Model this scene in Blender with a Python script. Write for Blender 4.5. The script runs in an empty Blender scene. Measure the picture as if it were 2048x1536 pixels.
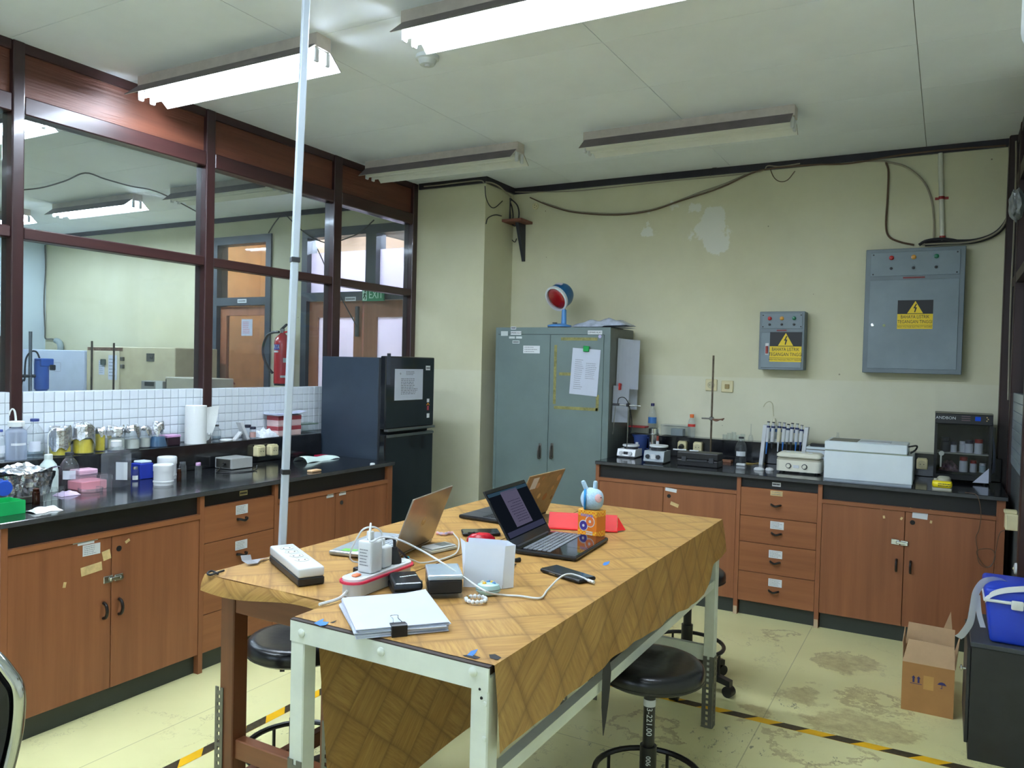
import bpy, bmesh, math, random
from mathutils import Vector, Matrix
random.seed(7)
SC = bpy.context.scene
COL = SC.collection
PI = math.pi

# ---------------------------------------------------------------- camera
CF = 1556.0
CPOS = Vector((3.7926, 0.0, 1.5))
YAW, PITCH, ROLL = 0.5095, -0.0255, 0.0248
FW = Vector((-math.sin(YAW) * math.cos(PITCH), math.cos(YAW) * math.cos(PITCH), math.sin(PITCH)))
_r = Vector((math.cos(YAW), math.sin(YAW), 0))
_u = _r.cross(FW)
RT = _r * math.cos(ROLL) + _u * math.sin(ROLL)
UP = -_r * math.sin(ROLL) + _u * math.cos(ROLL)
cam_d = bpy.data.cameras.new('camera')
cam_d.sensor_width = 36.0
cam_d.lens = CF / 2048 * 36.0
cam_d.clip_start = 0.02
cam = bpy.data.objects.new('camera', cam_d)
COL.objects.link(cam)
cam.matrix_world = Matrix(((RT.x, UP.x, -FW.x, CPOS.x), (RT.y, UP.y, -FW.y, CPOS.y), (RT.z, UP.z, -FW.z, CPOS.z), (0, 0, 0, 1)))
SC.camera = cam

# ---------------------------------------------------------------- world, exposure
w = bpy.data.worlds.new('world'); SC.world = w
w.use_nodes = True
w.node_tree.nodes['Background'].inputs[0].default_value = (0.75, 0.85, 1.0, 1)
w.node_tree.nodes['Background'].inputs[1].default_value = 1.1
SC.view_settings.view_transform = 'Standard'
SC.view_settings.look = 'None'
SC.view_settings.gamma = 1.0
SC.view_settings.use_curve_mapping = False
SC.view_settings.exposure = 1.98
SC.cycles.transparent_max_bounces = 24
TUBE = 26.0          # emission of a lit tube

# ---------------------------------------------------------------- photo pixel -> place
def ray(u, v):
    return RT * ((u - 1024) / CF) - UP * ((v - 768) / CF) + FW
def onX(u, v, x):
    d = ray(u, v); return CPOS + d * ((x - CPOS.x) / d.x)
def onY(u, v, y):
    d = ray(u, v); return CPOS + d * ((y - CPOS.y) / d.y)
def onZ(u, v, z):
    d = ray(u, v); return CPOS + d * ((z - CPOS.z) / d.z)
def depth(P):
    return (Vector(P) - CPOS).dot(FW)
def away(P):
    d = Vector((P[0] - CPOS.x, P[1] - CPOS.y, 0)); return d.normalized()
def ztop(P, u, v):
    """height at which the upright through P is met by the ray of pixel (u, v)"""
    h = away(P); d = ray(u, v)
    t = ((Vector((P[0], P[1], 0)) - Vector((CPOS.x, CPOS.y, 0))).dot(h)) / (d.x * h.x + d.y * h.y)
    return CPOS.z + d.z * t

# ---------------------------------------------------------------- materials
def lin(c):
    r = []
    for k in c[:3]:
        k = k / 255.0
        r.append(k / 12.92 if k <= 0.04045 else ((k + 0.055) / 1.055) ** 2.4)
    return (*r, 1.0)
MATS = {}
def newmat(name):
    m = bpy.data.materials.new(name); m.use_nodes = True
    nt = m.node_tree; nt.nodes.clear()
    o = nt.nodes.new('ShaderNodeOutputMaterial')
    return m, nt, o
def nd(nt, typ, **kw):
    n = nt.nodes.new(typ)
    for k, v in kw.items():
        if k.startswith('i_'):
            key = k[2:]; key = int(key) if key.isdigit() else key.replace('_', ' ')
            n.inputs[key].default_value = v
        else:
            setattr(n, k, v)
    return n
def mth(nt, op, a, b=None, c=None, clamp=False):
    n = nt.nodes.new('ShaderNodeMath'); n.operation = op; n.use_clamp = clamp
    for i, x in enumerate((a, b, c)):
        if x is None: continue
        if isinstance(x, (int, float)): n.inputs[i].default_value = x
        else: nt.links.new(x, n.inputs[i])
    return n.outputs[0]
def mixc(nt, fac, a, b, blend='MIX'):
    n = nt.nodes.new('ShaderNodeMix'); n.data_type = 'RGBA'; n.blend_type = blend
    for key, x in ((0, fac), (6, a), (7, b)):
        if isinstance(x, (int, float)): n.inputs[key].default_value = x
        elif isinstance(x, tuple): n.inputs[key].default_value = x
        else: nt.links.new(x, n.inputs[key])
    return n.outputs[2]
def mat(name, rgb, rough=0.5, metal=0.0, noise=0.06, nscale=6.0, bump=0.0, bscale=80.0, coat=0.0, stretch=(1, 1, 1), rgb2=None, spec=0.5, alpha_trans=0.0, sheen=0.0):
    if name in MATS: return MATS[name]
    m, nt, o = newmat(name)
    b = nd(nt, 'ShaderNodeBsdfPrincipled')
    b.inputs['Roughness'].default_value = rough
    b.inputs['Metallic'].default_value = metal
    b.inputs['Specular IOR Level'].default_value = spec
    b.inputs['Coat Weight'].default_value = coat
    b.inputs['Coat Roughness'].default_value = 0.08
    b.inputs['Sheen Weight'].default_value = sheen
    b.inputs['Transmission Weight'].default_value = alpha_trans
    tc = nd(nt, 'ShaderNodeTexCoord')
    mp = nd(nt, 'ShaderNodeMapping'); mp.inputs['Scale'].default_value = stretch
    nt.links.new(tc.outputs['Object'], mp.inputs[0])
    nz = nd(nt, 'ShaderNodeTexNoise', i_Scale=nscale, i_Detail=5.0, i_Roughness=0.6)
    nt.links.new(mp.outputs[0], nz.inputs['Vector'])
    c = lin(rgb)
    if rgb2 is None:
        lo = tuple(x * (1 - noise * 2) for x in c[:3]) + (1,)
        hi = tuple(min(1, x * (1 + noise * 2)) for x in c[:3]) + (1,)
    else:
        lo, hi = c, lin(rgb2)
    f = mth(nt, 'MULTIPLY_ADD', nz.outputs[0], 2.4, -0.7, clamp=True)
    nt.links.new(mixc(nt, f, lo, hi), b.inputs['Base Color'])
    if bump > 0:
        nb = nd(nt, 'ShaderNodeTexNoise', i_Scale=bscale, i_Detail=3.0)
        nt.links.new(mp.outputs[0], nb.inputs['Vector'])
        bp = nd(nt, 'ShaderNodeBump', i_Strength=bump, i_Distance=0.004)
        nt.links.new(nb.outputs[0], bp.inputs['Height'])
        nt.links.new(bp.outputs[0], b.inputs['Normal'])
    nt.links.new(b.outputs[0], o.inputs[0])
    MATS[name] = m
    return m
def glass(name, tint=(255, 255, 255), refl=1.0, haze=0.0, rough=0.03, hazec=(235, 240, 245)):
    if name in MATS: return MATS[name]
    m, nt, o = newmat(name)
    t = nd(nt, 'ShaderNodeBsdfTransparent'); t.inputs[0].default_value = lin(tint)
    g = nd(nt, 'ShaderNodeBsdfGlossy'); g.inputs['Roughness'].default_value = rough
    fr = nd(nt, 'ShaderNodeFresnel')
    ge = nd(nt, 'ShaderNodeNewGeometry')     # thin shell: same index from both sides
    nt.links.new(mth(nt, 'MULTIPLY_ADD', ge.outputs['Backfacing'], 1 / 1.45 - 1.45, 1.45), fr.inputs[0])
    fac = mth(nt, 'MULTIPLY', fr.outputs[0], refl, clamp=True)
    mx = nd(nt, 'ShaderNodeMixShader')
    nt.links.new(fac, mx.inputs[0])
    base = t.outputs[0]
    if haze > 0:
        df = nd(nt, 'ShaderNodeBsdfDiffuse'); df.inputs[0].default_value = lin(hazec)
        tl = nd(nt, 'ShaderNodeBsdfTranslucent'); tl.inputs[0].default_value = lin(hazec)
        m0 = nd(nt, 'ShaderNodeMixShader'); m0.inputs[0].default_value = 0.5
        nt.links.new(df.outputs[0], m0.inputs[1]); nt.links.new(tl.outputs[0], m0.inputs[2])
        m2 = nd(nt, 'ShaderNodeMixShader'); m2.inputs[0].default_value = haze
        nt.links.new(base, m2.inputs[1]); nt.links.new(m0.outputs[0], m2.inputs[2])
        base = m2.outputs[0]
    nt.links.new(base, mx.inputs[1]); nt.links.new(g.outputs[0], mx.inputs[2])
    nt.links.new(mx.outputs[0], o.inputs[0])
    MATS[name] = m
    return m
def emit(name, rgb, strength):
    if name in MATS: return MATS[name]
    m, nt, o = newmat(name)
    e = nd(nt, 'ShaderNodeEmission'); e.inputs[0].default_value = lin(rgb); e.inputs[1].default_value = strength
    nt.links.new(e.outputs[0], o.inputs[0])
    MATS[name] = m
    return m
def wood(name, a, b, rough=0.45, axis='z', scale=5.0, coat=0.0, bump=0.0):
    st = {'x': (0.08, 1.6, 1.6), 'y': (1.6, 0.08, 1.6), 'z': (1.6, 1.6, 0.08)}[axis]
    return mat(name, a, rough=rough, rgb2=b, nscale=scale * 3, stretch=st, coat=coat, bump=bump, bscale=60)

# ---------------------------------------------------------------- geometry helpers (world coordinates)
WM = {}
def bmn(): return bmesh.new()
def _xf(v, F): return F @ Vector(v) if F is not None else Vector(v)
def box(bm, lo, hi, F=None):
    x0, y0, z0 = lo; x1, y1, z1 = hi
    vs = [bm.verts.new(_xf(c, F)) for c in ((x0, y0, z0), (x1, y0, z0), (x1, y1, z0), (x0, y1, z0), (x0, y0, z1), (x1, y0, z1), (x1, y1, z1), (x0, y1, z1))]
    for f in ((0, 3, 2, 1), (4, 5, 6, 7), (0, 1, 5, 4), (1, 2, 6, 5), (2, 3, 7, 6), (3, 0, 4, 7)):
        bm.faces.new([vs[i] for i in f])
def rbox(bm, lo, hi, r=0.005, seg=2, F=None, vertical_only=False):
    t = bmesh.new(); box(t, lo, hi)
    es = [e for e in t.edges if (not vertical_only or abs((e.verts[0].co - e.verts[1].co).normalized().z) > 0.9)]
    bmesh.ops.bevel(t, geom=es, offset=r, segments=seg, affect='EDGES', profile=0.5)
    if F is not None: bmesh.ops.transform(t, matrix=F, verts=t.verts)
    me = bpy.data.meshes.new('tmp'); t.to_mesh(me); t.free(); bm.from_mesh(me); bpy.data.meshes.remove(me)
def lathe(bm, c, prof, seg=20, F=None):
    """prof: (radius, height) pairs from bottom to top about the upright through c"""
    rings = []
    c = Vector(c)
    for r, h in prof:
        if r < 1e-6:
            rings.append([bm.verts.new(_xf(c + Vector((0, 0, h)), F))])
        else:
            rings.append([bm.verts.new(_xf(c + Vector((r * math.cos(2 * PI * k / seg), r * math.sin(2 * PI * k / seg), h)), F)) for k in range(seg)])
    for a, b in zip(rings, rings[1:]):
        for k in range(seg):
            if len(a) == 1 and len(b) == 1: continue
            if len(a) == 1: bm.faces.new((a[0], b[(k + 1) % seg], b[k]))
            elif len(b) == 1: bm.faces.new((a[k], a[(k + 1) % seg], b[0]))
            else: bm.faces.new((a[k], a[(k + 1) % seg], b[(k + 1) % seg], b[k]))
    return bm
def cyl(bm, p0, p1, r0, r1=None, seg=12, cap=True):
    p0, p1 = Vector(p0), Vector(p1); r1 = r0 if r1 is None else r1
    d = p1 - p0
    F = Matrix.Translation(p0) @ d.to_track_quat('Z', 'Y').to_matrix().to_4x4()
    pr = [(r0, 0), (r1, d.length)]
    if cap: pr = [(0, 0)] + pr + [(0, d.length)]
    lathe(bm, (0, 0, 0), pr, seg, F)
def smooth_pts(pts, n=6):
    pts = [Vector(p) for p in pts]
    if len(pts) < 3: return pts
    out = []
    P = [pts[0] * 2 - pts[1]] + pts + [pts[-1] * 2 - pts[-2]]
    for i in range(1, len(P) - 2):
        for k in range(n):
            t = k / n
            a, b, c, d = P[i - 1], P[i], P[i + 1], P[i + 2]
            out.append(0.5 * ((2 * b) + (c - a) * t + (2 * a - 5 * b + 4 * c - d) * t * t + (3 * b - a - 3 * c + d) * t ** 3))
    out.append(pts[-1])
    return out
def tube(bm, pts, r, seg=6, smooth=6, closed=False, radii=None):
    pts = smooth_pts(pts, smooth) if smooth else [Vector(p) for p in pts]
    n = len(pts); rings = []
    t0 = (pts[1] - pts[0]).normalized()
    ref = Vector((0, 0, 1)) if abs(t0.z) < 0.9 else Vector((1, 0, 0))
    nrm = t0.cross(ref).normalized()
    for i in range(n):
        if closed: t = (pts[(i + 1) % n] - pts[i - 1]).normalized()
        else: t = (pts[min(i + 1, n - 1)] - pts[max(i - 1, 0)]).normalized()
        nrm = (nrm - t * nrm.dot(t))
        nrm = nrm.normalized() if nrm.length > 1e-6 else t.orthogonal().normalized()
        b = t.cross(nrm)
        rr = r if radii is None else r * radii(i / max(1, n - 1))
        rings.append([bm.verts.new(pts[i] + nrm * (rr * math.cos(2 * PI * k / seg)) + b * (rr * math.sin(2 * PI * k / seg))) for k in range(seg)])
    m = n if closed else n - 1
    for i in range(m):
        a, b = rings[i], rings[(i + 1) % n]
        for k in range(seg): bm.faces.new((a[k], a[(k + 1) % seg], b[(k + 1) % seg], b[k]))
    if not closed:
        bm.faces.new(rings[0][::-1]); bm.faces.new(rings[-1])
def grid(bm, fn, nu, nv):
    vs = [[bm.verts.new(fn(i / nu, j / nv)) for j in range(nv + 1)] for i in range(nu + 1)]
    for i in range(nu):
        for j in range(nv): bm.faces.new((vs[i][j], vs[i + 1][j], vs[i + 1][j + 1], vs[i][j + 1]))
def prism(bm, poly, depthv, F=None):
    """extrude a polygon (3-D points) along depthv"""
    a = [bm.verts.new(_xf(p, F)) for p in poly]
    dv = Vector(depthv)
    b = [bm.verts.new(_xf(Vector(p) + dv, F)) for p in poly]
    bm.faces.new(a[::-1]); bm.faces.new(b)
    for k in range(len(a)): bm.faces.new((a[k], a[(k + 1) % len(a)], b[(k + 1) % len(a)], b[k]))
def _mesh(name, bm, m, smooth):
    bmesh.ops.recalc_face_normals(bm, faces=bm.faces)
    me = bpy.data.meshes.new(name)
    bm.to_mesh(me); bm.free()
    if m is not None: me.materials.append(m)
    if smooth:
        me.shade_smooth()
        me.set_sharp_from_angle(angle=math.radians(38))
    return me
def ob(name, bm, m, parent=None, smooth=False, label=None):
    me = _mesh(name, bm, m, smooth)
    o = bpy.data.objects.new(name, me); COL.objects.link(o)
    if parent is not None:
        o.parent = parent
        P = WM[parent.name]
        me.transform(P.inverted())
        WM[o.name] = P
    else:
        WM[o.name] = Matrix.Identity(4)
    if label: o['label'] = label
    return o
def thing(name, label, cat, loc=(0, 0, 0), group=None):
    o = bpy.data.objects.new(name, None); COL.objects.link(o)
    o.empty_display_size = 0.05
    o.location = loc
    WM[o.name] = Matrix.Translation(Vector(loc))
    o['label'] = label; o['category'] = cat
    if group: o['group'] = group
    return o
def solo(name, bm, m, label, cat, loc=None, group=None, smooth=False):
    """a thing that is one mesh; origin moved to loc"""
    me = _mesh(name, bm, m, smooth)
    o = bpy.data.objects.new(name, me); COL.objects.link(o)
    if loc is not None:
        me.transform(Matrix.Translation(-Vector(loc))); o.location = loc
        WM[o.name] = Matrix.Translation(Vector(loc))
    else: WM[o.name] = Matrix.Identity(4)
    o['label'] = label; o['category'] = cat
    if group: o['group'] = group
    return o
def structure(name, bm, m, parent=None):
    o = ob(name, bm, m, parent)
    if parent is None: o['kind'] = 'structure'
    return o
def share(name, src, parent, M4):
    """another object on the same mesh data, placed by a world matrix"""
    o = bpy.data.objects.new(name, src.data if hasattr(src, 'data') else src); COL.objects.link(o)
    o.parent = parent
    o.matrix_local = WM[parent.name].inverted() @ M4
    WM[o.name] = M4
    return o
# frames for flat things: local x right, y up, z out of the surface
def FB(x, y, z, rot=0.0):        # on a face that looks to -Y
    return Matrix(((1, 0, 0, x), (0, 0, -1, y), (0, 1, 0, z), (0, 0, 0, 1))) @ Matrix.Rotation(rot, 4, 'Z')
def FL(x, y, z, rot=0.0):        # on a face that looks to +X
    return Matrix(((0, 0, 1, x), (1, 0, 0, y), (0, 1, 0, z), (0, 0, 0, 1))) @ Matrix.Rotation(rot, 4, 'Z')
def FT(x, y, z, rot=0.0):        # lying face up
    return Matrix.Translation((x, y, z)) @ Matrix.Rotation(rot, 4, 'Z')
def plate(name, F, wd, ht, m, parent, t=0.0012, label=None):
    bm = bmn(); box(bm, (-wd / 2, -ht / 2, 0), (wd / 2, ht / 2, t), F)
    return ob(name, bm, m, parent, label=label)
def text(name, s, F, size, m, parent, t=0.0006, align='CENTER', sx=1.0):
    cu = bpy.data.curves.new('txt', 'FONT'); cu.body = s; cu.size = size; cu.align_x = align; cu.align_y = 'CENTER'
    cu.extrude = t / 2; cu.resolution_u = 2
    to = bpy.data.objects.new('txt', cu); COL.objects.link(to)
    bpy.context.view_layer.update()
    me = bpy.data.meshes.new_from_object(to.evaluated_get(bpy.context.evaluated_depsgraph_get()))
    bpy.data.objects.remove(to); bpy.data.curves.remove(cu)
    me.transform(F @ Matrix.Translation((0, 0, t / 2)) @ Matrix.Diagonal((sx, 1, 1, 1)))
    me.name = name; me.materials.clear(); me.materials.append(m)
    o = bpy.data.objects.new(name, me); COL.objects.link(o)
    o.parent = parent; me.transform(WM[parent.name].inverted()); WM[o.name] = WM[parent.name]
    return o
def printed(name, F, wd, ht, rows, m, parent, seed=1, left=True, hfrac=0.45, off=0.0014):
    """lines of small print: thin strips broken into words, one mesh"""
    rnd = random.Random(seed); bm = bmn(); dy = ht / rows
    for k in range(rows):
        y = ht / 2 - dy * (k + 0.5); x = -wd / 2; end = wd / 2 * rnd.uniform(0.3, 1.0) if rows > 2 else wd / 2
        while x < end:
            ww = rnd.uniform(0.05, 0.16) * wd
            x1 = min(x + ww, end)
            box(bm, (x, y - dy * hfrac / 2, off), (x1, y + dy * hfrac / 2, off + 0.0002), F)
            x = x1 + 0.03 * wd
    return ob(name, bm, m, parent)

# ---------------------------------------------------------------- shared materials
M_INK = mat('ink', (45, 45, 52), 0.7)
M_PAPER = mat('paper', (188, 194, 208), 0.8, noise=0.02)
M_BLACKPL = mat('black_plastic', (22, 22, 24), 0.4)
M_DARKPL = mat('dark_grey_plastic', (48, 50, 54), 0.45)
M_WHITEPL = mat('white_plastic', (206, 209, 210), 0.35, noise=0.02)
M_CREAMPL = mat('cream_plastic', (214, 204, 160), 0.4)
M_CHROME = mat('chrome', (205, 208, 212), 0.12, metal=1.0, noise=0.02)
M_STEEL = mat('steel', (150, 152, 150), 0.3, metal=1.0)
M_DULLSTEEL = mat('dull_steel', (120, 118, 112), 0.45, metal=0.9, noise=0.15)
M_GLASS = glass('clear_glass', (251, 253, 253), 1.3, haze=0.05)
M_THINGLASS = glass('pane_glass', (236, 242, 244), 0.8, haze=0.02)
M_CLEARPL = glass('clear_plastic', (250, 252, 254), 1.2, haze=0.07, rough=0.08)
M_MILKPL = glass('milky_plastic', (236, 240, 244), 0.8, haze=0.55, rough=0.25)
M_FOIL = mat('foil', (214, 216, 220), 0.26, metal=1.0, noise=0.1, nscale=30, bump=1.0, bscale=55)
M_LABEL = mat('white_label', (208, 212, 214), 0.7, noise=0.02)
M_BLUE = mat('blue_print', (40, 70, 150), 0.6)
# ================================================================ STRUCTURE
H, B, XR = 2.935, 5.589, 4.12
XL, YF, XR2 = -5.96, -2.2, 4.62
PX1, PY0 = 0.6435, 5.146        # the pier in the back corner

# ---- floor
def floor_material():
    m, nt, o = newmat('painted_floor')
    b = nd(nt, 'ShaderNodeBsdfPrincipled', i_Roughness=0.32)
    tc = nd(nt, 'ShaderNodeTexCoord')
    n1 = nd(nt, 'ShaderNodeTexNoise', i_Scale=1.3, i_Detail=5.0); nt.links.new(tc.outputs['Object'], n1.inputs[0])
    base = mixc(nt, mth(nt, 'MULTIPLY_ADD', n1.outputs[0], 2.5, -0.75, clamp=True), lin((208, 204, 148)), lin((226, 222, 166)))
    # warped coordinates for stains
    nv = nd(nt, 'ShaderNodeTexNoise', i_Scale=5.0, i_Detail=6.0, i_Roughness=0.7); nt.links.new(tc.outputs['Object'], nv.inputs[0])
    sub = nd(nt, 'ShaderNodeVectorMath', operation='SUBTRACT'); nt.links.new(nv.outputs['Color'], sub.inputs[0]); sub.inputs[1].default_value = (0.5, 0.5, 0.5)
    scl = nd(nt, 'ShaderNodeVectorMath', operation='SCALE'); nt.links.new(sub.outputs[0], scl.inputs[0]); scl.inputs['Scale'].default_value = 0.55
    add = nd(nt, 'ShaderNodeVectorMath', operation='ADD'); nt.links.new(tc.outputs['Object'], add.inputs[0]); nt.links.new(scl.outputs[0], add.inputs[1])
    flat = nd(nt, 'ShaderNodeVectorMath', operation='MULTIPLY'); nt.links.new(add.outputs[0], flat.inputs[0]); flat.inputs[1].default_value = (1, 1, 0)
    def blob(u, v, r, ring=False, soft=0.35):
        p = onZ(u, v, 0)
        ds = nd(nt, 'ShaderNodeVectorMath', operation='DISTANCE'); nt.links.new(flat.outputs[0], ds.inputs[0]); ds.inputs[1].default_value = (p.x, p.y, 0)
        d = ds.outputs['Value']
        if ring:
            d = mth(nt, 'ABSOLUTE', mth(nt, 'SUBTRACT', d, r)); r = 0.022
        mr = nd(nt, 'ShaderNodeMapRange', interpolation_type='SMOOTHSTEP'); nt.links.new(d, mr.inputs[0])
        mr.inputs[1].default_value = r; mr.inputs[2].default_value = r * (1 - soft); mr.inputs[3].default_value = 0; mr.inputs[4].default_value = 1
        return mr.outputs[0]
    n3 = nd(nt, 'ShaderNodeTexNoise', i_Scale=17.0, i_Detail=6.0, i_Roughness=0.75); nt.links.new(tc.outputs['Object'], n3.inputs[0])
    grain = mth(nt, 'MULTIPLY_ADD', n3.outputs[0], 2.6, -0.7, clamp=True)
    st = None
    for args in ((1700, 1330, .15, False), (1690, 1450, .20, False), (1765, 1465, .16, False), (1560, 1268, .07, True), (1690, 1325, .12, True), (1600, 1385, .11, False), (1770, 1410, .12, True), (1325, 1262, .12, False), (1290, 1455, .12, True), (1740, 1400, .1, True), (1500, 1420, .10, False), (470, 1490, .07, False), (1640, 1500, .15, True)):
        k = blob(*args)
        st = k if st is None else mth(nt, 'MAXIMUM', st, k)
    stain = mth(nt, 'MULTIPLY', st, mth(nt, 'MULTIPLY_ADD', grain, 0.55, 0.08))
    c = mixc(nt, stain, base, lin((128, 100, 60)))
    # dark paint flakes and hairline cracks
    n4 = nd(nt, 'ShaderNodeTexNoise', i_Scale=30.0, i_Detail=5.0, i_Roughness=0.75)
    mp = nd(nt, 'ShaderNodeMapping'); mp.inputs['Scale'].default_value = (1.0, 0.45, 1.0); mp.inputs['Rotation'].default_value = (0, 0, 0.7)
    nt.links.new(tc.outputs['Object'], mp.inputs[0]); nt.links.new(mp.outputs[0], n4.inputs[0])
    reg = None
    for args in ((1460, 1480, .35, False, .9), (1330, 1520, .3, False, .9), (1650, 1540, .25, False, .9), (615, 1480, .22, False, .9), (1560, 1400, .12, False, .9), (1210, 1500, .25, False, .95)):
        k = blob(*args); reg = k if reg is None else mth(nt, 'MAXIMUM', reg, k)
    thr = mth(nt, 'MULTIPLY_ADD', reg, -0.17, 0.73)
    fl = mth(nt, 'MULTIPLY', mth(nt, 'SUBTRACT', n4.outputs[0], thr), 22.0, clamp=True)
    c = mixc(nt, mth(nt, 'MULTIPLY', fl, 0.75), c, lin((84, 86, 70)))
    vo = nd(nt, 'ShaderNodeTexVoronoi', feature='DISTANCE_TO_EDGE', i_Scale=1.7); nt.links.new(add.outputs[0], vo.inputs[0])
    cr = mth(nt, 'MULTIPLY', mth(nt, 'SUBTRACT', 0.010, vo.outputs['Distance']), 110.0, clamp=True)
    n5 = nd(nt, 'ShaderNodeTexNoise', i_Scale=2.2); nt.links.new(tc.outputs['Object'], n5.inputs[0])
    cr = mth(nt, 'MULTIPLY', cr, mth(nt, 'MULTIPLY_ADD', n5.outputs[0], 5.0, -2.4, clamp=True))
    c = mixc(nt, mth(nt, 'MULTIPLY', cr, 0.55), c, lin((110, 92, 64)))
    # straight screed joints
    sp = nd(nt, 'ShaderNodeSeparateXYZ'); nt.links.new(tc.outputs['Object'], sp.inputs[0])
    for sock, at in ((0, 3.15), (0, 1.10), (1, 2.85)):
        jl = mth(nt, 'LESS_THAN', mth(nt, 'ABSOLUTE', mth(nt, 'SUBTRACT', sp.outputs[sock], at)), 0.0022)
        c = mixc(nt, mth(nt, 'MULTIPLY', jl, 0.45), c, lin((105, 100, 72)))
    nt.links.new(c, b.inputs['Base Color'])
    bp = nd(nt, 'ShaderNodeBump', i_Strength=0.12, i_Distance=0.01); nt.links.new(n1.outputs[0], bp.inputs['Height']); nt.links.new(bp.outputs[0], b.inputs['Normal'])
    nt.links.new(b.outputs[0], o.inputs[0])
    return m
bm = bmn(); box(bm, (XL - .1, YF - .1, -0.1), (XR2 + .1, B + 2.2, 0)); structure('floor', bm, floor_material())

# ---- ceiling: slab with boards below it, joints left open
M_CEIL = mat('ceiling_board', (236, 242, 248), 0.8, noise=0.025, nscale=1.6)
bm = bmn(); box(bm, (XL - .1, YF - .1, H + 0.008), (XR2 + .1, B + 2.2, H + 0.08))
ceil = structure('ceiling', bm, mat('ceiling_void', (120, 118, 108), 0.9))
def board_mesh(wd, ln):
    bm = bmn(); box(bm, (0.0015, 0.0015, 0), (wd - 0.0015, ln - 0.0015, 0.008))
    return _mesh('ceiling_board', bm, M_CEIL, False)
BM_MAIN = {}
xs = [1.19 + 1.22 * k for k in range(-6, 4)]
ys = [2.61 + 0.61 * k for k in range(-8, 6)]
for x in xs:
    for y in ys:
        x0, x1 = max(x, XL), min(x + 1.22, XR2); y0, y1 = max(y, YF), min(y + .61, B)
        if x1 - x0 < .03 or y1 - y0 < .03: continue
        if x1 < -1.0 and y1 < 0.6: continue
        key = (round(x1 - x0, 3), round(y1 - y0, 3))
        if key not in BM_MAIN: BM_MAIN[key] = board_mesh(*key)
        share('ceiling_board', BM_MAIN[key], ceil, Matrix.Translation((x0, y0, H)))

# ---- walls
def wall_material():
    m, nt, o = newmat('cream_wall_paint')
    b = nd(nt, 'ShaderNodeBsdfPrincipled', i_Roughness=0.62)
    tc = nd(nt, 'ShaderNodeTexCoord')
    n1 = nd(nt, 'ShaderNodeTexNoise', i_Scale=1.1, i_Detail=6.0, i_Roughness=0.65); nt.links.new(tc.outputs['Object'], n1.inputs[0])
    f1 = mth(nt, 'MULTIPLY_ADD', n1.outputs[0], 2.4, -0.7, clamp=True)
    up = mixc(nt, f1, lin((198, 194, 160)), lin((212, 209, 178)))
    dn = mixc(nt, f1, lin((203, 201, 172)), lin((217, 215, 190)))
    sp = nd(nt, 'ShaderNodeSeparateXYZ'); nt.links.new(tc.outputs['Object'], sp.inputs[0])
    lo = mth(nt, 'LESS_THAN', sp.outputs[2], 1.445)
    c = mixc(nt, lo, up, dn)
    # plaster patches
    nv = nd(nt, 'ShaderNodeTexNoise', i_Scale=9.0, i_Detail=5.0, i_Roughness=0.65); nt.links.new(tc.outputs['Object'], nv.inputs[0])
    sub = nd(nt, 'ShaderNodeVectorMath', operation='SUBTRACT'); nt.links.new(nv.outputs['Color'], sub.inputs[0]); sub.inputs[1].default_value = (0.5, 0.5, 0.5)
    scl = nd(nt, 'ShaderNodeVectorMath', operation='SCALE'); nt.links.new(sub.outputs[0], scl.inputs[0]); scl.inputs['Scale'].default_value = 0.22
    add = nd(nt, 'ShaderNodeVectorMath', operation='ADD'); nt.links.new(tc.outputs['Object'], add.inputs[0]); nt.links.new(scl.outputs[0], add.inputs[1])
    pt = None
    for u, v, r in ((1428, 440, .095), (1432, 478, .10), (1410, 462, .085), (1300, 463, .05), (1292, 470, .03), (1348, 412, .028), (1392, 417, .03), (1378, 472, .03), (1300, 425, .02)):
        p = onY(u, v, B)
        mu = nd(nt, 'ShaderNodeVectorMath', operation='MULTIPLY'); nt.links.new(add.outputs[0], mu.inputs[0]); mu.inputs[1].default_value = (1, 0, 1)
        ds = nd(nt, 'ShaderNodeVectorMath', operation='DISTANCE'); nt.links.new(mu.outputs[0], ds.inputs[0]); ds.inputs[1].default_value = (p.x, 0, p.z)
        k = mth(nt, 'MULTIPLY', mth(nt, 'SUBTRACT', r, ds.outputs['Value']), 90.0, clamp=True)
        pt = k if pt is None else mth(nt, 'MAXIMUM', pt, k)
    inroom = mth(nt, 'GREATER_THAN', sp.outputs[0], 1.0)
    pt = mth(nt, 'MULTIPLY', pt, inroom)
    c = mixc(nt, mth(nt, 'MULTIPLY', pt, 0.85), c, lin((218, 218, 206)))
    # pinholes and chips
    vo = nd(nt, 'ShaderNodeTexVoronoi', i_Scale=4.2); nt.links.new(tc.outputs['Object'], vo.inputs[0])
    pin = mth(nt, 'LESS_THAN', vo.outputs['Distance'], 0.022)
    c = mixc(nt, mth(nt, 'MULTIPLY', pin, 0.7), c, lin((96, 84, 62)))
    nt.links.new(c, b.inputs['Base Color'])
    nb = nd(nt, 'ShaderNodeTexNoise', i_Scale=14.0, i_Detail=4.0); nt.links.new(tc.outputs['Object'], nb.inputs[0])
    bp = nd(nt, 'ShaderNodeBump', i_Strength=0.10, i_Distance=0.01); nt.links.new(nb.outputs[0], bp.inputs['Height']); nt.links.new(bp.outputs[0], b.inputs['Normal'])
    nt.links.new(b.outputs[0], o.inputs[0])
    return m
M_WALL = wall_material()
D1 = (-2.93, -2.09, 2.735)     # single door opening x0, x1, head
D2 = (-1.675, -0.325, 2.74)    # double door opening
bm = bmn()
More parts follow.
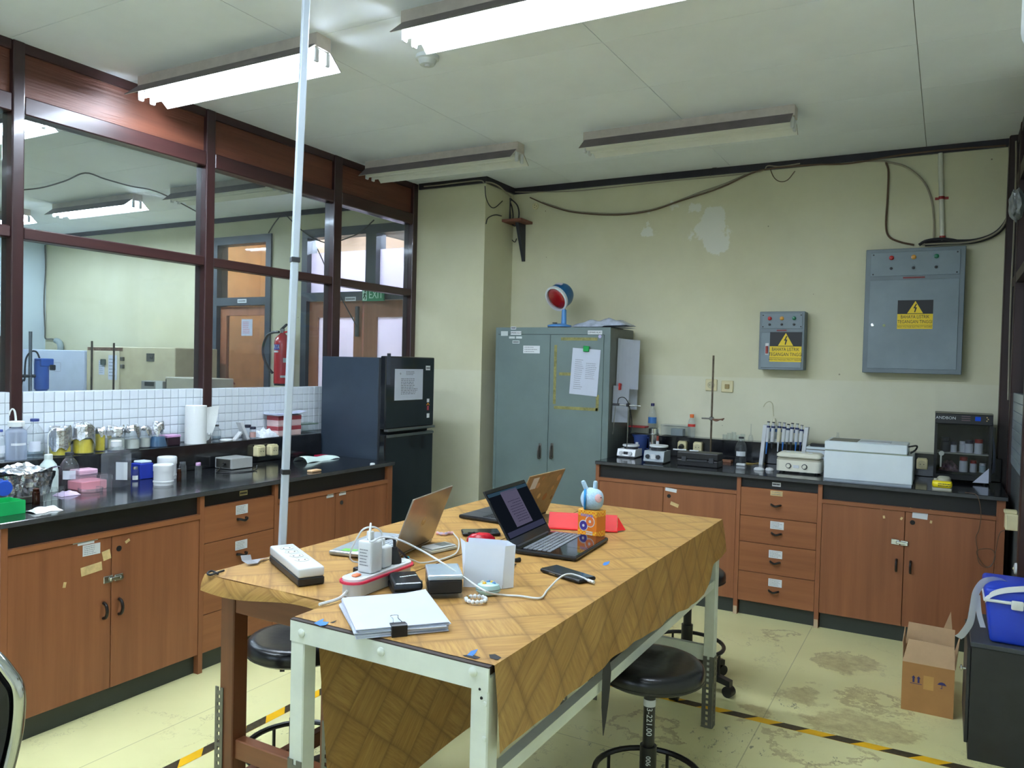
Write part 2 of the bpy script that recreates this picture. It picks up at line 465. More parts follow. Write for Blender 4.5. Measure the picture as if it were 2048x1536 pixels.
for x0, x1, z0, z1 in ((XL, D1[0], 0, H), (D1[0], D1[1], D1[2], H), (D1[1], D2[0], 0, H), (D2[0], D2[1], D2[2], H), (D2[1], XR2, 0, H)):
    box(bm, (x0, B, z0), (x1, B + .12, z1))
structure('wall_back', bm, M_WALL)
bm = bmn(); box(bm, (0.0, PY0, 0), (PX1, B - .0005, H)); structure('wall_pier', bm, M_WALL)
M_WALLC = mat('cool_white_paint', (206, 220, 226), 0.7, noise=0.03, nscale=2)
bm = bmn(); box(bm, (XL - .1, YF, 0), (XL, B + .12, H)); structure('wall_far_left', bm, M_WALLC)
bm = bmn()
WX = ((.35, 1.95), (2.25, 3.85))          # two windows added behind the viewer to let in fill daylight
for x0, x1 in ((XL - .1, WX[0][0]), (WX[0][1], WX[1][0]), (WX[1][1], XR2 + .1)): box(bm, (x0, YF - .1, 0), (x1, YF, H))
for x0, x1 in WX: box(bm, (x0, YF - .1, 0), (x1, YF, .95)); box(bm, (x0, YF - .1, 2.45), (x1, YF, H))
structure('wall_front', bm, mat('front_wall_paint', (222, 222, 208), 0.7))
for k, (x0, x1) in enumerate(WX):
    t = thing('fill_window_%d' % (k + 1), ('added fill daylight opening behind the viewer on the partition side', 'added fill daylight opening behind the viewer on the right side')[k], 'fill_window', ((x0 + x1) / 2, YF, .95)); t['kind'] = 'structure'
    for lo, hi in (((x0, YF - .08, .95), (x0 + .05, YF - .02, 2.45)), ((x1 - .05, YF - .08, .95), (x1, YF - .02, 2.45)), ((x0 + .05, YF - .08, .95), (x1 - .05, YF - .02, 1.0)), ((x0 + .05, YF - .08, 2.4), (x1 - .05, YF - .02, 2.45)), (((x0 + x1) / 2 - .025, YF - .08, 1.0), ((x0 + x1) / 2 + .025, YF - .02, 2.4))):
        bm = bmn(); box(bm, lo, hi); ob('fill_window_frame', bm, mat('fill_window_paint', (150, 110, 90), .5), t)
    for xa, xb in ((x0 + .05, (x0 + x1) / 2 - .025), ((x0 + x1) / 2 + .025, x1 - .05)):
        bm = bmn(); box(bm, (xa, YF - .052, 1.0), (xb, YF - .048, 2.4)); ob('pane', bm, M_THINGLASS, t)
bm = bmn(); box(bm, (XR2, YF, 0), (XR2 + .1, B + .12, H)); structure('wall_right', bm, mat('side_wall_paint', (220, 220, 204), 0.7))
bm = bmn(); box(bm, (XR + .072, 4.3, 0), (XR2 - .001, 4.36, H)); structure('wall_return', bm, MATS['side_wall_paint'])

# corridor and vestibule behind the doors
M_CORR = mat('corridor_paint', (226, 228, 232), 0.8)
bm = bmn()
box(bm, (-1.9, B + 1.9, 0), (0.3, B + 2.0, H)); box(bm, (0.2, B + .12, 0), (0.3, B + 1.9, H))
structure('wall_corridor', bm, M_CORR)
bm = bmn(); box(bm, (-3.6, B + 1.25, 0), (-1.98, B + 1.35, H)); box(bm, (-3.7, B + .12, 0), (-3.6, B + 1.25, H)); box(bm, (-1.98, B + .12, 0), (-1.9, B + 2.0, H))
structure('wall_vestibule', bm, mat('vestibule_paint', (224, 188, 154), 0.8))
for nm, x0, x1, y, col, st, lb in (('corridor_lamp', -1.4, -.3, B + .9, (240, 236, 255), 150.0, 'lit tube lamp in the white corridor behind the double door'), ('vestibule_lamp', -3.3, -2.5, B + .55, (255, 224, 186), 42.0, 'warm tube lamp in the orange vestibule behind the single door')):
    t = thing(nm, lb, 'lamp', ((x0 + x1) / 2, y, H))
    bm = bmn(); box(bm, (x0, y - .05, H - .05), (x1, y + .05, H)); ob('housing', bm, M_WHITEPL, t)
    bm = bmn(); cyl(bm, (x0 + .03, y, H - .08), (x1 - .03, y, H - .08), .016, seg=8); ob('tube', bm, emit(nm + '_light', col, st), t)
    for xe in (x0 + .01, x1 - .04):
        bm = bmn(); box(bm, (xe, y - .02, H - .1), (xe + .03, y + .02, H - .05)); ob('lamp_holder', bm, M_WHITEPL, t)
# brown board partition seen through the single door
bm = bmn(); box(bm, (-2.72, B + .9, 0), (-2.0, B + .94, 2.55)); structure('trim_board', bm, wood('vestibule_board', (160, 116, 92), (176, 130, 104), .6))

# ---- dark trim under the ceiling
M_TRIM = mat('dark_trim', (38, 34, 42), 0.35, noise=0.15)
def trim(n, lo, hi):
    bm = bmn(); box(bm, lo, hi); structure('trim_%d' % n, bm, M_TRIM)
trim(1, (PX1 + .02, B - .02, H - .048), (XR, B, H))
trim(2, (0.022, PY0 - .02, H - .048), (PX1 + .02, PY0, H))
trim(3, (PX1, PY0, H - .048), (PX1 + .02, B, H))
trim(4, (XL, B - .02, H - .048), (-0.1, B, H))

# ---- glazed partition on the left
M_FRAME = wood('dark_varnish', (42, 22, 24), (60, 33, 33), 0.3, 'z', 4, coat=0.35)
M_FRAMEH = wood('dark_varnish_rail', (46, 25, 26), (66, 37, 35), 0.36, 'y', 4, coat=0.1)
M_HEAD = wood('header_board', (92, 51, 37), (114, 65, 46), 0.5, 'y', 4, bump=0.6)
part = thing('wall_left', 'dark varnished timber partition with clear panes over a white tiled sill', 'partition')
part['kind'] = 'structure'
ZS, ZM0, ZM1, ZH0, ZH1 = 1.312, 2.028, 2.083, 2.605, 2.69
posts = [(-2.16, -2.10), (-1.09, -1.03), (-.07, -.01), (.98, 1.04), (2.012, 2.068), (3.085, 3.148), (4.165, 4.245), (5.085, PY0)]
for a0, a1 in posts:
    bm = bmn(); rbox(bm, (-.085, a0, 0), (.006, a1, H), .006, 2); ob('post', bm, M_FRAME, part)
for (a0, a1), (b0, b1) in zip(posts, posts[1:]):
    bm = bmn(); rbox(bm, (-.075, a1, ZM0), (.001, b0, ZM1), .005, 1); ob('rail', bm, M_FRAMEH, part)
    bm = bmn(); rbox(bm, (-.085, a1, ZH0), (.004, b0, ZH1), .005, 1); ob('rail', bm, M_FRAMEH, part)
    bm = bmn(); box(bm, (-.05, a1, ZH1), (-.022, b0, H - .03)); ob('header_panel', bm, M_HEAD, part)
    bm = bmn(); box(bm, (-.075, a1, H - .045), (-.004, b0, H)); ob('top_rail', bm, M_FRAMEH, part)
    bm = bmn(); box(bm, (-.041, a1, ZS - .01), (-.037, b0, ZM0)); ob('pane', bm, M_THINGLASS, part)
    bm = bmn(); box(bm, (-.041, a1, ZM1), (-.037, b0, ZH0)); ob('pane', bm, M_THINGLASS, part)
    bm = bmn(); box(bm, (-.06, a1, 0), (-.004, b0, ZS)); ob('sill_wall', bm, mat('grout', (176, 184, 192), 0.8), part)
# small square tiles, one object each where they show
M_TILE = mat('white_tile', (216, 224, 230), 0.18, noise=0.015)
bm = bmn(); rbox(bm, (0, .0012, .0012), (.006, .0488, .0488), .0012, 1)
TILE = _mesh('tile', bm, M_TILE, False)
nt_ = 0
for (a0, a1), (b0, b1) in zip(posts[3:6], posts[4:7]):
    y = a1 + .002
    while y < b0 - .012:
        wfrac = min(.05, b0 - y) / .05
        for k in range(6):
            share('tile', TILE, part, Matrix.Translation((-.004, y, ZS - .05 * (k + 1))) @ Matrix.Diagonal((1, wfrac, 1, 1)))
            nt_ += 1
        y += .05
bm = bmn()
for (a0, a1), (b0, b1) in zip(posts[:3] + posts[6:7], posts[1:4] + posts[7:8]):
    y = a1 + .002
    while y < b0 - .012:
        y1 = min(y + .05, b0)
        for k in range(6): box(bm, (-.004, y + .0012, ZS - .05 * (k + 1) + .0012), (.002, y1 - .0012, ZS - .05 * k - .0012))
        y = y1
o = ob('tile', bm, M_TILE, part); o['kind'] = 'stuff'

# ---- glazed partition wing on the right
wing = thing('wall_right_wing', 'dark timber partition wing at the right edge with tiled sill', 'partition'); wing['kind'] = 'structure'
M_TRIMW = wood('wing_varnish', (40, 24, 22), (56, 34, 30), 0.4, 'z', 4)  # dark varnish of the wing timber
for a0, a1 in ((4.3, 4.37), (5.22, 5.30), (5.50, B)):
    bm = bmn(); rbox(bm, (XR - (.012 if a1 < 5.4 else .05), a0, 0), (XR + .07, a1, H), .006, 1); ob('post', bm, M_TRIMW, wing)
for z0, z1 in ((2.03, 2.085), (2.605, 2.69), (H - .06, H)):
    bm = bmn(); box(bm, (XR - .008, 4.37, z0), (XR + .065, 5.50, z1)); ob('rail', bm, M_TRIMW, wing)
bm = bmn(); box(bm, (XR + .02, 4.37, 2.69), (XR + .04, 5.5, H - .06)); ob('header_panel', bm, M_HEAD, wing)
bm = bmn(); box(bm, (XR + .03, 4.37, 1.40), (XR + .034, 5.5, 2.03)); ob('pane', bm, M_THINGLASS, wing)
bm = bmn(); box(bm, (XR + .03, 4.37, 2.085), (XR + .034, 5.5, 2.605)); ob('pane', bm, M_THINGLASS, wing)
bm = bmn(); box(bm, (XR + .008, 4.37, 0), (XR + .06, 5.5, 1.41)); ob('sill_wall', bm, mat('dark_grout', (70, 74, 76), 0.8), wing)
bm = bmn(); rbox(bm, (-.006, .0012, .0012), (0, .0488, .0488), .0012, 1)
TILE2 = _mesh('tile', bm, mat('shaded_tile', (146, 158, 164), .2), False)  # shade on the wing tiles painted in as a darker tile colour
for y0, y1 in ((4.37, 5.22), (5.30, 5.50)):
    y = y0
    while y < y1 - .012:
        for k in range(8):
            share('tile', TILE2, wing, Matrix.Translation((XR + .008, y, 1.41 - .05 * (k + 1))) @ Matrix.Diagonal((1, min(.05, y1 - y) / .05, 1, 1)))
        y += .05

# ---- doors of the next room
M_DFRAME = mat('grey_door_frame', (62, 70, 80), 0.4, noise=0.1)
M_DWOOD = wood('door_wood', (150, 92, 62), (170, 108, 74), 0.45, 'z')
M_FROST = glass('frosted_pane', (240, 240, 246), 0.5, haze=0.82, rough=0.3, hazec=(236, 234, 244))
def door_frame(name, D, mull, head, label):
    t = thing(name, label, 'door', ((D[0] + D[1]) / 2, B, 0)); t['kind'] = 'structure'
    x0, x1, z1 = D
    bm = bmn()
    box(bm, (x0, B - .02, 0), (x0 + .07, B + .12, z1)); box(bm, (x1 - .07, B - .02, 0), (x1, B + .12, z1)); box(bm, (x0 + .07, B - .02, z1 - .08), (x1 - .07, B + .12, z1)); box(bm, (x0 + .07, B - .02, head), (x1 - .07, B + .12, head + .08))
    if mull: box(bm, (mull[0], B - .02, head + .08), (mull[1], B + .12, z1 - .08))
    ob('door_frame', bm, M_DFRAME, t)
    return t
d1 = door_frame('door_1', D1, None, 2.03, 'single wooden glazed door with transom beside the fire extinguisher')
bm = bmn(); box(bm, (D1[0] + .07, B + .04, 2.11), (D1[1] - .07, B + .045, D1[2] - .08)); ob('pane', bm, M_THINGLASS, d1)
lf = bmn(); xa, xb = D1[0] + .075, D1[1] - .075
box(lf, (xa, B + .03, .02), (xa + .09, B + .07, 2.02)); box(lf, (xb - .05, B + .03, .02), (xb, B + .07, 2.02)); box(lf, (xa + .09, B + .03, 1.93), (xb - .05, B + .07, 2.02)); box(lf, (xa + .09, B + .03, .02), (xb - .05, B + .07, .4))
leaf = ob('door_leaf', lf, M_DWOOD, d1)
bm = bmn(); box(bm, (xa + .09, B + .048, .4), (xb - .05, B + .053, 1.93)); ob('pane', bm, M_THINGLASS, leaf)
bm = bmn(); tube(bm, [(xa + .13, B + .02, 1.22), (xa + .19, B - .01, 1.28), (xa + .24, B + .02, 1.22)], .008); ob('handle', bm, mat('red_brown_metal', (120, 50, 40), .4), leaf)
F = FB(*onY(494, 655, B + .046))
plate('notice', F, .16, .17, M_PAPER, leaf); printed('printed_text', F, .12, .13, 7, mat('pink_ink', (190, 130, 140), .8), leaf, 3)
F = FB(*onY(484, 602, B - .021)); plate('name_plate', F, .13, .04, M_LABEL, d1); printed('printed_text', F, .1, .02, 1, M_INK, d1, 4)
d2 = door_frame('door_2', D2, (-.885, -.765), 2.055, 'double wooden door with tall frosted panes and transoms under the exit sign')
for xa, xb in ((D2[0] + .07, -.885), (-.765, D2[1] - .07)):
    bm = bmn(); box(bm, (xa, B + .04, 2.135), (xb, B + .045, 2.52)); ob('pane', bm, M_FROST, d2)
    bm = bmn(); box(bm, (xa, B + .04, 2.52), (xb, B + .045, D2[2] - .08)); ob('pane', bm, M_THINGLASS, d2)
for k, (xa, xb) in enumerate(((D2[0] + .075, -.945), (-.925, D2[1] - .075))):
    lf = bmn(); s0, s1 = (.11, .10) if k == 0 else (.15, .06)
    box(lf, (xa, B + .02, .02), (xa + s0, B + .06, 2.05)); box(lf, (xb - s1, B + .02, .02), (xb, B + .06, 2.05)); box(lf, (xa + s0, B + .02, 1.9), (xb - s1, B + .06, 2.05)); box(lf, (xa + s0, B + .02, .02), (xb - s1, B + .06, .3))
    leaf = ob('door_leaf', lf, M_DWOOD, d2)
    bm = bmn(); box(bm, (xa + s0, B + .038, .3), (xb - s1, B + .043, 1.9)); ob('pane', bm, M_FROST, leaf)
    if k == 0:
        bm = bmn(); rbox(bm, (xb - .065, B - .01, 1.72), (xb - .03, B + .02, 2.0), .006, 1); ob('bolt_plate', bm, mat('bolt_metal', (90, 90, 92), .4, metal=.6), leaf)
F = FB(*onY(701, 598, B - .021)); plate('name_plate', F, .13, .04, M_LABEL, d2); printed('printed_text', F, .11, .022, 1, M_INK, d2, 5)

# exit sign hung above the double door
p = onY(747, 590, B - .06)
t = thing('exit_sign', 'green EXIT sign with running figure above the double door', 'sign', p)
bm = bmn(); box(bm, (p.x - .122, p.y - .01, p.z - .055), (p.x + .122, p.y + .01, p.z + .055)); ob('board', bm, mat('exit_green', (30, 140, 92), .4), t)
M_EXW = mat('exit_white', (196, 240, 214), .5)
text('lettering', 'EXIT', FB(p.x + .035, p.y - .0105, p.z), .10, M_EXW, t, sx=.8)
bm = bmn(); q = lambda a, c: (p.x + a, p.y - .011, p.z + c)
for seg_ in (((-.115, -.05), (-.065, .05)),):
    box(bm, (p.x - .118, p.y - .0105, p.z - .05), (p.x - .068, p.y - .0102, p.z + .05))
ob('pictogram_field', bm, M_EXW, t)
bm = bmn()
cyl(bm, q(-.088, .033), (p.x - .088, p.y - .012, p.z + .033), .008, seg=10)
tube(bm, [q(-.09, .02), q(-.096, -.008)], .007, smooth=0); tube(bm, [q(-.096, -.008), q(-.082, -.02), q(-.088, -.042)], .005, smooth=0); tube(bm, [q(-.096, -.008), q(-.108, -.028)], .005, smooth=0); tube(bm, [q(-.09, .018), q(-.076, .004)], .004, smooth=0); tube(bm, [q(-.09, .018), q(-.106, .006)], .004, smooth=0)
ob('running_figure', bm, mat('exit_green_dark', (16, 96, 62), .5), t)
for e in (-.1, .07):
    bm = bmn(); box(bm, (p.x + e, p.y + .01, p.z - .01), (p.x + e + .03, B - .02, p.z + .01)); ob('bracket', bm, M_STEEL, t)

# ================================================================ CEILING LIGHTS
M_HOUS = mat('fixture_enamel', (196, 186, 176), .5, noise=.06, nscale=12)
M_REFLO = mat('reflector_enamel', (222, 222, 214), .35, noise=.03)
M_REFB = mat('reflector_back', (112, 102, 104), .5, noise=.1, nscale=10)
M_LIT = emit('lit_tube', (220, 235, 255), TUBE)
M_UNLIT = mat('unlit_tube', (218, 218, 208), .3, noise=.02)
def fixture(x0, x1, yc, lit, label, room):
    t = thing('ceiling_light', label, 'ceiling light', ((x0 + x1) / 2, yc, H), group=room)
    bm = bmn(); box(bm, (x0, yc - .045, H - .06), (x1, yc + .045, H)); ob('housing', bm, M_HOUS, t)
    bm = bmn()
    for s in (-1, 1):
        a = [(0, yc + s * .045, H - .05), (0, yc + s * .125, H - .118), (0, yc + s * .1235, H - .1195), (0, yc + s * .044, H - .052)]
        prism(bm, [(x0 + .01, y, z) for _, y, z in a], (x1 - x0 - .02, 0, 0))
    box(bm, (x0 + .01, yc - .046, H - .064), (x1 - .01, yc + .046, H - .0602))
    ob('reflector', bm, M_REFLO, t)
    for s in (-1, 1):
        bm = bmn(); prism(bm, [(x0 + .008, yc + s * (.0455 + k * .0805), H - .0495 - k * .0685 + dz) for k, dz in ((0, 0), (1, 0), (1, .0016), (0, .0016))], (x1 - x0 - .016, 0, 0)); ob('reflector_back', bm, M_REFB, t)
    for s in (-1, 1):
        bm = bmn(); cyl(bm, (x0 + .02, yc + s * .034, H - .098), (x1 - .02, yc + s * .034, H - .098), .0155, seg=8); ob('tube', bm, M_LIT if lit else M_UNLIT, t, smooth=True)
        for xe in (x0 + .004, x1 - .020):
            bm = bmn(); rbox(bm, (xe, yc + s * .034 - .014, H - .125), (xe + .016, yc + s * .034 + .014, H - .0645), .004, 1); ob('lamp_holder', bm, M_WHITEPL, t)
    return t
MR, NR = 'tube lights on the ceiling of the near room', 'tube lights on the ceiling of the room behind the partition'
fixture(.10, 1.33, 2.62, True, 'lit twin tube ceiling light reaching to the timber header of the partition', MR)
fixture(1.79, 3.02, 2.62, True, 'lit twin tube ceiling light cut by the top edge of the photo', MR)
fixture(.07, 1.33, 4.45, False, 'unlit twin tube ceiling light near the corner pier', MR)
fixture(1.79, 3.03, 4.45, False, 'unlit twin tube ceiling light in front of the plaster patch on the wall', MR)
fixture(1.79, 3.02, .79, True, 'lit twin tube ceiling light behind the viewer over the aisle', MR)
fixture(.10, 1.33, .79, True, 'lit twin tube ceiling light behind the viewer by the partition', MR)
fixture(-3.80, -2.57, 4.45, True, 'lit twin tube ceiling light framed by the upper pane left of the middle post', NR)
fixture(-2.07, -.84, 4.45, False, 'unlit twin tube ceiling light seen through the partition beside the middle post', NR)
fixture(-2.1, -.87, 2.62, True, 'lit twin tube ceiling light half hidden behind the leftmost timber post', NR)
fixture(-5.56, -4.33, 4.45, True, 'lit twin tube ceiling light low at the left edge of the photo', NR)
fixture(-3.80, -2.57, 2.62, False, 'unlit twin tube ceiling light beyond the left edge in the far room', NR)
# ================================================================ BENCHES
ZT = 0.867
M_CABV = wood('cabinet_veneer', (128, 78, 49), (152, 95, 61), 0.42, 'z', 4)
M_CABH = wood('cabinet_veneer_cross', (130, 79, 48), (154, 97, 61), 0.42, 'x', 4)
M_CABHY = wood('cabinet_veneer_cross_y', (130, 79, 48), (154, 97, 61), 0.42, 'y', 4)
M_APRON = mat('black_apron', (20, 20, 22), 0.5)
M_KICK = mat('dark_kick_board', (44, 50, 46), 0.35)
M_TOP = mat('black_worktop', (27, 28, 31), 0.16, noise=0.25, nscale=14, coat=0.3)
M_TOPE = mat('worktop_edge', (62, 64, 66), 0.35, noise=0.12, nscale=20)
M_HANDLE = mat('handle_black', (26, 22, 20), 0.3)
M_HOLE = mat('keyhole_dark', (12, 10, 9), 0.7)
M_TAPE = mat('old_tape', (206, 180, 128), 0.6, noise=.12, nscale=30)
M_GRIME = mat('worn_edge', (190, 170, 140), .7)
def door_pull(F, u, z, parent, horiz=False):
    bm = bmn(); L = .027
    if horiz: pts = [(u - L, z, .0), (u - L * .8, z, .016), (u, z - .006, .024), (u + L * .8, z, .016), (u + L, z, .0)]
    else: pts = [(u, z - L * 1.2, .0), (u, z - L * .9, .018), (u, z, .026), (u, z + L * .9, .018), (u, z + L * 1.2, .0)]
    tube(bm, [F @ Vector(q) for q in pts], .0065, seg=8, smooth=4)
    ob('handle', bm, M_HANDLE, parent, smooth=True)
def base_cabinet(F, u0, u1, kind, label, horiz_m, left_post=True, right_post=None, split=None, depth=.55):
    t = thing('base_cabinet', label, 'cabinet', F @ Vector(((u0 + u1) / 2, 0, -.25)))
    e1 = right_post if right_post else u1
    bm = bmn(); box(bm, (u0 + .002, .09, -depth), (e1 - .002, .843, -.045), F); ob('carcass', bm, M_CABV, t)
    bm = bmn(); box(bm, (u0 + .03, .0, -.09), (u1, .09, -.03), F); ob('kick_board', bm, M_KICK, t)
    if left_post:
        bm = bmn(); box(bm, (u0, 0.0, -.045), (u0 + .024, .843, .001), F); ob('post', bm, M_CABV, t)
        u0 += .024
    if right_post:
        bm = bmn(); box(bm, (u1, 0.0, -.045), (right_post, .843, .001), F); ob('post', bm, M_CABV, t)
    zt = .737 if kind == 'doors' else .787
    bm = bmn(); box(bm, (u0, zt + (.021 if kind == 'doors' else 0), -.044), (u1, .843, -.022), F); ob('apron', bm, M_APRON, t)
    parts = []
    if kind == 'doors':
        bm = bmn(); box(bm, (u0, zt, -.044), (u1, zt + .021, .004), F); ob('rail', bm, horiz_m, t)
        for k, (a, b) in enumerate(((u0, split), (split, u1))):
            bm = bmn(); rbox(bm, (a + .0015, .092, -.044), (b - .0015, zt - .002, -.002), .0015, 1, F)
            d = ob('door', bm, M_CABV, t)
            door_pull(F, split + (-.035 if k == 0 else .035), .43, d)
            parts.append(d)
    else:
        zs = [.787, .613, .453, .273, .09]
        for z1, z0 in zip(zs, zs[1:]):
            bm = bmn(); rbox(bm, (u0 + .0015, z0 + .0015, -.044), (u1 - .0015, z1 - .0015, -.001), .0015, 1, F)
            d = ob('drawer', bm, horiz_m, t)
            parts.append(d)
    return t, parts
def hasp(F, u, z, parent, angle=0):
    G = F @ Matrix.Translation((u, z, 0)) @ Matrix.Rotation(angle, 4, 'Z')
    bm = bmn(); rbox(bm, (-.045, -.015, 0), (-.003, .015, .004), .002, 1, G); rbox(bm, (.002, -.014, 0), (.04, .014, .008), .002, 1, G); rbox(bm, (-.02, -.008, .004), (.03, .008, .013), .003, 1, G)
    cyl(bm, G @ Vector((.03, 0, .006)), G @ Vector((.03, 0, .018)), .006, seg=10)
    o = ob('hasp', bm, M_CHROME, parent, label='shiny metal hasp'); 
def tag(F, P, wd, ht, parent, m=None, rows=0, seed=1, rot=0.0, name='label_strip'):
    G = F.copy(); G.translation = P; G = G @ Matrix.Rotation(rot, 4, 'Z')
    plate(name, G, wd, ht, m or M_LABEL, parent, t=.0008)
    if rows: printed('printed_text', G, wd * .85, ht * .85, rows, M_INK if rows == 1 else mat('pencil_ink', (120, 124, 130), .8), parent, seed, off=.0009, hfrac=.45 if rows == 1 else .28)

# ---- left bench
FLB = FL(.755, 0, 0)
lx = lambda u, v: onX(u, v, .7535)
lz = lambda u, v: onX(u, v, .7545)
c1, d = base_cabinet(FLB, 1.585, 2.466, 'doors', 'large two door base cabinet with taped labels at the left edge under the bench', M_CABHY, split=2.026)
tag(FLB, lx(171, 1079), .105, .022, d[0], rows=1, seed=2, rot=.0); tag(FLB, lx(172, 1086), .07, .012, d[0], rows=0)
tag(FLB, lx(183, 1099), .075, .045, d[0], rows=5, seed=3)
tag(FLB, lx(183, 1138), .09, .036, d[0], M_TAPE, name='tape_scrap', rot=.1); tag(FLB, lx(213, 1110), .035, .04, d[0], M_TAPE, name='tape_scrap', rot=.2)
tag(FLB, lx(129, 1170), .012, .022, d[0], M_TAPE, name='tape_scrap', rot=-.2)
tag(FLB, lx(255, 1082), .022, .012, d[1], M_TAPE, name='tape_scrap', rot=.5)
P = lx(238, 1097); bm = bmn(); cyl(bm, (P.x - .002, P.y, P.z), (P.x + .001, P.y, P.z), .012, seg=14); ob('lock_hole', bm, M_HOLE, d[1])
hasp(FLB, 2.034, .557, d[0])
c2, d = base_cabinet(FLB, 2.466, 2.93, 'drawers', 'four drawer base cabinet between the two door units of the left bench', M_CABHY)
for k, (u, v) in enumerate(((484, 1020), (481, 1092), (478, 1163), (478, 1243))):
    P = Vector((.7545, 2.715, (.745, .568, .41, .235)[k])); tag(FLB, P, .075, .045, d[k], rows=5, seed=10 + k)
    door_pull(FLB, 2.715, (.70, .525, .365, .19)[k], d[k], True)
P = onX(487, 986, .7335); tag(FLB, P, .05, .024, c2, mat('brass_plate', (190, 178, 130), .5), rows=1, seed=5, name='number_plate')
c3, d = base_cabinet(FLB, 2.93, 3.868, 'doors', 'two door base cabinet next to the black refrigerator', M_CABHY, right_post=3.915, split=3.398)
tag(FLB, lx(661, 986), .05, .022, d[0], rows=1, seed=6); tag(FLB, lx(660, 993), .058, .012, d[0]); tag(FLB, lx(686, 981), .05, .02, d[1], rows=1, seed=7); tag(FLB, lx(685, 988), .058, .012, d[1])
P = lx(683, 1005); bm = bmn(); cyl(bm, (P.x - .002, P.y, P.z), (P.x + .003, P.y, P.z), .012, seg=14); ob('lock', bm, M_DARKPL, d[1])

def worktop(name, label, F, u0, u1, depth_, ledge, llabel):
    t = thing(name, label, 'worktop', F @ Vector(((u0 + u1) / 2, ZT, -depth_ / 2)))
    bm = bmn(); rbox(bm, (u0, .845, -depth_ + .002), (u1, ZT, .0), .003, 1, F); ob('slab', bm, M_TOP, t)
    bm = bmn(); box(bm, (u0 + .002, .8465, .0), (u1 - .002, ZT - .0025, .0012), F); ob('edge_strip', bm, M_TOPE, t)
    bm = bmn(); rbox(bm, (u0, ZT + .0005, -depth_ + .008), (u1, 1.008, -depth_ + ledge), .003, 1, F)
    solo('bench_ledge', bm, M_TOP, llabel, 'ledge', F @ Vector(((u0 + u1) / 2, ZT, -depth_ + ledge / 2)))
    return t
FWL = FL(.775, 0, 0)
wt1 = worktop('worktop', 'long glossy black worktop with front edge along the glazed partition', FWL, 1.57, 3.915, .775, .155, 'black raised ledge carrying jars below the tiled sill')

# ---- right bench
FRB = FB(0, 4.833, 0)
rx = lambda u, v: onY(u, v, 4.8345)
rz = lambda u, v: onY(u, v, 4.8335)
c4, d = base_cabinet(FRB, 1.754, 2.69, 'doors', 'two door base cabinet beside the grey steel cupboard', M_CABH, split=2.225, depth=.7)
tag(FRB, rx(1342, 980), .075, .022, d[1], M_LABEL, rot=-.1); tag(FRB, rx(1349, 1009), .055, .022, d[1], M_TAPE, name='tape_scrap', rot=-.3)
P = rx(1338, 992); bm = bmn(); cyl(bm, (P.x, P.y - .003, P.z), (P.x, P.y + .002, P.z), .012, seg=14); ob('lock', bm, M_HOLE, d[1])
c5, d = base_cabinet(FRB, 2.69, 3.158, 'drawers', 'four drawer base cabinet in the middle of the back bench', M_CABH, depth=.7)
for k, (u, v) in enumerate(((1553, 987), (1554, 1051), (1551, 1109), (1550, 1166))):
    P = rz(u, v)
    if k == 0: tag(FRB, P, .07, .03, d[k], M_TAPE, rows=2, seed=20)
    else: tag(FRB, P, .078, .046, d[k], rows=5, seed=20 + k)
    Q = rz(u - 1 + (0, 0, 0, -2)[k], (1010, 1067, 1124, 1182)[k]); door_pull(FRB, Q.x, Q.z, d[k], True)
P = onY(1553, 969, 4.8545); tag(FRB, P, .05, .024, c5, M_LABEL, rows=1, seed=25, name='number_plate')
c6, d = base_cabinet(FRB, 3.158, 4.045, 'doors', 'two door base cabinet with metal hasp at the right end of the back bench', M_CABH, right_post=4.085, split=3.616, depth=.7)
tag(FRB, rx(1840, 1031), .075, .036, d[1], M_LABEL, rot=-.05)
for u, v in ((1763, 1016), (1805, 1018), (1768, 1034), (1821, 1018), (1861, 1022), (1862, 1044), (1803, 1037)): tag(FRB, rx(u, v), .011, .016, d[0] if u < 1810 else d[1], M_TAPE, name='tape_scrap', rot=random.uniform(-.5, .5))
P = rx(1825, 1045); bm = bmn(); cyl(bm, (P.x, P.y - .002, P.z), (P.x, P.y + .002, P.z), .013, seg=14); ob('lock_hole', bm, M_HOLE, d[1])
P = rx(1800, 1085); hasp(FRB, P.x, P.z, d[0], -.03)
for c, u, v in ((c5, 1467, 1220), (c6, 1628, 1248)):
    P = onY(u, v, 4.8325); bm = bmn(); X0 = {1467: 2.69, 1628: 3.158}[u]; box(bm, (X0 + .001, P.y - .0006, .0), (X0 + .023, P.y, .05)); ob('worn_foot', bm, M_GRIME, c)
FWR = FB(0, 4.813, 0)
wt2 = worktop('worktop', 'black worktop along the cream back wall with the hot plates on it', FWR, 1.754, 4.095, B - 4.813, .13, 'black raised ledge against the cream back wall')

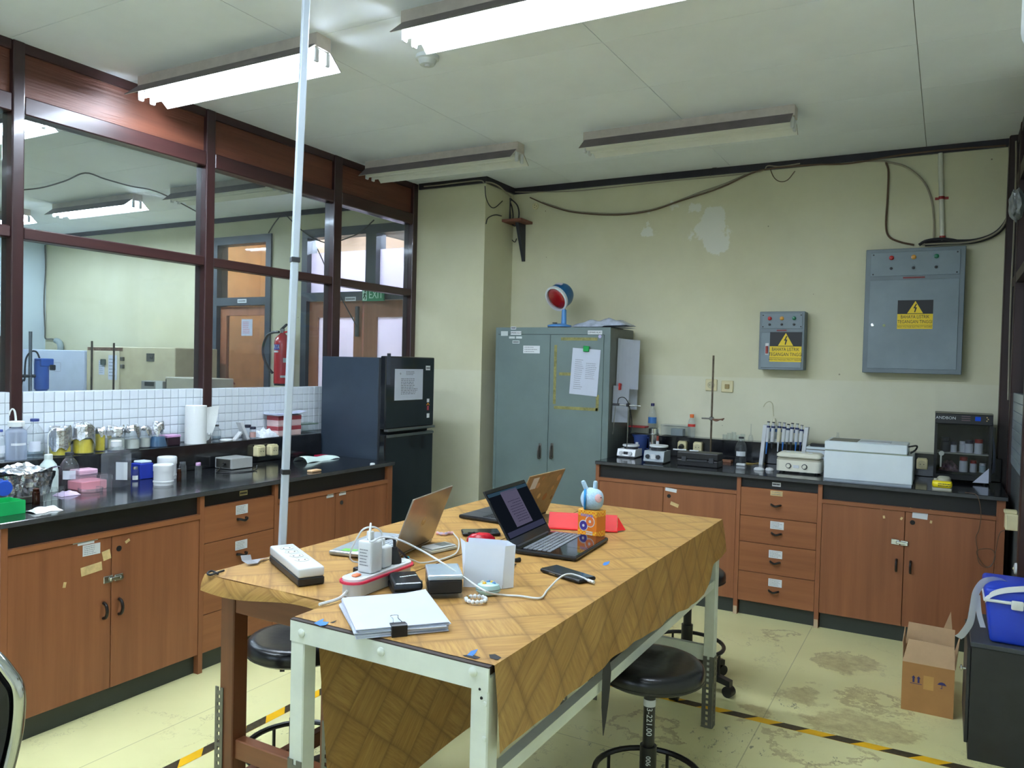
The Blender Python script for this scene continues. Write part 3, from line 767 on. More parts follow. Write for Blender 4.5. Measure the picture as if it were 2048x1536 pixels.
# socket boxes fixed on the ledges
def socket_box(F, label, s=.062, plug=False, cat='socket'):
    t = thing('socket_box', label, cat, F.translation)
    bm = bmn(); rbox(bm, (-s / 2, -s / 2, 0), (s / 2, s / 2, .045), .006, 2, F); ob('housing', bm, M_CREAMPL, t)
    bm = bmn(); lathe(bm, (0, 0, .045), [(0, .0005), (s * .36, .0005), (s * .38, .003), (s * .31, .003), (s * .31, .001), (0, .001)], 18, F); ob('socket_face', bm, mat('socket_cream', (196, 188, 150), .4), t, smooth=True)
    bm = bmn()
    for k in (-1, 1): cyl(bm, F @ Vector((k * .0095, 0, .0455)), F @ Vector((k * .0095, 0, .0475)), .0028, seg=8)
    o = ob('pin_hole', bm, M_HOLE, t); o['kind'] = 'stuff'
    bm = bmn(); rbox(bm, (-s * .42, s / 2, .004), (s * .42, s / 2 + .006, .04), .002, 1, F); ob('hinged_lid', bm, M_CREAMPL, t)
    if plug:
        bm = bmn(); cyl(bm, F @ Vector((0, 0, .047)), F @ Vector((0, -.004, .085)), .019, .014, seg=12); tube(bm, [F @ Vector((0, -.004, .08)), F @ Vector((.01, -.04, .09)), F @ Vector((-.02, -.07, .04))], .004); ob('plug', bm, M_BLACKPL, t, smooth=True)
    return t
for (u, v), lb in (((525, 903), 'cream socket box on the left ledge, the one nearer the metal case'), ((551, 901), 'cream socket box on the left ledge beside the white pole')):
    P = onX(u, v, .205); socket_box(FL(.156, P.y, P.z), lb)
P = onY(1363, 893, B - .18); socket_box(FB(P.x, B - .131, P.z), 'cream socket box with black plug behind the grey hot plate', plug=True)
P = onY(1394, 895, B - .18); socket_box(FB(P.x, B - .131, P.z), 'cream socket box on the back ledge right of the plugged one')
P = onY(1844, 929, B - .18); socket_box(FB(P.x, B - .131, P.z), 'dim socket box between the water bath and the dry cabinet', plug=False)

# ================================================================ REFRIGERATOR
M_FRS = mat('fridge_side', (44, 54, 66), .35, noise=.05)
M_FRD = mat('fridge_door', (17, 20, 25), .12, noise=.05, coat=.4)
M_FRG = mat('fridge_gasket', (24, 26, 30), .5)
t = thing('refrigerator', 'black two door refrigerator with a notice taped to its freezer door', 'refrigerator', (.4, 4.2, 0))
bm = bmn(); rbox(bm, (.13, 3.935, .04), (.612, 4.465, 1.522), .004, 1); ob('body', bm, M_FRS, t)
bm = bmn(); box(bm, (.612, 3.94, .05), (.628, 4.46, 1.515)); ob('gasket', bm, M_FRG, t)
bm = bmn(); rbox(bm, (.628, 3.932, 1.062), (.676, 4.468, 1.532), .008, 3); fz = ob('freezer_door', bm, M_FRD, t)
bm = bmn(); rbox(bm, (.628, 3.932, .06), (.676, 4.468, 1.03), .008, 3); fd = ob('lower_door', bm, M_FRD, t)
bm = bmn(); rbox(bm, (.655, 3.945, 1.046), (.692, 4.462, 1.063), .003, 1); ob('handle', bm, M_STEEL, fz)
bm = bmn(); rbox(bm, (.655, 3.945, 1.008), (.690, 4.455, 1.026), .003, 1); ob('handle', bm, M_STEEL, fd)
for y in (3.99, 4.41):
    for x in (.17, .57):
        bm = bmn(); cyl(bm, (x, y, 0), (x, y, .04), .02, seg=10); ob('foot', bm, M_BLACKPL, t)
fp = lambda u, v: onX(u, v, .677)
P = fp(818, 769); F = FL(P.x, P.y, P.z); a = fp(790, 770); b = fp(846, 769)
plate('notice', F, abs(b.y - a.y), .205, M_PAPER, fz); printed('printed_text', F @ Matrix.Translation((.012, -.012, 0)), .2, .11, 10, M_INK, fz, 8, hfrac=.3)
printed('printed_text', F @ Matrix.Translation((.02, .076, 0)), .11, .03, 3, M_INK, fz, 9, hfrac=.3)
bm = bmn(); lathe(bm, (-.095, .072, .0012), [(.006, 0), (.006, .0003), (.0035, .0003), (.0035, 0)], 12, F); ob('crest', bm, M_INK, fz)
P = fp(856, 736); plate('sticker', FL(P.x, P.y, P.z), .05, .03, M_LABEL, fz); printed('printed_text', FL(P.x, P.y, P.z), .04, .02, 1, M_INK, fz, 2)
P = fp(856, 831); plate('sticker', FL(P.x, P.y, P.z), .03, .03, M_LABEL, fz)
P = fp(856, 802); F = FL(P.x, P.y, P.z)
plate('sticker', F @ Matrix.Translation((0, .004, 0)), .026, .024, M_LABEL, fz)
bm = bmn(); prism(bm, [(-.018, -.025, 0), (0, -.012, 0), (.018, -.025, 0), (.014, -.03, 0), (0, -.02, 0), (-.014, -.03, 0)], (0, 0, .001), F); ob('sticker', bm, mat('sticker_orange', (210, 140, 40), .5), fz)
plate('sticker', F @ Matrix.Translation((0, -.048, 0)), .022, .03, mat('sticker_red', (150, 60, 70), .5), fz)
P = fp(775, 738); plate('hinge_cover', FL(.6765, 3.955, P.z), .035, .20, mat('fridge_strip', (58, 62, 74), .4), fz, t=.003)

# ================================================================ STEEL CUPBOARD
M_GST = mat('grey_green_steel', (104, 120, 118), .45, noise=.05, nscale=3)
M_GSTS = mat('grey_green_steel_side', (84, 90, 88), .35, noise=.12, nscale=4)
CX0, CX1, CY0, CY1, CZ = .80, 1.728, 5.09, 5.545, 1.775
t = cup = thing('steel_cupboard', 'tall grey green steel cupboard with two doors standing in the back corner', 'cupboard', ((CX0 + CX1) / 2, 5.3, 0))
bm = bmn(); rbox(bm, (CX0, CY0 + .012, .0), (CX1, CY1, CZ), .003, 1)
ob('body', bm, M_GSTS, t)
bm = bmn(); 
for lo, hi in (((CX0, CY0, .02), (CX0 + .022, CY0 + .012, CZ)), ((CX1 - .045, CY0, .02), (CX1, CY0 + .012, CZ)), ((CX0 + .022, CY0, CZ - .05), (CX1 - .045, CY0 + .012, CZ)), ((CX0 + .022, CY0, .02), (CX1 - .045, CY0 + .012, .08))): box(bm, lo, hi)
ob('face_frame', bm, M_GST, t)
xm = onY(1098, 800, CY0).x
ds = []
for a, b in ((CX0 + .024, xm - .0015), (xm + .0015, CX1 - .047)):
    bm = bmn(); rbox(bm, (a, CY0 - .004, .083), (b, CY0 + .010, CZ - .053), .002, 1); ds.append(ob('door', bm, M_GST, t))
cp = lambda u, v: onY(u, v, CY0 - .0045)
for k, (u, v) in enumerate(((1080, 900), (1104, 900))):
    P = cp(u, v); F = FB(P.x, P.y, P.z)
    bm = bmn(); rbox(bm, (-.012, -.06, 0), (.012, .05, .006), .003, 1, F); tube(bm, [F @ Vector((0, .03, .004)), F @ Vector((0, .02, .03)), F @ Vector((0, -.05, .03)), F @ Vector((0, -.06, .006))], .007, smooth=3)
    ob('handle', bm, M_DULLSTEEL, ds[k], smooth=True)
M_YTAPE = mat('yellowed_tape', (132, 128, 72), .55, noise=.2, nscale=30)
for u0, v0, u1, v1, k in ((1122, 678, 1195, 678, 1), (1112, 690, 1108, 808, 1), (1108, 812, 1195, 822, 1), (1196, 790, 1193, 822, 1), (1118, 748, 1142, 748, 1)):
    a, b = cp(u0, v0), cp(u1, v1); wd = max(abs(b.x - a.x), .022); ht = max(abs(b.z - a.z), .022)
    tag(FB(0, 0, 0), (a + b) / 2, wd, ht, ds[k], M_YTAPE, name='tape_strip')
for u, v, wd, ht, k, s in ((1032, 666, .09, .028, 0, 'LEMARI ALAT'), (1190, 665, .11, .028, 1, 'LEMARI ALAT')):
    P = cp(u, v); tag(FB(0, 0, 0), P, wd, ht, ds[k]); text('lettering', s, FB(P.x, P.y - .0009, P.z), .017, M_INK, ds[k])
for u, v, wd, ht, r in ((1009, 667, .06, .035, 0), (1024, 675, .05, .016, 0), (1038, 675, .05, .016, 0), (1032, 684, .06, .022, 1)):
    tag(FB(0, 0, 0), cp(u, v), wd, ht, ds[0], mat('grey_label', (196, 204, 202), .7), rows=r, seed=int(u))
P = cp(1063, 699); tag(FB(0, 0, 0), P, .138, .056, ds[0], rows=3, seed=31)
P = onY(1027, 656, CY0 - .0005); tag(FB(0, 0, 0), P, .045, .022, t, rows=1, seed=32)
bm = bmn(); P = cp(1200, 673); cyl(bm, P, (P.x, P.y - .003, P.z), .012, seg=12); ob('sticker', bm, mat('lilac_sticker', (176, 170, 206), .5), ds[1])
# sheet with green clip
P = cp(1170, 744); F = FB(P.x, P.y - .002, P.z, -.06)
t = thing('paper_sheet', 'typed list hung on the steel cupboard door with a green magnet clip', 'paper', P)
bm = bmn(); box(bm, (-.108, -.165, 0), (.108, .165, .002), F); ob('sheet', bm, M_PAPER, t)
printed('printed_text', F @ Matrix.Translation((-.045, -.02, .001)), .07, .22, 15, mat('pencil_ink', (120, 124, 130), .8), t, 33, hfrac=.25); printed('printed_text', F @ Matrix.Translation((.05, .01, .001)), .09, .12, 9, mat('pencil_ink', (120, 124, 130), .8), t, 34, hfrac=.25)
bm = bmn(); rbox(bm, (-.022, .145, .0025), (.022, .185, .018), .003, 1, F); ob('magnet_clip', bm, mat('green_plastic', (14, 150, 70), .35), t)
# papers hung on its side
sx = lambda u, v: onX(u, v, CX1 + .004)
for (u, v), hw, hh, lb, clip, sd in (((1243, 728), .09, .18, 'rolled white poster clipped high on the cupboard side', False, 1), ((1233, 808), .08, .13, 'white card with red clip low on the cupboard side', True, 2), ((1252, 775), .08, .16, 'printed card with red clip near the wall end of the cupboard side', True, 3)):
    P = sx(u, v); y0 = min(max(P.y, CY0 + .11), CY1 - .09)
    t = thing('hung_card', lb, 'paper', (CX1, y0, P.z), group='papers on the cupboard side')
    F = FL(CX1 + .002, y0, P.z, -.05)
    bm = bmn()
    def fn(a, b, F=F, hw=hw, hh=hh, sd=sd): return F @ Vector(((a - .5) * 2 * hw, (b - .5) * 2 * hh, .004 + (.10 if sd == 1 else .06) * a ** 1.5))
    grid(bm, fn, 6, 3); ob('sheet', bm, M_PAPER, t)
    if clip:
        bm = bmn(); rbox(bm, (-.02, hh - .03, .016), (.02, hh + .02, .03), .004, 1, F); ob('clip', bm, mat('red_clip', (190, 50, 44), .4), t)
        printed('printed_text', F @ Matrix.Translation((0, -.05, .011)), .05, .10, 4, M_INK, t, 40 + sd)
# lamp on top
P = onZ(1122, 651, CZ + .001); P.y = min(max(P.y, 5.2), 5.4)
P = onY(1122, 648, 5.26); cx, cy = P.x - .012, 5.26
t = thing('heat_lamp', 'blue and white infrared therapy lamp with red bulb on top of the cupboard', 'lamp', (cx, cy, CZ))
M_LB = mat('lamp_blue', (84, 146, 206), .35); M_LD = mat('lamp_deep_blue', (22, 92, 140), .3)
bm = bmn(); lathe(bm, (cx, cy, CZ), [(0, 0), (.088, 0), (.088, .012)], 24); ob('base_pad', bm, M_BLACKPL, t)
bm = bmn(); lathe(bm, (cx, cy, CZ), [(.09, .012), (.09, .024), (.05, .034), (.03, .036), (0, .036)], 24); ob('base', bm, M_LB, t, smooth=True)
bm = bmn(); lathe(bm, (cx + .035, cy, CZ + .03), [(.020, 0), (.017, .11), (0, .115)], 14); ob('stem', bm, M_LB, t, smooth=True)
bm = bmn(); cyl(bm, (cx + .035, cy, CZ + .14), (cx + .03, cy + .01, CZ + .22), .009, seg=8); ob('joint', bm, M_BLACKPL, t)
bm = bmn(); box(bm, (cx - .03, cy - .06, CZ + .036), (cx + .0, cy - .04, CZ + .042)); ob('switch', bm, M_BLACKPL, t)
hc = Vector((cx + .0, cy + .03, CZ + .255)); dirn = Vector((-.25, -.86, -.5)).normalized()
Fh = Matrix.Translation(hc) @ dirn.to_track_quat('Z', 'Y').to_matrix().to_4x4()
bm = bmn(); lathe(bm, (0, 0, 0), [(.03, -.06), (.075, -.045), (.092, -.01), (.095, .06)], 28, Fh); sh = ob('shade', bm, M_LD, t, smooth=True)
bm = bmn(); lathe(bm, (0, 0, 0), [(.095, .055), (.099, .06), (.099, .078), (.085, .08), (.085, .062)], 28, Fh); ob('rim', bm, M_WHITEPL, t, smooth=True)
bm = bmn(); lathe(bm, (0, 0, 0), [(.085, .06), (.07, .078), (.035, .086), (0, .088)], 24, Fh); ob('bulb', bm, mat('red_bulb', (150, 14, 22), .12, coat=.6), t, smooth=True)
bm = bmn(); lathe(bm, (0, 0, 0), [(0, -.10), (.02, -.10), (.028, -.06)], 16, Fh); ob('rear_cap', bm, M_WHITEPL, t, smooth=True)
bm = bmn()
def band(a, b): 
    an = 1.1 + a * 1.3
    return Fh @ Vector((.0965 * math.cos(an), .0965 * math.sin(an), -.003 + b * .028))
grid(bm, band, 10, 1); ob('lettering_band', bm, mat('lamp_letters', (200, 190, 200), .5), sh)
# envelope and bag on top
P = onY(1165, 636, 5.30)
F = Matrix.Translation((P.x + .03, 5.44, CZ + .032)) @ Matrix.Rotation(.08, 4, 'Z') @ Matrix.Rotation(-.16, 4, 'Y')
bm = bmn(); rbox(bm, (-.13, -.075, -.006), (.13, .075, .006), .004, 1, F); solo('envelope', bm, mat('manila', (214, 168, 74), .6), 'manila envelope sticking out under the plastic bag on the cupboard', 'envelope', (P.x, 5.3, CZ))
P = onY(1207, 645, 5.28); rnd = random.Random(5)
bm = bmn()
def bag(a, b):
    x = (a - .5) * .42; y = (b - .5) * .22
    e = max(abs(a - .5), abs(b - .5)) * 2
    z = (.055 * (1 - e ** 2.5) + .012 * math.sin(a * 19 + b * 7) * (1 - e)) + .004 + .012 * (a if a > .6 else 0)
    return Vector((P.x + x + .02, 5.235 + y, CZ + .002 + z))
grid(bm, bag, 26, 14); grid(bm, lambda a, b: Vector((P.x + (a - .5) * .42 + .02, 5.235 + (b - .5) * .22, CZ + .002)), 4, 4)
solo('plastic_bag', bm, mat('bag_film', (176, 184, 200), .22, noise=.15, nscale=18, bump=.5, bscale=24), 'crumpled translucent plastic bag lying on top of the cupboard', 'bag', (P.x, 5.235, CZ), smooth=True)

# ================================================================ BACK WALL FITTINGS
M_PAN = mat('panel_grey', (122, 136, 142), .45, noise=.06, nscale=4)
M_PANF = mat('panel_frame', (110, 122, 128), .45, noise=.06, nscale=4)
M_YEL = mat('sign_yellow', (232, 200, 20), .5, noise=.02)
M_SBLK = mat('sign_black', (18, 18, 20), .5)
def hazard_sign(parent, F, wd, ht, lines):
    plate('warning_sign', F, wd, ht, M_YEL, parent, t=.001)
    plate('sign_field', F @ Matrix.Translation((0, ht * .26, .001)), wd, ht * .48, M_SBLK, parent, t=.0004)
    bm = bmn(); h = ht * .43; prism(bm, [(-h * .57, ht * .04, .0014), (h * .57, ht * .04, .0014), (0, ht * .04 + h, .0014)], (0, 0, .0004), F); ob('warning_triangle', bm, M_YEL, parent)
    bm = bmn(); s = h * .30; z0 = ht * .04
    prism(bm, [(.15 * s, z0 + 2.6 * s, .0019), (-.45 * s, z0 + 1.35 * s, .0019), (-.02 * s, z0 + 1.35 * s, .0019), (-.22 * s, z0 + .35 * s, .0019), (.0, z0 + .2 * s, .0019), (.42 * s, z0 + 1.62 * s, .0019), (.02 * s, z0 + 1.62 * s, .0019), (.38 * s, z0 + 2.5 * s, .0019)], (0, 0, .0004), F)
    ob('lightning_bolt', bm, M_SBLK, parent)
    bm = bmn(); box(bm, (-wd * .5, -ht * .375, .001), (wd * .5, -ht * .365, .0014), F); ob('rule_line', bm, M_SBLK, parent)
    for s_, y, sz in lines:
        text('lettering', s_, F @ Matrix.Translation((0, y * ht, .001)), sz * ht, M_SBLK, parent, sx=.72)
HV = (('BAHAYA LISTRIK', -.085, .165), ('TEGANGAN TINGGI', -.255, .165), ('HIGH VOLTAGE ELECTRICITY HAZARD', -.43, .085))
def panel_box(name, x0, x1, z0, z1, dep, label, zsplit, lampz, btnz, lampr):
    t = thing(name, label, 'electrical panel', ((x0 + x1) / 2, B, z0))
    y = B - dep
    bm = bmn(); rbox(bm, (x0, y, z0), (x1, B, z1), .003, 1); ob('box', bm, M_PANF, t)
    m = (x1 - x0) * .05
    bm = bmn(); rbox(bm, (x0 + m, y - .004, z0 + m), (x1 - m, y, zsplit - .012), .002, 1); dr = ob('door', bm, M_PAN, t)
    bm = bmn(); rbox(bm, (x0 + m, y - .004, zsplit + .012), (x1 - m, y, z1 - m * .8), .002, 1); up = ob('lamp_panel', bm, M_PAN, t)
    for a in (x0 + m * 1.6, x1 - m * 1.6):
        for c in (zsplit + .025, z1 - m * .8 - .014):
            bm = bmn(); cyl(bm, (a, y - .004, c), (a, y - .007, c), lampr * .35, seg=8); ob('screw', bm, M_BLACKPL, up)
    bm = bmn(); box(bm, ((x0 + x1) / 2 - (x1 - x0) * .11, y - .0012, zsplit - .005), ((x0 + x1) / 2 + (x1 - x0) * .11, y, zsplit + .005)); ob('name_strip', bm, mat('strip_red', (120, 44, 44), .5), t)
    for k, (c, nm) in enumerate((((178, 40, 40), 'red'), ((206, 150, 60), 'amber'), ((30, 120, 84), 'green'))):
        xx = (x0 + x1) / 2 + (k - 1) * (x1 - x0) * .27
        if x1 - x0 > .4: xx = (x0 + x1) / 2 + (k - 1) * (x1 - x0) * .225 - .005
        bm = bmn(); lathe(bm, (0, 0, 0), [(lampr, .0), (lampr, .007), (lampr * .75, .008), (lampr * .7, .012), (0, .015)], 16, FB(xx, y - .004, lampz)); ob('pilot_lamp', bm, mat('lamp_' + nm, c, .25), up, smooth=True)
        bm = bmn(); lathe(bm, (0, 0, 0), [(lampr * .62, 0), (lampr * .62, .006), (lampr * .4, .007), (0, .007)], 14, FB(xx, y - .004, btnz)); ob('button', bm, M_BLACKPL, up, smooth=True)
    return t, dr
t, dr = panel_box('small_panel_box', 2.663, 2.955, 1.506, 1.90, .12, 'small grey electrical panel box with red handle and hazard sign on the back wall', 1.772, 1.853, 1.812, .013)
y = B - .12 - .004
P = onY(1571, 694, y); F = FB(P.x, y, P.z - .0); hazard_sign(dr, F, .205, .20, HV)
P = onY(1534, 698, y); bm = bmn(); rbox(bm, (P.x - .012, y - .003, P.z - .04), (P.x + .012, y, P.z + .04), .002, 1); ob('latch_plate', bm, M_LABEL, dr)
bm = bmn(); rbox(bm, (P.x - .008, y - .014, P.z - .03), (P.x + .008, y - .003, P.z + .02), .002, 1); ob('latch_handle', bm, mat('latch_red', (150, 50, 44), .5), dr)
t, dr = panel_box('large_panel_box', 3.312, 3.868, 1.503, 2.29, .10, 'large grey electrical panel box with hazard sign on the right of the back wall', 2.105, 2.232, 2.165, .014)
y = B - .10 - .004
P = onY(1830, 629, y); hazard_sign(dr, FB(P.x, y, P.z), .198, .18, HV)
for u, v, r, mm in ((1745, 650, .010, M_CHROME), (1768, 651, .009, mat('lock_brass', (130, 140, 100), .4, metal=.5))):
    P = onY(u, v, y); bm = bmn(); lathe(bm, (0, 0, 0), [(r, 0), (r, .004), (r * .5, .005), (0, .004)], 14, FB(P.x, y, P.z)); ob('lock', bm, mm, dr, smooth=True)
for u, v, lb in ((1423, 770, 'cream wall socket beside the retort stand'), (1455, 773, 'cream wall switch right of the wall socket')):
    P = onY(u, v, B)
    t = thing('wall_socket' if u < 1440 else 'wall_switch', lb, 'socket' if u < 1440 else 'switch', (P.x, B, P.z), )
    F = FB(P.x, B, P.z)
    bm = bmn(); rbox(bm, (-.042, -.042, 0), (.042, .042, .012), .004, 1, F); ob('plate', bm, M_CREAMPL, t)
    if u < 1440:
        bm = bmn(); lathe(bm, (0, 0, .012), [(.026, 0), (.026, .006), (.021, .006), (.021, .001), (0, .001)], 18, F); ob('socket_face', bm, mat('socket_cream', (196, 188, 150), .4), t, smooth=True)
        bm = bmn(); cyl(bm, F @ Vector((-.009, 0, .012)), F @ Vector((-.009, 0, .0145)), .003, seg=8); cyl(bm, F @ Vector((.009, 0, .012)), F @ Vector((.009, 0, .0145)), .003, seg=8); o = ob('pin_hole', bm, M_HOLE, t); o['kind'] = 'stuff'
    else:
        bm = bmn(); rbox(bm, (-.016, -.016, .012), (.016, .016, .018), .003, 1, F); ob('rocker', bm, mat('rocker', (150, 130, 80), .4), t)
P = onY(1072, 413, B); t = thing('round_socket', 'round socket high on the wall above the small wooden shelf', 'socket', (P.x, B, P.z)); F = FB(P.x, B, P.z)
bm = bmn(); lathe(bm, (0, 0, 0), [(.026, 0), (.026, .02), (.02, .022), (.02, .012), (0, .012)], 18, F); ob('housing', bm, M_CREAMPL, t, smooth=True)
bm = bmn()
for a in range(3): cyl(bm, F @ Vector((.01 * math.cos(a * 2.1), .01 * math.sin(a * 2.1), .012)), F @ Vector((.01 * math.cos(a * 2.1), .01 * math.sin(a * 2.1), .0135)), .003, seg=8)
o = ob('pin_hole', bm, M_HOLE, t); o['kind'] = 'stuff'
# small shelf with bracket in the corner
p0, p1 = onY(1012, 446, B), onY(1063, 446, B)
t = thing('wall_shelf', 'small wooden corner shelf on a tapered bracket high on the back wall', 'shelf', ((p0.x + p1.x) / 2, B, p1.z))
x0, x1, zz = PX1 + .002, p1.x + .01, p1.z
bm = bmn(); prism(bm, [(x0, B - .001, zz - .012), (x1, B - .001, zz - .012), (x1, B - .19, zz - .012), (x0, B - .19, zz - .012)], (0, 0, .02)); ob('board', bm, wood('shelf_wood', (110, 66, 52), (132, 82, 64), .6, 'x'), t)
xb = onY(1049, 480, B).x; zb = onY(1048, 523, B).z
bm = bmn(); prism(bm, [(xb - .014, B - .001, zb), (xb - .018, B - .001, zz - .012), (xb - .018, B - .13, zz - .012), (xb - .014, B - .012, zb)], (.026, 0, 0)); ob('bracket', bm, mat('bracket_dark', (60, 62, 70), .4, metal=.5), t)
# conduit pipe
a, b = onY(1878, 286, B - .02), onY(1885, 472, B - .02)
t = thing('conduit_pipe', 'white conduit pipe with red saddle running up from the large panel', 'pipe', (b.x, B - .02, b.z))
bm = bmn(); cyl(bm, (b.x, B - .017, b.z - .03), (a.x + .01, B - .017, H - .05), .014, seg=12); ob('pipe', bm, mat('pvc_white', (206, 206, 190), .4), t, smooth=True)
M_RED = mat('red_fitting', (150, 36, 32), .4)
z = onY(1882, 397, B).z; xx = (a.x + b.x) / 2
bm = bmn(); cyl(bm, (xx + .006, B - .017, z - .009), (xx + .006, B - .017, z + .009), .0175, seg=12); box(bm, (xx - .03, B - .004, z - .008), (xx + .045, B, z + .008)); ob('saddle', bm, M_RED, t)
bm = bmn(); cyl(bm, (b.x, B - .017, b.z - .028), (b.x, B - .017, b.z + .0), .0175, seg=12); ob('coupling', bm, M_RED, t)

# cables along the wall
M_CABG = mat('grey_cable', (150, 142, 122), .5); M_CABD = mat('dark_cable', (44, 42, 44), .5); M_CABB = mat('brown_cable', (96, 74, 56), .5)
def cable(pts, r, m, label, off=.012, group='cables pinned along the back wall', plane=None):
    bm = bmn(); P = [onY(u, v, B - off) if plane is None else plane(u, v) for u, v in pts]
    for q in P: q.z = min(q.z, H - r - .002)
    tube(bm, P, r, seg=6, smooth=5)
    return solo('cable', bm, m, label, 'cable', P[0], group, smooth=True)
cable([(1085, 405), (1110, 413), (1140, 422), (1180, 426), (1230, 428), (1280, 424), (1330, 412), (1400, 385), (1450, 368), (1530, 335), (1600, 325), (1680, 322), (1770, 322)], .007, M_CABG, 'pale cable sagging across the middle of the back wall under the trim', .010)
cable([(1060, 395), (1100, 412), (1150, 425), (1230, 430), (1300, 422), (1360, 402), (1440, 376), (1520, 341), (1620, 330), (1700, 327), (1800, 310), (1900, 299), (2012, 291)], .0055, M_CABB, 'brown cable sagging beside the pale one and running on to the right corner', .024)
cable([(1030, 384), (1080, 384), (1150, 382), (1250, 372), (1350, 361), (1440, 353), (1520, 343), (1535, 332), (1560, 333), (1600, 327)], .004, M_CABG, 'thin pale cable hugging the lower edge of the trim', .024)
cable([(1772, 325), (1777, 345), (1775, 400), (1772, 450), (1778, 473), (1800, 484), (1828, 490)], .007, M_CABB, 'brown cable looping down to the top left of the large panel')
cable([(1770, 323), (1810, 333), (1845, 360), (1862, 395), (1868, 440), (1868, 476)], .007, M_CABG, 'pale cable curving down beside the conduit pipe')
cable([(2022, 292), (2023, 350), (2024, 400), (2015, 440), (1990, 468), (1950, 482), (1900, 484), (1850, 488)], .016, M_CABD, 'thick black cable bending from the right corner into the large panel', .02)
cable([(2019, 292), (2019, 340), (2020, 400), (2010, 445), (1985, 470), (1940, 484), (1890, 487), (1845, 489)], .006, M_CABG, 'pale cable following the thick black cable at the right corner', .046)
cable([(1838, 490), (1852, 482), (1880, 478), (1905, 480), (1922, 484)], .010, M_CABD, 'short black cable humped over the top of the large panel', .034)
cable([(2032, 282), (2032, 330), (2030, 400), (2027, 480), (2023, 560), (2020, 640), (2018, 720), (2016, 800)], .005, M_CABG, 'pale cable running straight down the right corner post', .10)
cable([(1540, 337), (1548, 355), (1560, 363), (1575, 360), (1590, 342)], .003, M_CABB, 'thin loose loop of wire hanging under the trim', .012)
# corner tangle above the shelf
cp2 = lambda u, v: onY(u, v, B - .06)
for k, (pts, lb) in enumerate((([(1024, 398), (1012, 412), (1004, 425), (1010, 440), (1020, 447), (1026, 435), (1024, 415), (1018, 400)], 'looped grey wire bundle hanging over the corner shelf, left loop'), ([(1022, 398), (1034, 410), (1038, 425), (1036, 440), (1030, 452), (1022, 444), (1020, 425), (1020, 400)], 'looped grey wire bundle hanging over the corner shelf, right loop'), ([(1020, 396), (1018, 410), (1019, 430), (1020, 445)], 'dark wire hanging straight into the corner bundle'))):
    cable(pts, .006 if k < 2 else .012, M_CABD, lb, group='wires tangled at the corner shelf', plane=cp2)
cable([(848, 373), (880, 370), (920, 365), (960, 361), (968, 366)], .005, M_CABG, 'pale cable along the trim of the corner pier', group='wires tangled at the corner shelf', plane=lambda u, v: onY(u, v, PY0 - .028))
cable([(972, 364), (985, 366), (1000, 374), (1012, 385), (1022, 394)], .006, M_CABG, 'thick pale cable crossing the side of the corner pier', group='wires tangled at the corner shelf', plane=lambda u, v: onX(u, v, PX1 + .028))
cable([(970, 372), (972, 395), (980, 412), (990, 415), (1005, 402)], .004, M_CABD, 'dark wire drooping down the side of the corner pier', group='wires tangled at the corner shelf', plane=lambda u, v: onX(u, v, PX1 + .012))
cable([(972, 448), (976, 436), (990, 430), (1003, 432)], .004, M_CABD, 'short hooked wire end on the side of the corner pier', group='wires tangled at the corner shelf', plane=lambda u, v: onX(u, v, PX1 + .01))
cable([(1018, 472), (1024, 480), (1030, 484), (1033, 477)], .004, M_CABD, 'short hooked wire end below the corner shelf', group='wires tangled at the corner shelf')
cable([(1420, 290), (1435, 318), (1424, 330), (1421, 352)], .002, M_CABD, 'thin black wire hanging from the ceiling joint behind the unlit lamp', plane=lambda u, v: onY(u, v, B - .03))
# smoke detector cup on the ceiling
P = onZ(855, 112, H); t = thing('ceiling_detector', 'round white detector on the ceiling below the lit lamp at the top', 'detector', P)
bm = bmn(); lathe(bm, (P.x, P.y, H), [(0, -.045), (.035, -.042), (.045, -.02), (.055, -.016), (.055, 0)], 20); ob('housing', bm, mat('detector_white', (196, 202, 202), .5), t, smooth=True)
bm = bmn(); lathe(bm, (P.x, P.y, H), [(0, -.052), (.012, -.05), (.014, -.043)], 12); ob('sensor_cap', bm, M_WHITEPL, t, smooth=True)
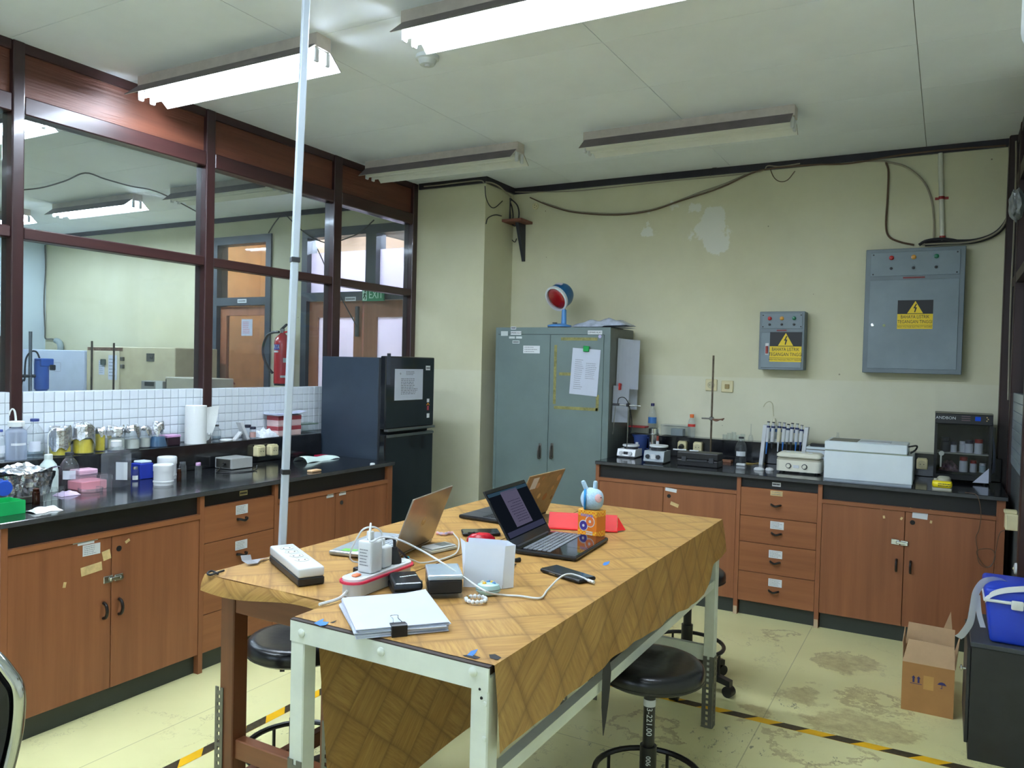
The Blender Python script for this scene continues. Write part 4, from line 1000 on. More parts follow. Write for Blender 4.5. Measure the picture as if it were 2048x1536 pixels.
# ================================================================ THINGS ON THE BACK BENCH
ZL = 1.008
def ctr(u, vb, z0, rpx):
    P = onZ(u, vb, z0); s = depth(P) / CF; r = rpx * s
    c = P + away(P) * r
    return c, r, depth(c) / CF
def zat(c, u, v): return ztop(c, u, v)
def bottle(name, label, u, vb, vt, wpx, z0, glassm, prof, cap=None, cap_m=None, liquid=None, liq_m=None, lab=None, group=None, cat='bottle', seg=20, square=False):
    """prof in units of (max radius, height)"""
    c, r, s = ctr(u, vb, z0, wpx / 2); h = zat(c, u, vt) - z0
    t = thing(name, label, cat, c, group)
    k = seg if not square else 4
    F = Matrix.Translation(c) @ Matrix.Rotation(YAW + PI / 4 if square else 0, 4, 'Z')
    rr = r * (1.25 if square else 1)
    bm = bmn(); lathe(bm, (0, 0, .0006), [(0, 0)] + [(a * rr, b * h) for a, b in prof], k, F); ob('vessel', bm, glassm, t, smooth=not square)
    if cap:
        bm = bmn(); lathe(bm, (0, 0, 0), [(0, cap[1] * h)] + [(cap[0] * r, cap[1] * h), (cap[0] * r, cap[2] * h), (cap[0] * r * .9, cap[2] * h + .002), (0, cap[2] * h + .002)], 16, F); ob('cap', bm, cap_m or M_WHITEPL, t, smooth=True)
    if liquid:
        bm = bmn(); pts = [(0, .006)] + [(a * rr * .93, .006 + b * h) for a, b in prof if b <= liquid - .02 and a > .3]
        pts += [(pts[-1][0], liquid * h), (0, liquid * h)]
        lathe(bm, (0, 0, 0), pts, k, F); ob('liquid', bm, liq_m, t, smooth=not square)
    if lab:
        z_a, z_b, span, mm = lab
        bm = bmn(); ang = math.atan2(CPOS.y - c.y, CPOS.x - c.x)
        grid(bm, lambda a, b: c + Vector((1.015 * r * math.cos(ang + (a - .5) * span), 1.015 * r * math.sin(ang + (a - .5) * span), (z_a + (z_b - z_a) * b) * h)), 8, 1)
        ob('paper_label', bm, mm, t)
    return t
ROUND = [(1, 0), (1, .55), (.95, .64), (.7, .76), (.38, .85), (.36, .95), (.42, .955), (.42, 1)]
WIDE = [(1, 0), (1, .72), (.93, .79), (.62, .86), (.6, 1)]
JAR = [(1, 0), (1, .78), (.82, .83), (.82, 1)]
M_WATER = glass('water', (222, 232, 238), .7, haze=.04)

# --- hot plates
def hotplate(label, u0, u1, vf, vtop, mbody, mplate, depth_px, face):
    a, b = onZ(u0, vf, ZT), onZ(u1, vf, ZT)
    wd = (b - a).dot(Vector((1, 0, 0))); y0 = a.y
    h = zat(a, u0, vtop) - ZT
    c = Vector(((a.x + b.x) / 2, y0 + wd * .55, ZT))
    t = thing('hot_plate', label, 'hot plate', c, 'magnetic stirrer hot plates')
    x0, x1, d = a.x, b.x, wd * 1.05
    bm = bmn()
    prism(bm, [(x0, y0, ZT + .008), (x0, y0 - .006, ZT + .014), (x0, y0 + .012, ZT + h * .62), (x0, y0 + d, ZT + h * .62), (x0, y0 + d, ZT + .008)], (x1 - x0, 0, 0))
    body = ob('body', bm, mbody, t)
    bm = bmn(); box(bm, (x0 + .008, y0 + .006, ZT), (x1 - .008, y0 + d - .006, ZT + .008)); ob('base_gasket', bm, M_BLACKPL, t)
    pr = wd * .44
    bm = bmn(); lathe(bm, (c.x + wd * .06, y0 + d * .55, ZT + h * .62), [(pr * .85, 0), (pr * .85, h * .2), (0, h * .2)], 24); ob('neck', bm, M_DARKPL, t)
    bm = bmn(); lathe(bm, (c.x + wd * .06, y0 + d * .55, ZT + h * .80), [(0, 0), (pr, 0), (pr * 1.03, .003), (pr * 1.03, .010), (pr, .012), (0, .012)], 28); ob('heating_plate', bm, mplate, t, smooth=True)
    for k in (.22, .74):
        kx = x0 + (x1 - x0) * (k if face else k - .02)
        bm = bmn(); lathe(bm, (0, 0, 0), [(.014, 0), (.013, .014), (0, .015)], 16, FB(kx, y0 + .002, ZT + h * .34)); ob('knob', bm, M_WHITEPL if face else M_DARKPL, body, smooth=True)
    bm = bmn(); box(bm, (x0 + wd * .36, y0 - .0025, ZT + h * .22), (x0 + wd * .60, y0 + .006, ZT + h * .45)); ob('display', bm, M_DARKPL if face else M_LABEL, body)
    return t
M_HPW = mat('enamel_white', (226, 228, 230), .3, noise=.02); M_HPG = mat('enamel_grey', (150, 160, 166), .4, noise=.03)
hotplate('white hot plate with two white knobs at the left end of the back bench', 1234, 1281, 914, 887, M_HPW, M_HPW, 0, True)
hotplate('grey hot plate with white ceramic top beside the black case', 1287, 1338, 925, 886, M_HPG, M_HPW, 0, False)
# rod with clamp on the white hot plate
c = onZ(1254, 900, ZT + .0) ; c = Vector((onY(1254, 880, 5.14).x, 5.14, ZT))
t = thing('clamp_rod', 'thin steel rod with a crossbar clamp behind the white hot plate', 'stand', c)
zt_ = onY(1258, 800, 5.14).z; zc = onY(1258, 810, 5.14).z; xl, xr = onY(1227, 809, 5.14).x, onY(1282, 811, 5.14).x
bm = bmn(); cyl(bm, (c.x, 5.14, ZT + .012), (c.x + .005, 5.14, zt_), .0045, seg=8); ob('rod', bm, M_STEEL, t, smooth=True)
bm = bmn(); rbox(bm, (c.x - .05, 5.12, ZT), (c.x + .03, 5.16, ZT + .012), .003, 1); ob('foot', bm, M_DARKPL, t)
bm = bmn(); cyl(bm, (xl, 5.128, zc), (xr, 5.128, zc - .003), .004, seg=8); ob('crossbar', bm, M_STEEL, t, smooth=True)
bm = bmn(); rbox(bm, (xl, 5.118, zc - .008), (xl + .05, 5.138, zc + .008), .003, 1); ob('boss_head', bm, M_DARKPL, t)
bm = bmn(); rbox(bm, (c.x - .006, 5.116, zc - .012), (c.x + .014, 5.15, zc + .012), .003, 1); ob('boss_head', bm, M_BLACKPL, t)
bm = bmn(); tube(bm, [(c.x - .07, 5.12, zc + .005), (c.x - .06, 5.12, zc + .045), (c.x - .02, 5.12, zc + .05), (c.x + .01, 5.13, zc), (c.x + .03, 5.15, zc - .14), (c.x + .0, 5.16, zc - .24)], .003); ob('probe_cable', bm, M_BLACKPL, t)
bm = bmn(); cyl(bm, (xl + .02, 5.128, zc - .01), (xl + .005, 5.128, zc - .21), .0025, seg=6); ob('probe', bm, M_STEEL, t)
# black case
a, b = onZ(1353, 930, ZT), onZ(1432, 931, ZT)
x0, x1, y0 = a.x, onY(1436, 920, a.y).x, a.y
h = onY(1400, 906, a.y).z - ZT
t = thing('tool_case', 'flat black plastic case lying in front of the socket boxes', 'case', ((x0 + x1) / 2, y0 + .06, ZT))
bm = bmn(); rbox(bm, (x0, y0, ZT), (x1, y0 + .13, ZT + h * .48), .006, 2); ob('lower_shell', bm, M_BLACKPL, t)
bm = bmn(); rbox(bm, (x0, y0, ZT + h * .5), (x1, y0 + .13, ZT + h), .006, 2); ob('lid', bm, M_BLACKPL, t)
for k in (.12, .78):
    bm = bmn(); rbox(bm, (x0 + (x1 - x0) * k, y0 - .006, ZT + h * .3), (x0 + (x1 - x0) * (k + .12), y0, ZT + h * .7), .002, 1); ob('latch', bm, M_DARKPL, t)
bm = bmn(); rbox(bm, (x0 + (x1 - x0) * .28, y0 - .008, ZT + h * .36), (x0 + (x1 - x0) * .75, y0, ZT + h * .52), .002, 1); ob('handle', bm, M_DARKPL, t)
for k, (ua, va, ub, vb) in enumerate(((1347, 905, 1373, 902), (1380, 902, 1397, 901))):
    P, Q = onY(ua, va, y0 + .06), onY(ub, vb, y0 + .06); z = ZT + h + .0055
    bm = bmn(); cyl(bm, (P.x, y0 + .05, z), (Q.x, y0 + .06, z), .005, seg=8); solo('stirring_rod', bm, M_WHITEPL, ('short white stirring rod on the left of the black case', 'short white stirring rod on the right of the black case')[k], 'rod', (P.x, y0 + .05, z), 'white rods on the case', smooth=True)
# jug, cylinder, can
c = Vector((onY(1281, 890, 5.34).x, 5.34, ZT)); s = depth(c) / CF
t = thing('measuring_jug', 'translucent blue plastic jug standing behind the hot plates', 'jug', c)
h = onY(1281, 870, 5.34).z - ZT
bm = bmn(); lathe(bm, c, [(0, .001), (.040, .001), (.052, h), (.049, h), (.038, .006), (0, .006)], 20); ob('vessel', bm, glass('blue_plastic', (120, 150, 210), .6, haze=.6, hazec=(96, 124, 190)), t, smooth=True)
bm = bmn(); prism(bm, [(c.x - .05, c.y - .02, ZT + h), (c.x - .068, c.y, ZT + h), (c.x - .05, c.y + .02, ZT + h), (c.x - .047, c.y, ZT + h - .03)], (0, 0, .002)); ob('spout', bm, MATS['blue_plastic'], t)
bm = bmn(); tube(bm, [(c.x + .05, c.y, ZT + h * .9), (c.x + .085, c.y, ZT + h * .8), (c.x + .08, c.y, ZT + h * .4), (c.x + .045, c.y, ZT + h * .35)], .005); ob('handle', bm, MATS['blue_plastic'], t, smooth=True)
tag(FB(0, 0, 0), Vector((c.x - .01, c.y - .0475, ZT + h * .6)), .02, .02, t)
c = Vector((onY(1307, 885, 5.30).x, 5.30, ZT)); h = onY(1307, 857, 5.30).z - ZT
t = thing('steel_cylinder', 'polished steel cylinder standing behind the grey hot plate', 'cylinder', c)
bm = bmn(); lathe(bm, c, [(0, 0), (.036, 0), (.036, h), (.033, h + .002), (.033, h - .02), (0, h - .02)], 24); ob('shell', bm, M_CHROME, t, smooth=True)
bm = bmn(); lathe(bm, c + Vector((0, 0, h * .78)), [(.0365, 0), (.0372, .002), (.0372, .008), (.0365, .01)], 24); ob('rolled_band', bm, M_STEEL, t, smooth=True)
c = Vector((onY(1315, 892, 5.22).x, 5.22, ZT)); h = onY(1315, 872, 5.22).z - ZT
t = thing('spray_vial', 'small white vial with red cap in front of the steel cylinder', 'vial', c)
bm = bmn(); lathe(bm, c, [(0, 0), (.011, 0), (.011, h * .75), (.007, h * .82)], 14); ob('vessel', bm, M_LABEL, t, smooth=True)
bm = bmn(); lathe(bm, c + Vector((0, 0, h * .78)), [(.009, 0), (.009, h * .22), (0, h * .22)], 14); ob('cap', bm, mat('dull_red', (140, 60, 44), .5), t)
# ledge things at y about 5.53
def ledge_c(u, y=5.525): 
    p = onY(u, 860, y); return Vector((p.x, y, ZL))
def ledge_bottle(name, label, u, vt, wpx, prof, y=5.525, **kw):
    c = ledge_c(u, y); s = depth(c) / CF
    # express through bottle() by finding the foot pixel of the near rim
    r = wpx / 2 * s; f = c - away(c) * r
    d = f - CPOS; vb = 768 - CF * d.dot(UP) / d.dot(FW); uu = 1024 + CF * d.dot(RT) / d.dot(FW)
    return bottle(name, label, uu, vb, vt, wpx, ZL, kw.pop('glassm', M_CLEARPL), prof, **kw)
PET = [(.92, 0), (1, .06), (.95, .2), (1, .34), (.97, .5), (1, .62), (.75, .76), (.4, .86), (.36, .93)]
ledge_bottle('water_bottle', 'clear plastic water bottle with blue label and dark blue cap on the back ledge', 1304, 807, 17, PET, cap=(.42, .92, 1.0), cap_m=mat('cap_navy', (30, 30, 90), .4), lab=(.36, .56, 2.6, mat('label_blue', (70, 130, 200), .4)))
ledge_bottle('drink_bottle', 'small clear bottle with orange cap and red band on the back ledge', 1383, 829, 15, PET, cap=(.55, .86, 1.0), cap_m=mat('cap_orange', (230, 110, 40), .4), lab=(.46, .58, 2.6, mat('label_red', (214, 60, 48), .4)))
def ledge_box(name, label, u0, u1, vt, y0, y1, m, lid=None, lid_h=.012, cat='box'):
    a, b = onY(u0, 860, y0), onY(u1, 860, y0); h = onY((u0 + u1) / 2, vt, y0).z - ZL
    t = thing(name, label, cat, ((a.x + b.x) / 2, (y0 + y1) / 2, ZL))
    bm = bmn(); rbox(bm, (a.x, y0, ZL), (b.x, y1, ZL + h - lid_h), .004, 2); ob('tub', bm, m, t)
    bm = bmn(); rbox(bm, (a.x - .003, y0 - .003, ZL + h - lid_h), (b.x + .003, y1 + .003, ZL + h), .003, 1); ob('lid', bm, lid or m, t)
    return t
ledge_box('food_box', 'clear plastic box with red lid on the back ledge next to the cupboard', 1256, 1289, 852, 5.475, 5.56, M_CLEARPL, mat('lid_red', (190, 60, 60), .4))
ledge_box('storage_box', 'clear lidded plastic box with a grey card inside on the back ledge', 1322, 1374, 850, 5.475, 5.57, M_CLEARPL, M_CLEARPL)
a = onY(1342, 860, 5.49); b = onY(1366, 860, 5.49)
bm = bmn(); rbox(bm, (a.x, 5.485, ZL + .004), (b.x, 5.545, ZL + .055), .003, 1); solo('grey_card_box', bm, mat('grey_card', (130, 142, 142), .7), 'grey card block inside the clear lidded box', 'box', (a.x, 5.5, ZL))
# retort stand
c = Vector((onY(1421, 905, 5.30).x, 5.30, ZT)); zt_ = onY(1422, 711, 5.30).z; zc = onY(1422, 837, 5.30).z
t = thing('retort_stand', 'tall rusty retort stand with a clamp in front of the wall sockets', 'stand', c)
bm = bmn(); rbox(bm, (c.x - .07, 5.27, ZT), (c.x + .07, 5.40, ZT + .012), .004, 1); ob('foot', bm, M_DARKPL, t)
bm = bmn(); cyl(bm, c + Vector((0, 0, .012)), (c.x, 5.30, zt_), .0065, seg=10); ob('rod', bm, mat('rusty_rod', (104, 92, 76), .5, metal=.7, noise=.25, nscale=25), t, smooth=True)
bm = bmn(); rbox(bm, (c.x - .013, 5.285, zc - .012), (c.x + .013, 5.315, zc + .012), .004, 1); ob('boss_head', bm, M_DULLSTEEL, t)
bm = bmn(); cyl(bm, (c.x - .065, 5.29, zc), (c.x + .02, 5.29, zc), .005, seg=8); ob('clamp_arm', bm, M_DULLSTEEL, t)
for k in (-1, 1):
    bm = bmn(); tube(bm, [(c.x + .01, 5.285, zc - .004), (c.x + .04, 5.285 + k * .014, zc - .008 + .004 * k), (c.x + .065, 5.285 + k * .010, zc - .002), (c.x + .085, 5.285 + k * .018, zc + .004 * k)], .005); ob('clamp_jaw', bm, mat('jaw_rust', (120, 84, 64), .6), t, smooth=True)
# glass dishes on the ledge
for k in range(5):
    u = 1450 + k * 9; c = ledge_c(u, 5.50 + .02 * (k % 2)); h = .035 + .01 * (k % 3)
    bm = bmn(); lathe(bm, c, [(0, .001), (.016, .001), (.016, h), (.014, h), (.014, .004), (0, .004)], 14)
    solo('glass_beaker', bm, M_GLASS, ('leftmost', 'second from left', 'middle', 'fourth from left', 'rightmost')[k] + ' of five tiny glass beakers clustered on the back ledge', 'beaker', c, 'tiny beakers on the back ledge', smooth=True)
ledge_bottle('volumetric_flask', 'slim clear volumetric flask on the back ledge left of the pipettes', 1502, 848, 10, [(1, 0), (1, .15), (.7, .32), (.2, .42), (.18, .95), (.3, 1)], glassm=M_GLASS, cat='flask')
ledge_bottle('round_flask', 'small clear round flask on the ledge behind the white water bath', 1676, 865, 14, [(.6, 0), (1, .3), (.9, .55), (.35, .75), (.3, .95), (.42, 1)], glassm=M_GLASS, cat='flask')
# glass bottle with label on worktop
bottle('reagent_bottle', 'clear glass reagent bottle with white label standing left of the pipette stand', 1481, 927, 874, 24, ZT, M_GLASS, ROUND, cap=(.44, .94, 1.0), cap_m=M_DARKPL, lab=(.28, .46, 1.6, M_LABEL))
P = onZ(1450, 925, ZT); bm = bmn(); rbox(bm, (P.x - .05, P.y, ZT), (P.x + .04, P.y + .06, ZT + .016), .002, 1); solo('wood_block', bm, wood('block_wood', (120, 78, 54), (144, 96, 68), .6, 'x'), 'small flat wood block behind the black case', 'wood block', (P.x, P.y, ZT))
P = onZ(1481, 932, ZT); bm = bmn(); rbox(bm, (P.x - .03, P.y, ZT), (P.x + .03, P.y + .035, ZT + .016), .005, 2); solo('eraser', bm, M_WHITEPL, 'small white block lying in front of the reagent bottle', 'eraser', (P.x, P.y, ZT))
Q = [onZ(u, v, ZT + .004) for u, v in ((1492, 926), (1505, 927), (1518, 926), (1530, 927))]
bm = bmn(); tube(bm, Q, .0025); solo('yellow_wire', bm, mat('yellow_wire', (190, 160, 60), .5), 'thin yellow wire in front of the pipette stand', 'wire', Q[0])
# pipette stand with eight pipettes
yP = onZ(1523, 930, ZT).y + .02
xa, xb = onY(1522, 900, yP).x, onY(1604, 900, yP).x
zt_ = onY(1530, 850, yP).z; xta, xtb = onY(1530, 850, yP).x, onY(1613, 853, yP).x
t = thing('pipette_stand', 'white pipette stand with two slanted uprights holding eight pipettes', 'stand', ((xa + xb) / 2, yP, ZT))
for x0, x1 in ((xa, xta), (xb, xtb)):
    bm = bmn(); prism(bm, [(x0 - .012, yP, ZT), (x0 + .012, yP, ZT), (x1 + .012, yP, zt_), (x1 - .012, yP, zt_)], (0, .06, 0)); ob('upright', bm, M_WHITEPL, t)
zr = onY(1570, 862, yP).z; xm_ = lambda z: (z - ZT) / (zt_ - ZT)
zr2 = onY(1570, 884, yP).z
bm = bmn(); box(bm, (xa + (xta - xa) * xm_(zr) + .012, yP + .030, zr - .012), (xb + (xtb - xb) * xm_(zr) - .012, yP + .05, zr + .008)); ob('top_rail', bm, mat('rail_blue', (40, 90, 150), .4), t)
bm = bmn(); box(bm, (xa + (xta - xa) * xm_(zr2) + .012, yP + .036, zr2 - .01), (xb + (xtb - xb) * xm_(zr2) - .012, yP + .05, zr2 + .01)); ob('lower_rail', bm, M_WHITEPL, t)
M_PIPB = mat('pipette_blue', (60, 120, 190), .35); M_PIPN = mat('pipette_navy', (30, 44, 90), .35)
PPOS = (1537, 1547, 1559.5, 1569, 1577, 1585, 1595, 1604)
PLOW = (908, 897, 903, 902, 900, 902, 903, 903)
PPL = ('leftmost white pipette with long blue tip in the stand', 'second pipette from the left, with thick dark lower end', 'third pipette from the left, cream with wide white tip', 'fourth pipette from the left, with light blue tip', 'fifth pipette from the left, with dark grey tip', 'sixth pipette from the left, with slim dark tip', 'seventh pipette from the left, with bright blue tip', 'rightmost pipette beside the right upright')
for k, u in enumerate(PPOS):
    y = yP + .012
    xt = onY(u, 852, y).x; x_ = onY(u - 3, 885, y).x; z1 = onY(u, 843 + (0, 1, 1, 2, 5, 3, 4, 7)[k], y).z; z0 = max(onY(u - 4, PLOW[k], y).z, ZT + .02); zm = onY(u, 884, y).z
    t = thing('pipette', PPL[k], 'pipette', (x_, y, z0), 'pipettes hanging in the stand')
    top = Vector((xt, y, z1)); mid = Vector((x_, y, zm)); dn = (top - mid).normalized()
    bm = bmn(); cyl(bm, mid, top - dn * .028, .012, .0125, seg=12); ob('grip', bm, M_WHITEPL if k != 2 else mat('pip_cream', (214, 208, 180), .4), t, smooth=True)
    bm = bmn(); cyl(bm, top - dn * .028, top - dn * .006, .006, seg=10); ob('plunger', bm, M_WHITEPL, t, smooth=True)
    bm = bmn(); cyl(bm, top - dn * .006, top, .009, seg=12); ob('button', bm, (M_DARKPL, M_BLACKPL, M_STEEL, M_STEEL, M_BLACKPL, M_BLACKPL, M_STEEL, M_STEEL)[k], t, smooth=True)
    bm = bmn(); cyl(bm, top - dn * .040, top - dn * .028, .0135, seg=12); ob('collar', bm, M_PIPN, t, smooth=True)
    low = mid - dn * (mid.z - z0)
    bm = bmn(); cyl(bm, mid, low, .007 if k != 1 else .011, .003, seg=10); ob('shaft', bm, (M_PIPB, M_DARKPL, M_WHITEPL, M_PIPB, M_DARKPL, M_DARKPL, M_PIPB, M_PIPN)[k], t, smooth=True)
# wash bottle behind the pipettes
c = Vector((onY(1548, 860, 5.52).x, 5.52, ZL)); zc = onY(1547, 835, c.y).z; hw = zc - ZL
t = thing('wash_bottle', 'wash bottle with long bent spout on the ledge behind the pipettes', 'bottle', c)
bm = bmn(); lathe(bm, c, [(0, .001), (.030, .001), (.030, hw * .5), (.018, hw * .68), (.012, hw * .74)], 18); ob('vessel', bm, M_MILKPL, t, smooth=True)
bm = bmn(); lathe(bm, (c.x, c.y, ZL + hw * .72), [(0, 0), (.014, 0), (.014, hw * .18), (.008, hw * .25), (0, hw * .25)], 14); ob('cap', bm, mat('cap_cream', (206, 202, 176), .4), t, smooth=True)
Q = [onY(u, v, c.y) for u, v in ((1547, 833), (1546.5, 820), (1545, 808), (1539, 803), (1531, 807), (1527, 814))]
bm = bmn(); tube(bm, Q, .003); ob('spout', bm, mat('spout_cream', (190, 186, 150), .4), t, smooth=True)
# egg cooker shaped appliance
a, b = onZ(1551, 944, ZT), onZ(1640, 953, ZT)
x0, x1, y0 = a.x, onY(1641, 930, a.y).x, a.y
h = onY(1595, 905, a.y + .03).z - ZT
t = thing('hot_block', 'rounded cream appliance with two dials in front of the pipette stand', 'appliance', ((x0 + x1) / 2, y0 + .1, ZT))
M_EGG = mat('appliance_cream', (222, 220, 202), .35, noise=.02)
dd = .17
bm = bmn(); rbox(bm, (x0, y0, ZT + .012), (x1, y0 + dd, ZT + h * .62), .03, 4, vertical_only=True); ob('body', bm, M_EGG, t, smooth=True)
bm = bmn(); rbox(bm, (x0 + .002, y0 + .002, ZT + h * .62), (x1 - .002, y0 + dd - .002, ZT + h * .70), .03, 4, vertical_only=True); ob('seam_band', bm, mat('band_grey', (176, 170, 150), .4), t, smooth=True)
bm = bmn(); rbox(bm, (x0, y0, ZT + h * .70), (x1, y0 + dd, ZT + h * .98), .025, 4); ob('lid', bm, M_EGG, t, smooth=True)
for k in (.29, .65):
    F = FB(x0 + (x1 - x0) * k, y0, ZT + h * .36)
    bm = bmn(); lathe(bm, (0, 0, 0), [(.0165, 0), (.0165, .004)], 20, F); lathe(bm, (0, 0, .004), [(.0165, 0), (.0125, .001)], 20, F); ob('dial_ring', bm, M_DARKPL, t)
    bm = bmn(); lathe(bm, (0, 0, 0), [(.0125, .003), (.0115, .014), (0, .015)], 20, F); ob('dial', bm, M_EGG, t, smooth=True)
bm = bmn(); rbox(bm, (x0 + (x1 - x0) * .39, y0 - .001, ZT + h * .26), (x0 + (x1 - x0) * .53, y0 + .004, ZT + h * .42), .002, 1); ob('display', bm, M_LABEL, t)
for k in (.1, .9):
    for yy in (.03, dd - .03):
        bm = bmn(); cyl(bm, (x0 + (x1 - x0) * k, y0 + yy, ZT), (x0 + (x1 - x0) * k, y0 + yy, ZT + .013), .008, seg=8); ob('foot', bm, M_DARKPL, t)
for k in (.25, .42, .58, .74):
    bm = bmn(); lathe(bm, (x0 + (x1 - x0) * k, y0 + .06, ZT + h * .98 - .001), [(.014, 0), (.013, .004), (.007, .006), (0, .006)], 14); ob('well_cap', bm, M_HPW, t, smooth=True)
# two white mice
for k, (u, v, lb) in enumerate(((1518, 941, 'white oval pad on the bench left of the cream appliance'), (1539, 942, 'small white oval pad touching the cream appliance'))):
    c, r, s = ctr(u, v, ZT, 8); bm = bmn()
    lathe(bm, (0, 0, 0), [(0, 0), (1, 0), (1.05, .25), (.8, .7), (0, .95)], 18, Matrix.Translation(c) @ Matrix.Diagonal((.032 - .006 * k, .03, .022, 1)))
    solo('white_pad', bm, M_WHITEPL, lb, 'pad', c, 'white pads on the bench', smooth=True)
# water bath
a, b = onZ(1649, 960, ZT), onZ(1823, 976, ZT)
y0 = (a.y + b.y) / 2; x0 = onY(1648, 930, y0).x; x1 = onY(1826, 930, y0).x; zf = onY(1740, 905, y0).z; zl = onY(1740, 887, y0).z
t = thing('water_bath', 'large white rectangular water bath with hinged lid on the back bench', 'water bath', ((x0 + x1) / 2, y0 + .15, ZT))
M_BATH = mat('bath_white', (212, 222, 228), .3, noise=.02)
bm = bmn(); rbox(bm, (x0, y0, ZT + .012), (x1, y0 + .30, zf - .006), .004, 1); ob('body', bm, M_BATH, t)
bm = bmn(); box(bm, (x0 + .004, y0 + .004, ZT), (x1 - .004, y0 + .296, ZT + .012)); ob('base', bm, mat('bath_base', (150, 160, 168), .5), t)
bm = bmn(); box(bm, (x0 + .003, y0 + .002, zf - .006), (x1 - .03, y0 + .298, zf - .001)); ob('seal', bm, mat('seal_green', (140, 150, 130), .5), t)
bm = bmn(); rbox(bm, (x0, y0, zf - .001), (x1 - .03, y0 + .29, zl), .004, 1); lid = ob('lid', bm, M_BATH, t)
bm = bmn(); box(bm, (x0 + .18, y0 + .06, zl), (x1 - .12, y0 + .2, zl + .003)); ob('lid_panel', bm, mat('lid_panel', (196, 202, 210), .4), lid)
bm = bmn(); box(bm, (x0 + .02, y0 + .03, zl), (x0 + .17, y0 + .24, zl + .002)); ob('lid_mat', bm, M_DULLSTEEL, lid)
bm = bmn(); tube(bm, [(x1 - .03, y0 + .08, zl - .012), (x1 + .012, y0 + .09, zl - .004), (x1 + .006, y0 + .12, zl - .03), (x1 - .02, y0 + .12, zf)], .005); ob('lid_handle', bm, M_BLACKPL, lid)
# white device and black strip behind
P = onY(1632, 900, 5.35); bm = bmn()
t = thing('bench_meter', 'white bench meter half hidden behind the water bath and cream appliance', 'meter', (P.x, 5.36, ZT))
xa, xb = onY(1612, 900, 5.33).x, onY(1660, 900, 5.33).x; zz = onY(1632, 894, 5.33).z
bm = bmn(); rbox(bm, (xa, 5.33, ZT), (xb, 5.44, zz), .004, 1); ob('body', bm, M_BATH, t)
bm = bmn(); rbox(bm, (xa, 5.328, zz - .02), (xb, 5.3305, zz - .014), .001, 1); ob('groove', bm, M_DULLSTEEL, t)
bm = bmn(); rbox(bm, (xa + .02, 5.35, zz), (xb, 5.42, zz + .018), .004, 1); ob('keypad', bm, M_BLACKPL, t)
# dry cabinet
a = onZ(1870, 962, ZT); y0 = a.y + .005
x0, x1 = onY(1868, 900, y0).x, onY(1984, 900, y0).x; zt_ = onY(1920, 828, y0).z
t = thing('dry_cabinet', 'black glass fronted dry cabinet with bottles at the right end of the back bench', 'dry cabinet', ((x0 + x1) / 2, y0 + .15, ZT))
M_DC = mat('dry_cabinet_black', (13, 13, 15), .5); M_DCT = mat('dry_cabinet_top', (120, 118, 100), .5)
yb = min(y0 + .27, B - .134); th = .016
bm = bmn()
for lo, hi in (((x0, y0 + .004, ZT + .02), (x0 + th, yb, zt_)), ((x1 - th, y0 + .004, ZT + .02), (x1, yb, zt_)), ((x0 + th, yb - th, ZT + .02), (x1 - th, yb, zt_)), ((x0 + th, y0 + .004, ZT + .02), (x1 - th, yb - th, ZT + .06)), ((x0 + th, y0 + .004, zt_ - .062), (x1 - th, yb - th, zt_ - .001))): box(bm, lo, hi)
ob('case', bm, M_DC, t)
bm = bmn(); box(bm, (x0 - .002, y0 + .01, zt_), (x1 + .002, yb, zt_ + .004)); ob('top_panel', bm, M_DCT, t)
bm = bmn(); rbox(bm, (x0, y0 - .012, zt_ - .06), (x1, y0 + .004, zt_), .003, 1); ctl = ob('control_panel', bm, mat('control_black', (16, 17, 22), .35), t)
text('lettering', 'ANDBON', FB(x0 + .055, y0 - .0122, zt_ - .026), .024, M_LABEL, ctl)
P = onY(1956, 838, y0 - .013); plate('display', FB(P.x, y0 - .012, P.z), .028, .024, emit('display_blue', (40, 90, 220), .12), ctl)
for k in range(3): plate('indicator', FB(P.x + .045 + .006 * (k % 2), y0 - .012, P.z - .01 + .01 * k), .006, .006, mat('indicator_amber', (190, 160, 110), .4), ctl)
for k in range(3): plate('touch_key', FB(P.x - .06, y0 - .012, P.z - .012 + .012 * k), .045, .004, mat('key_grey', (110, 84, 92), .4), ctl)
bm = bmn(); box(bm, (x0 + .014, y0 - .004, ZT + .045), (x1 - .014, y0, zt_ - .062)); dg = ob('door_glass', bm, glass('smoked_glass', (228, 230, 234), .7), t)
bm = bmn()
for lo, hi in (((x0, y0 - .012, ZT + .02), (x0 + .014, y0 + .004, zt_ - .061)), ((x1 - .014, y0 - .012, ZT + .02), (x1, y0 + .004, zt_ - .061)), ((x0 + .014, y0 - .012, ZT + .02), (x1 - .014, y0 + .004, ZT + .045))): box(bm, lo, hi)
ob('door_frame', bm, M_DC, t)
for xx in (x0 + .03, x1 - .03):
    for yy in (y0 + .03, yb - .03):
        bm = bmn(); cyl(bm, (xx, yy, ZT), (xx, yy, ZT + .021), .012, seg=10); ob('foot', bm, M_BLACKPL, t)
P = onY(1883, 906, y0 - .012); bm = bmn(); cyl(bm, (P.x, y0 - .012, P.z), (P.x, y0 - .03, P.z), .014, seg=16); box(bm, (P.x - .003, y0 - .034, P.z - .012), (P.x + .003, y0 - .03, P.z + .012)); box(bm, (P.x - .006, y0 - .032, P.z - .08), (P.x + .002, y0 - .030, P.z - .01)); ob('lock_key', bm, M_STEEL, t)
zs = onY(1930, 903, y0 + .02).z - .012
bm = bmn(); box(bm, (x0 + th, y0 + .012, zs - .006), (x1 - th, yb - th, zs)); ob('shelf', bm, mat('shelf_cream', (180, 178, 160), .5), t)
P = [onY(u, v, y0 - .0135) for u, v in ((1945, 965), (1978, 937), (1977, 967))]
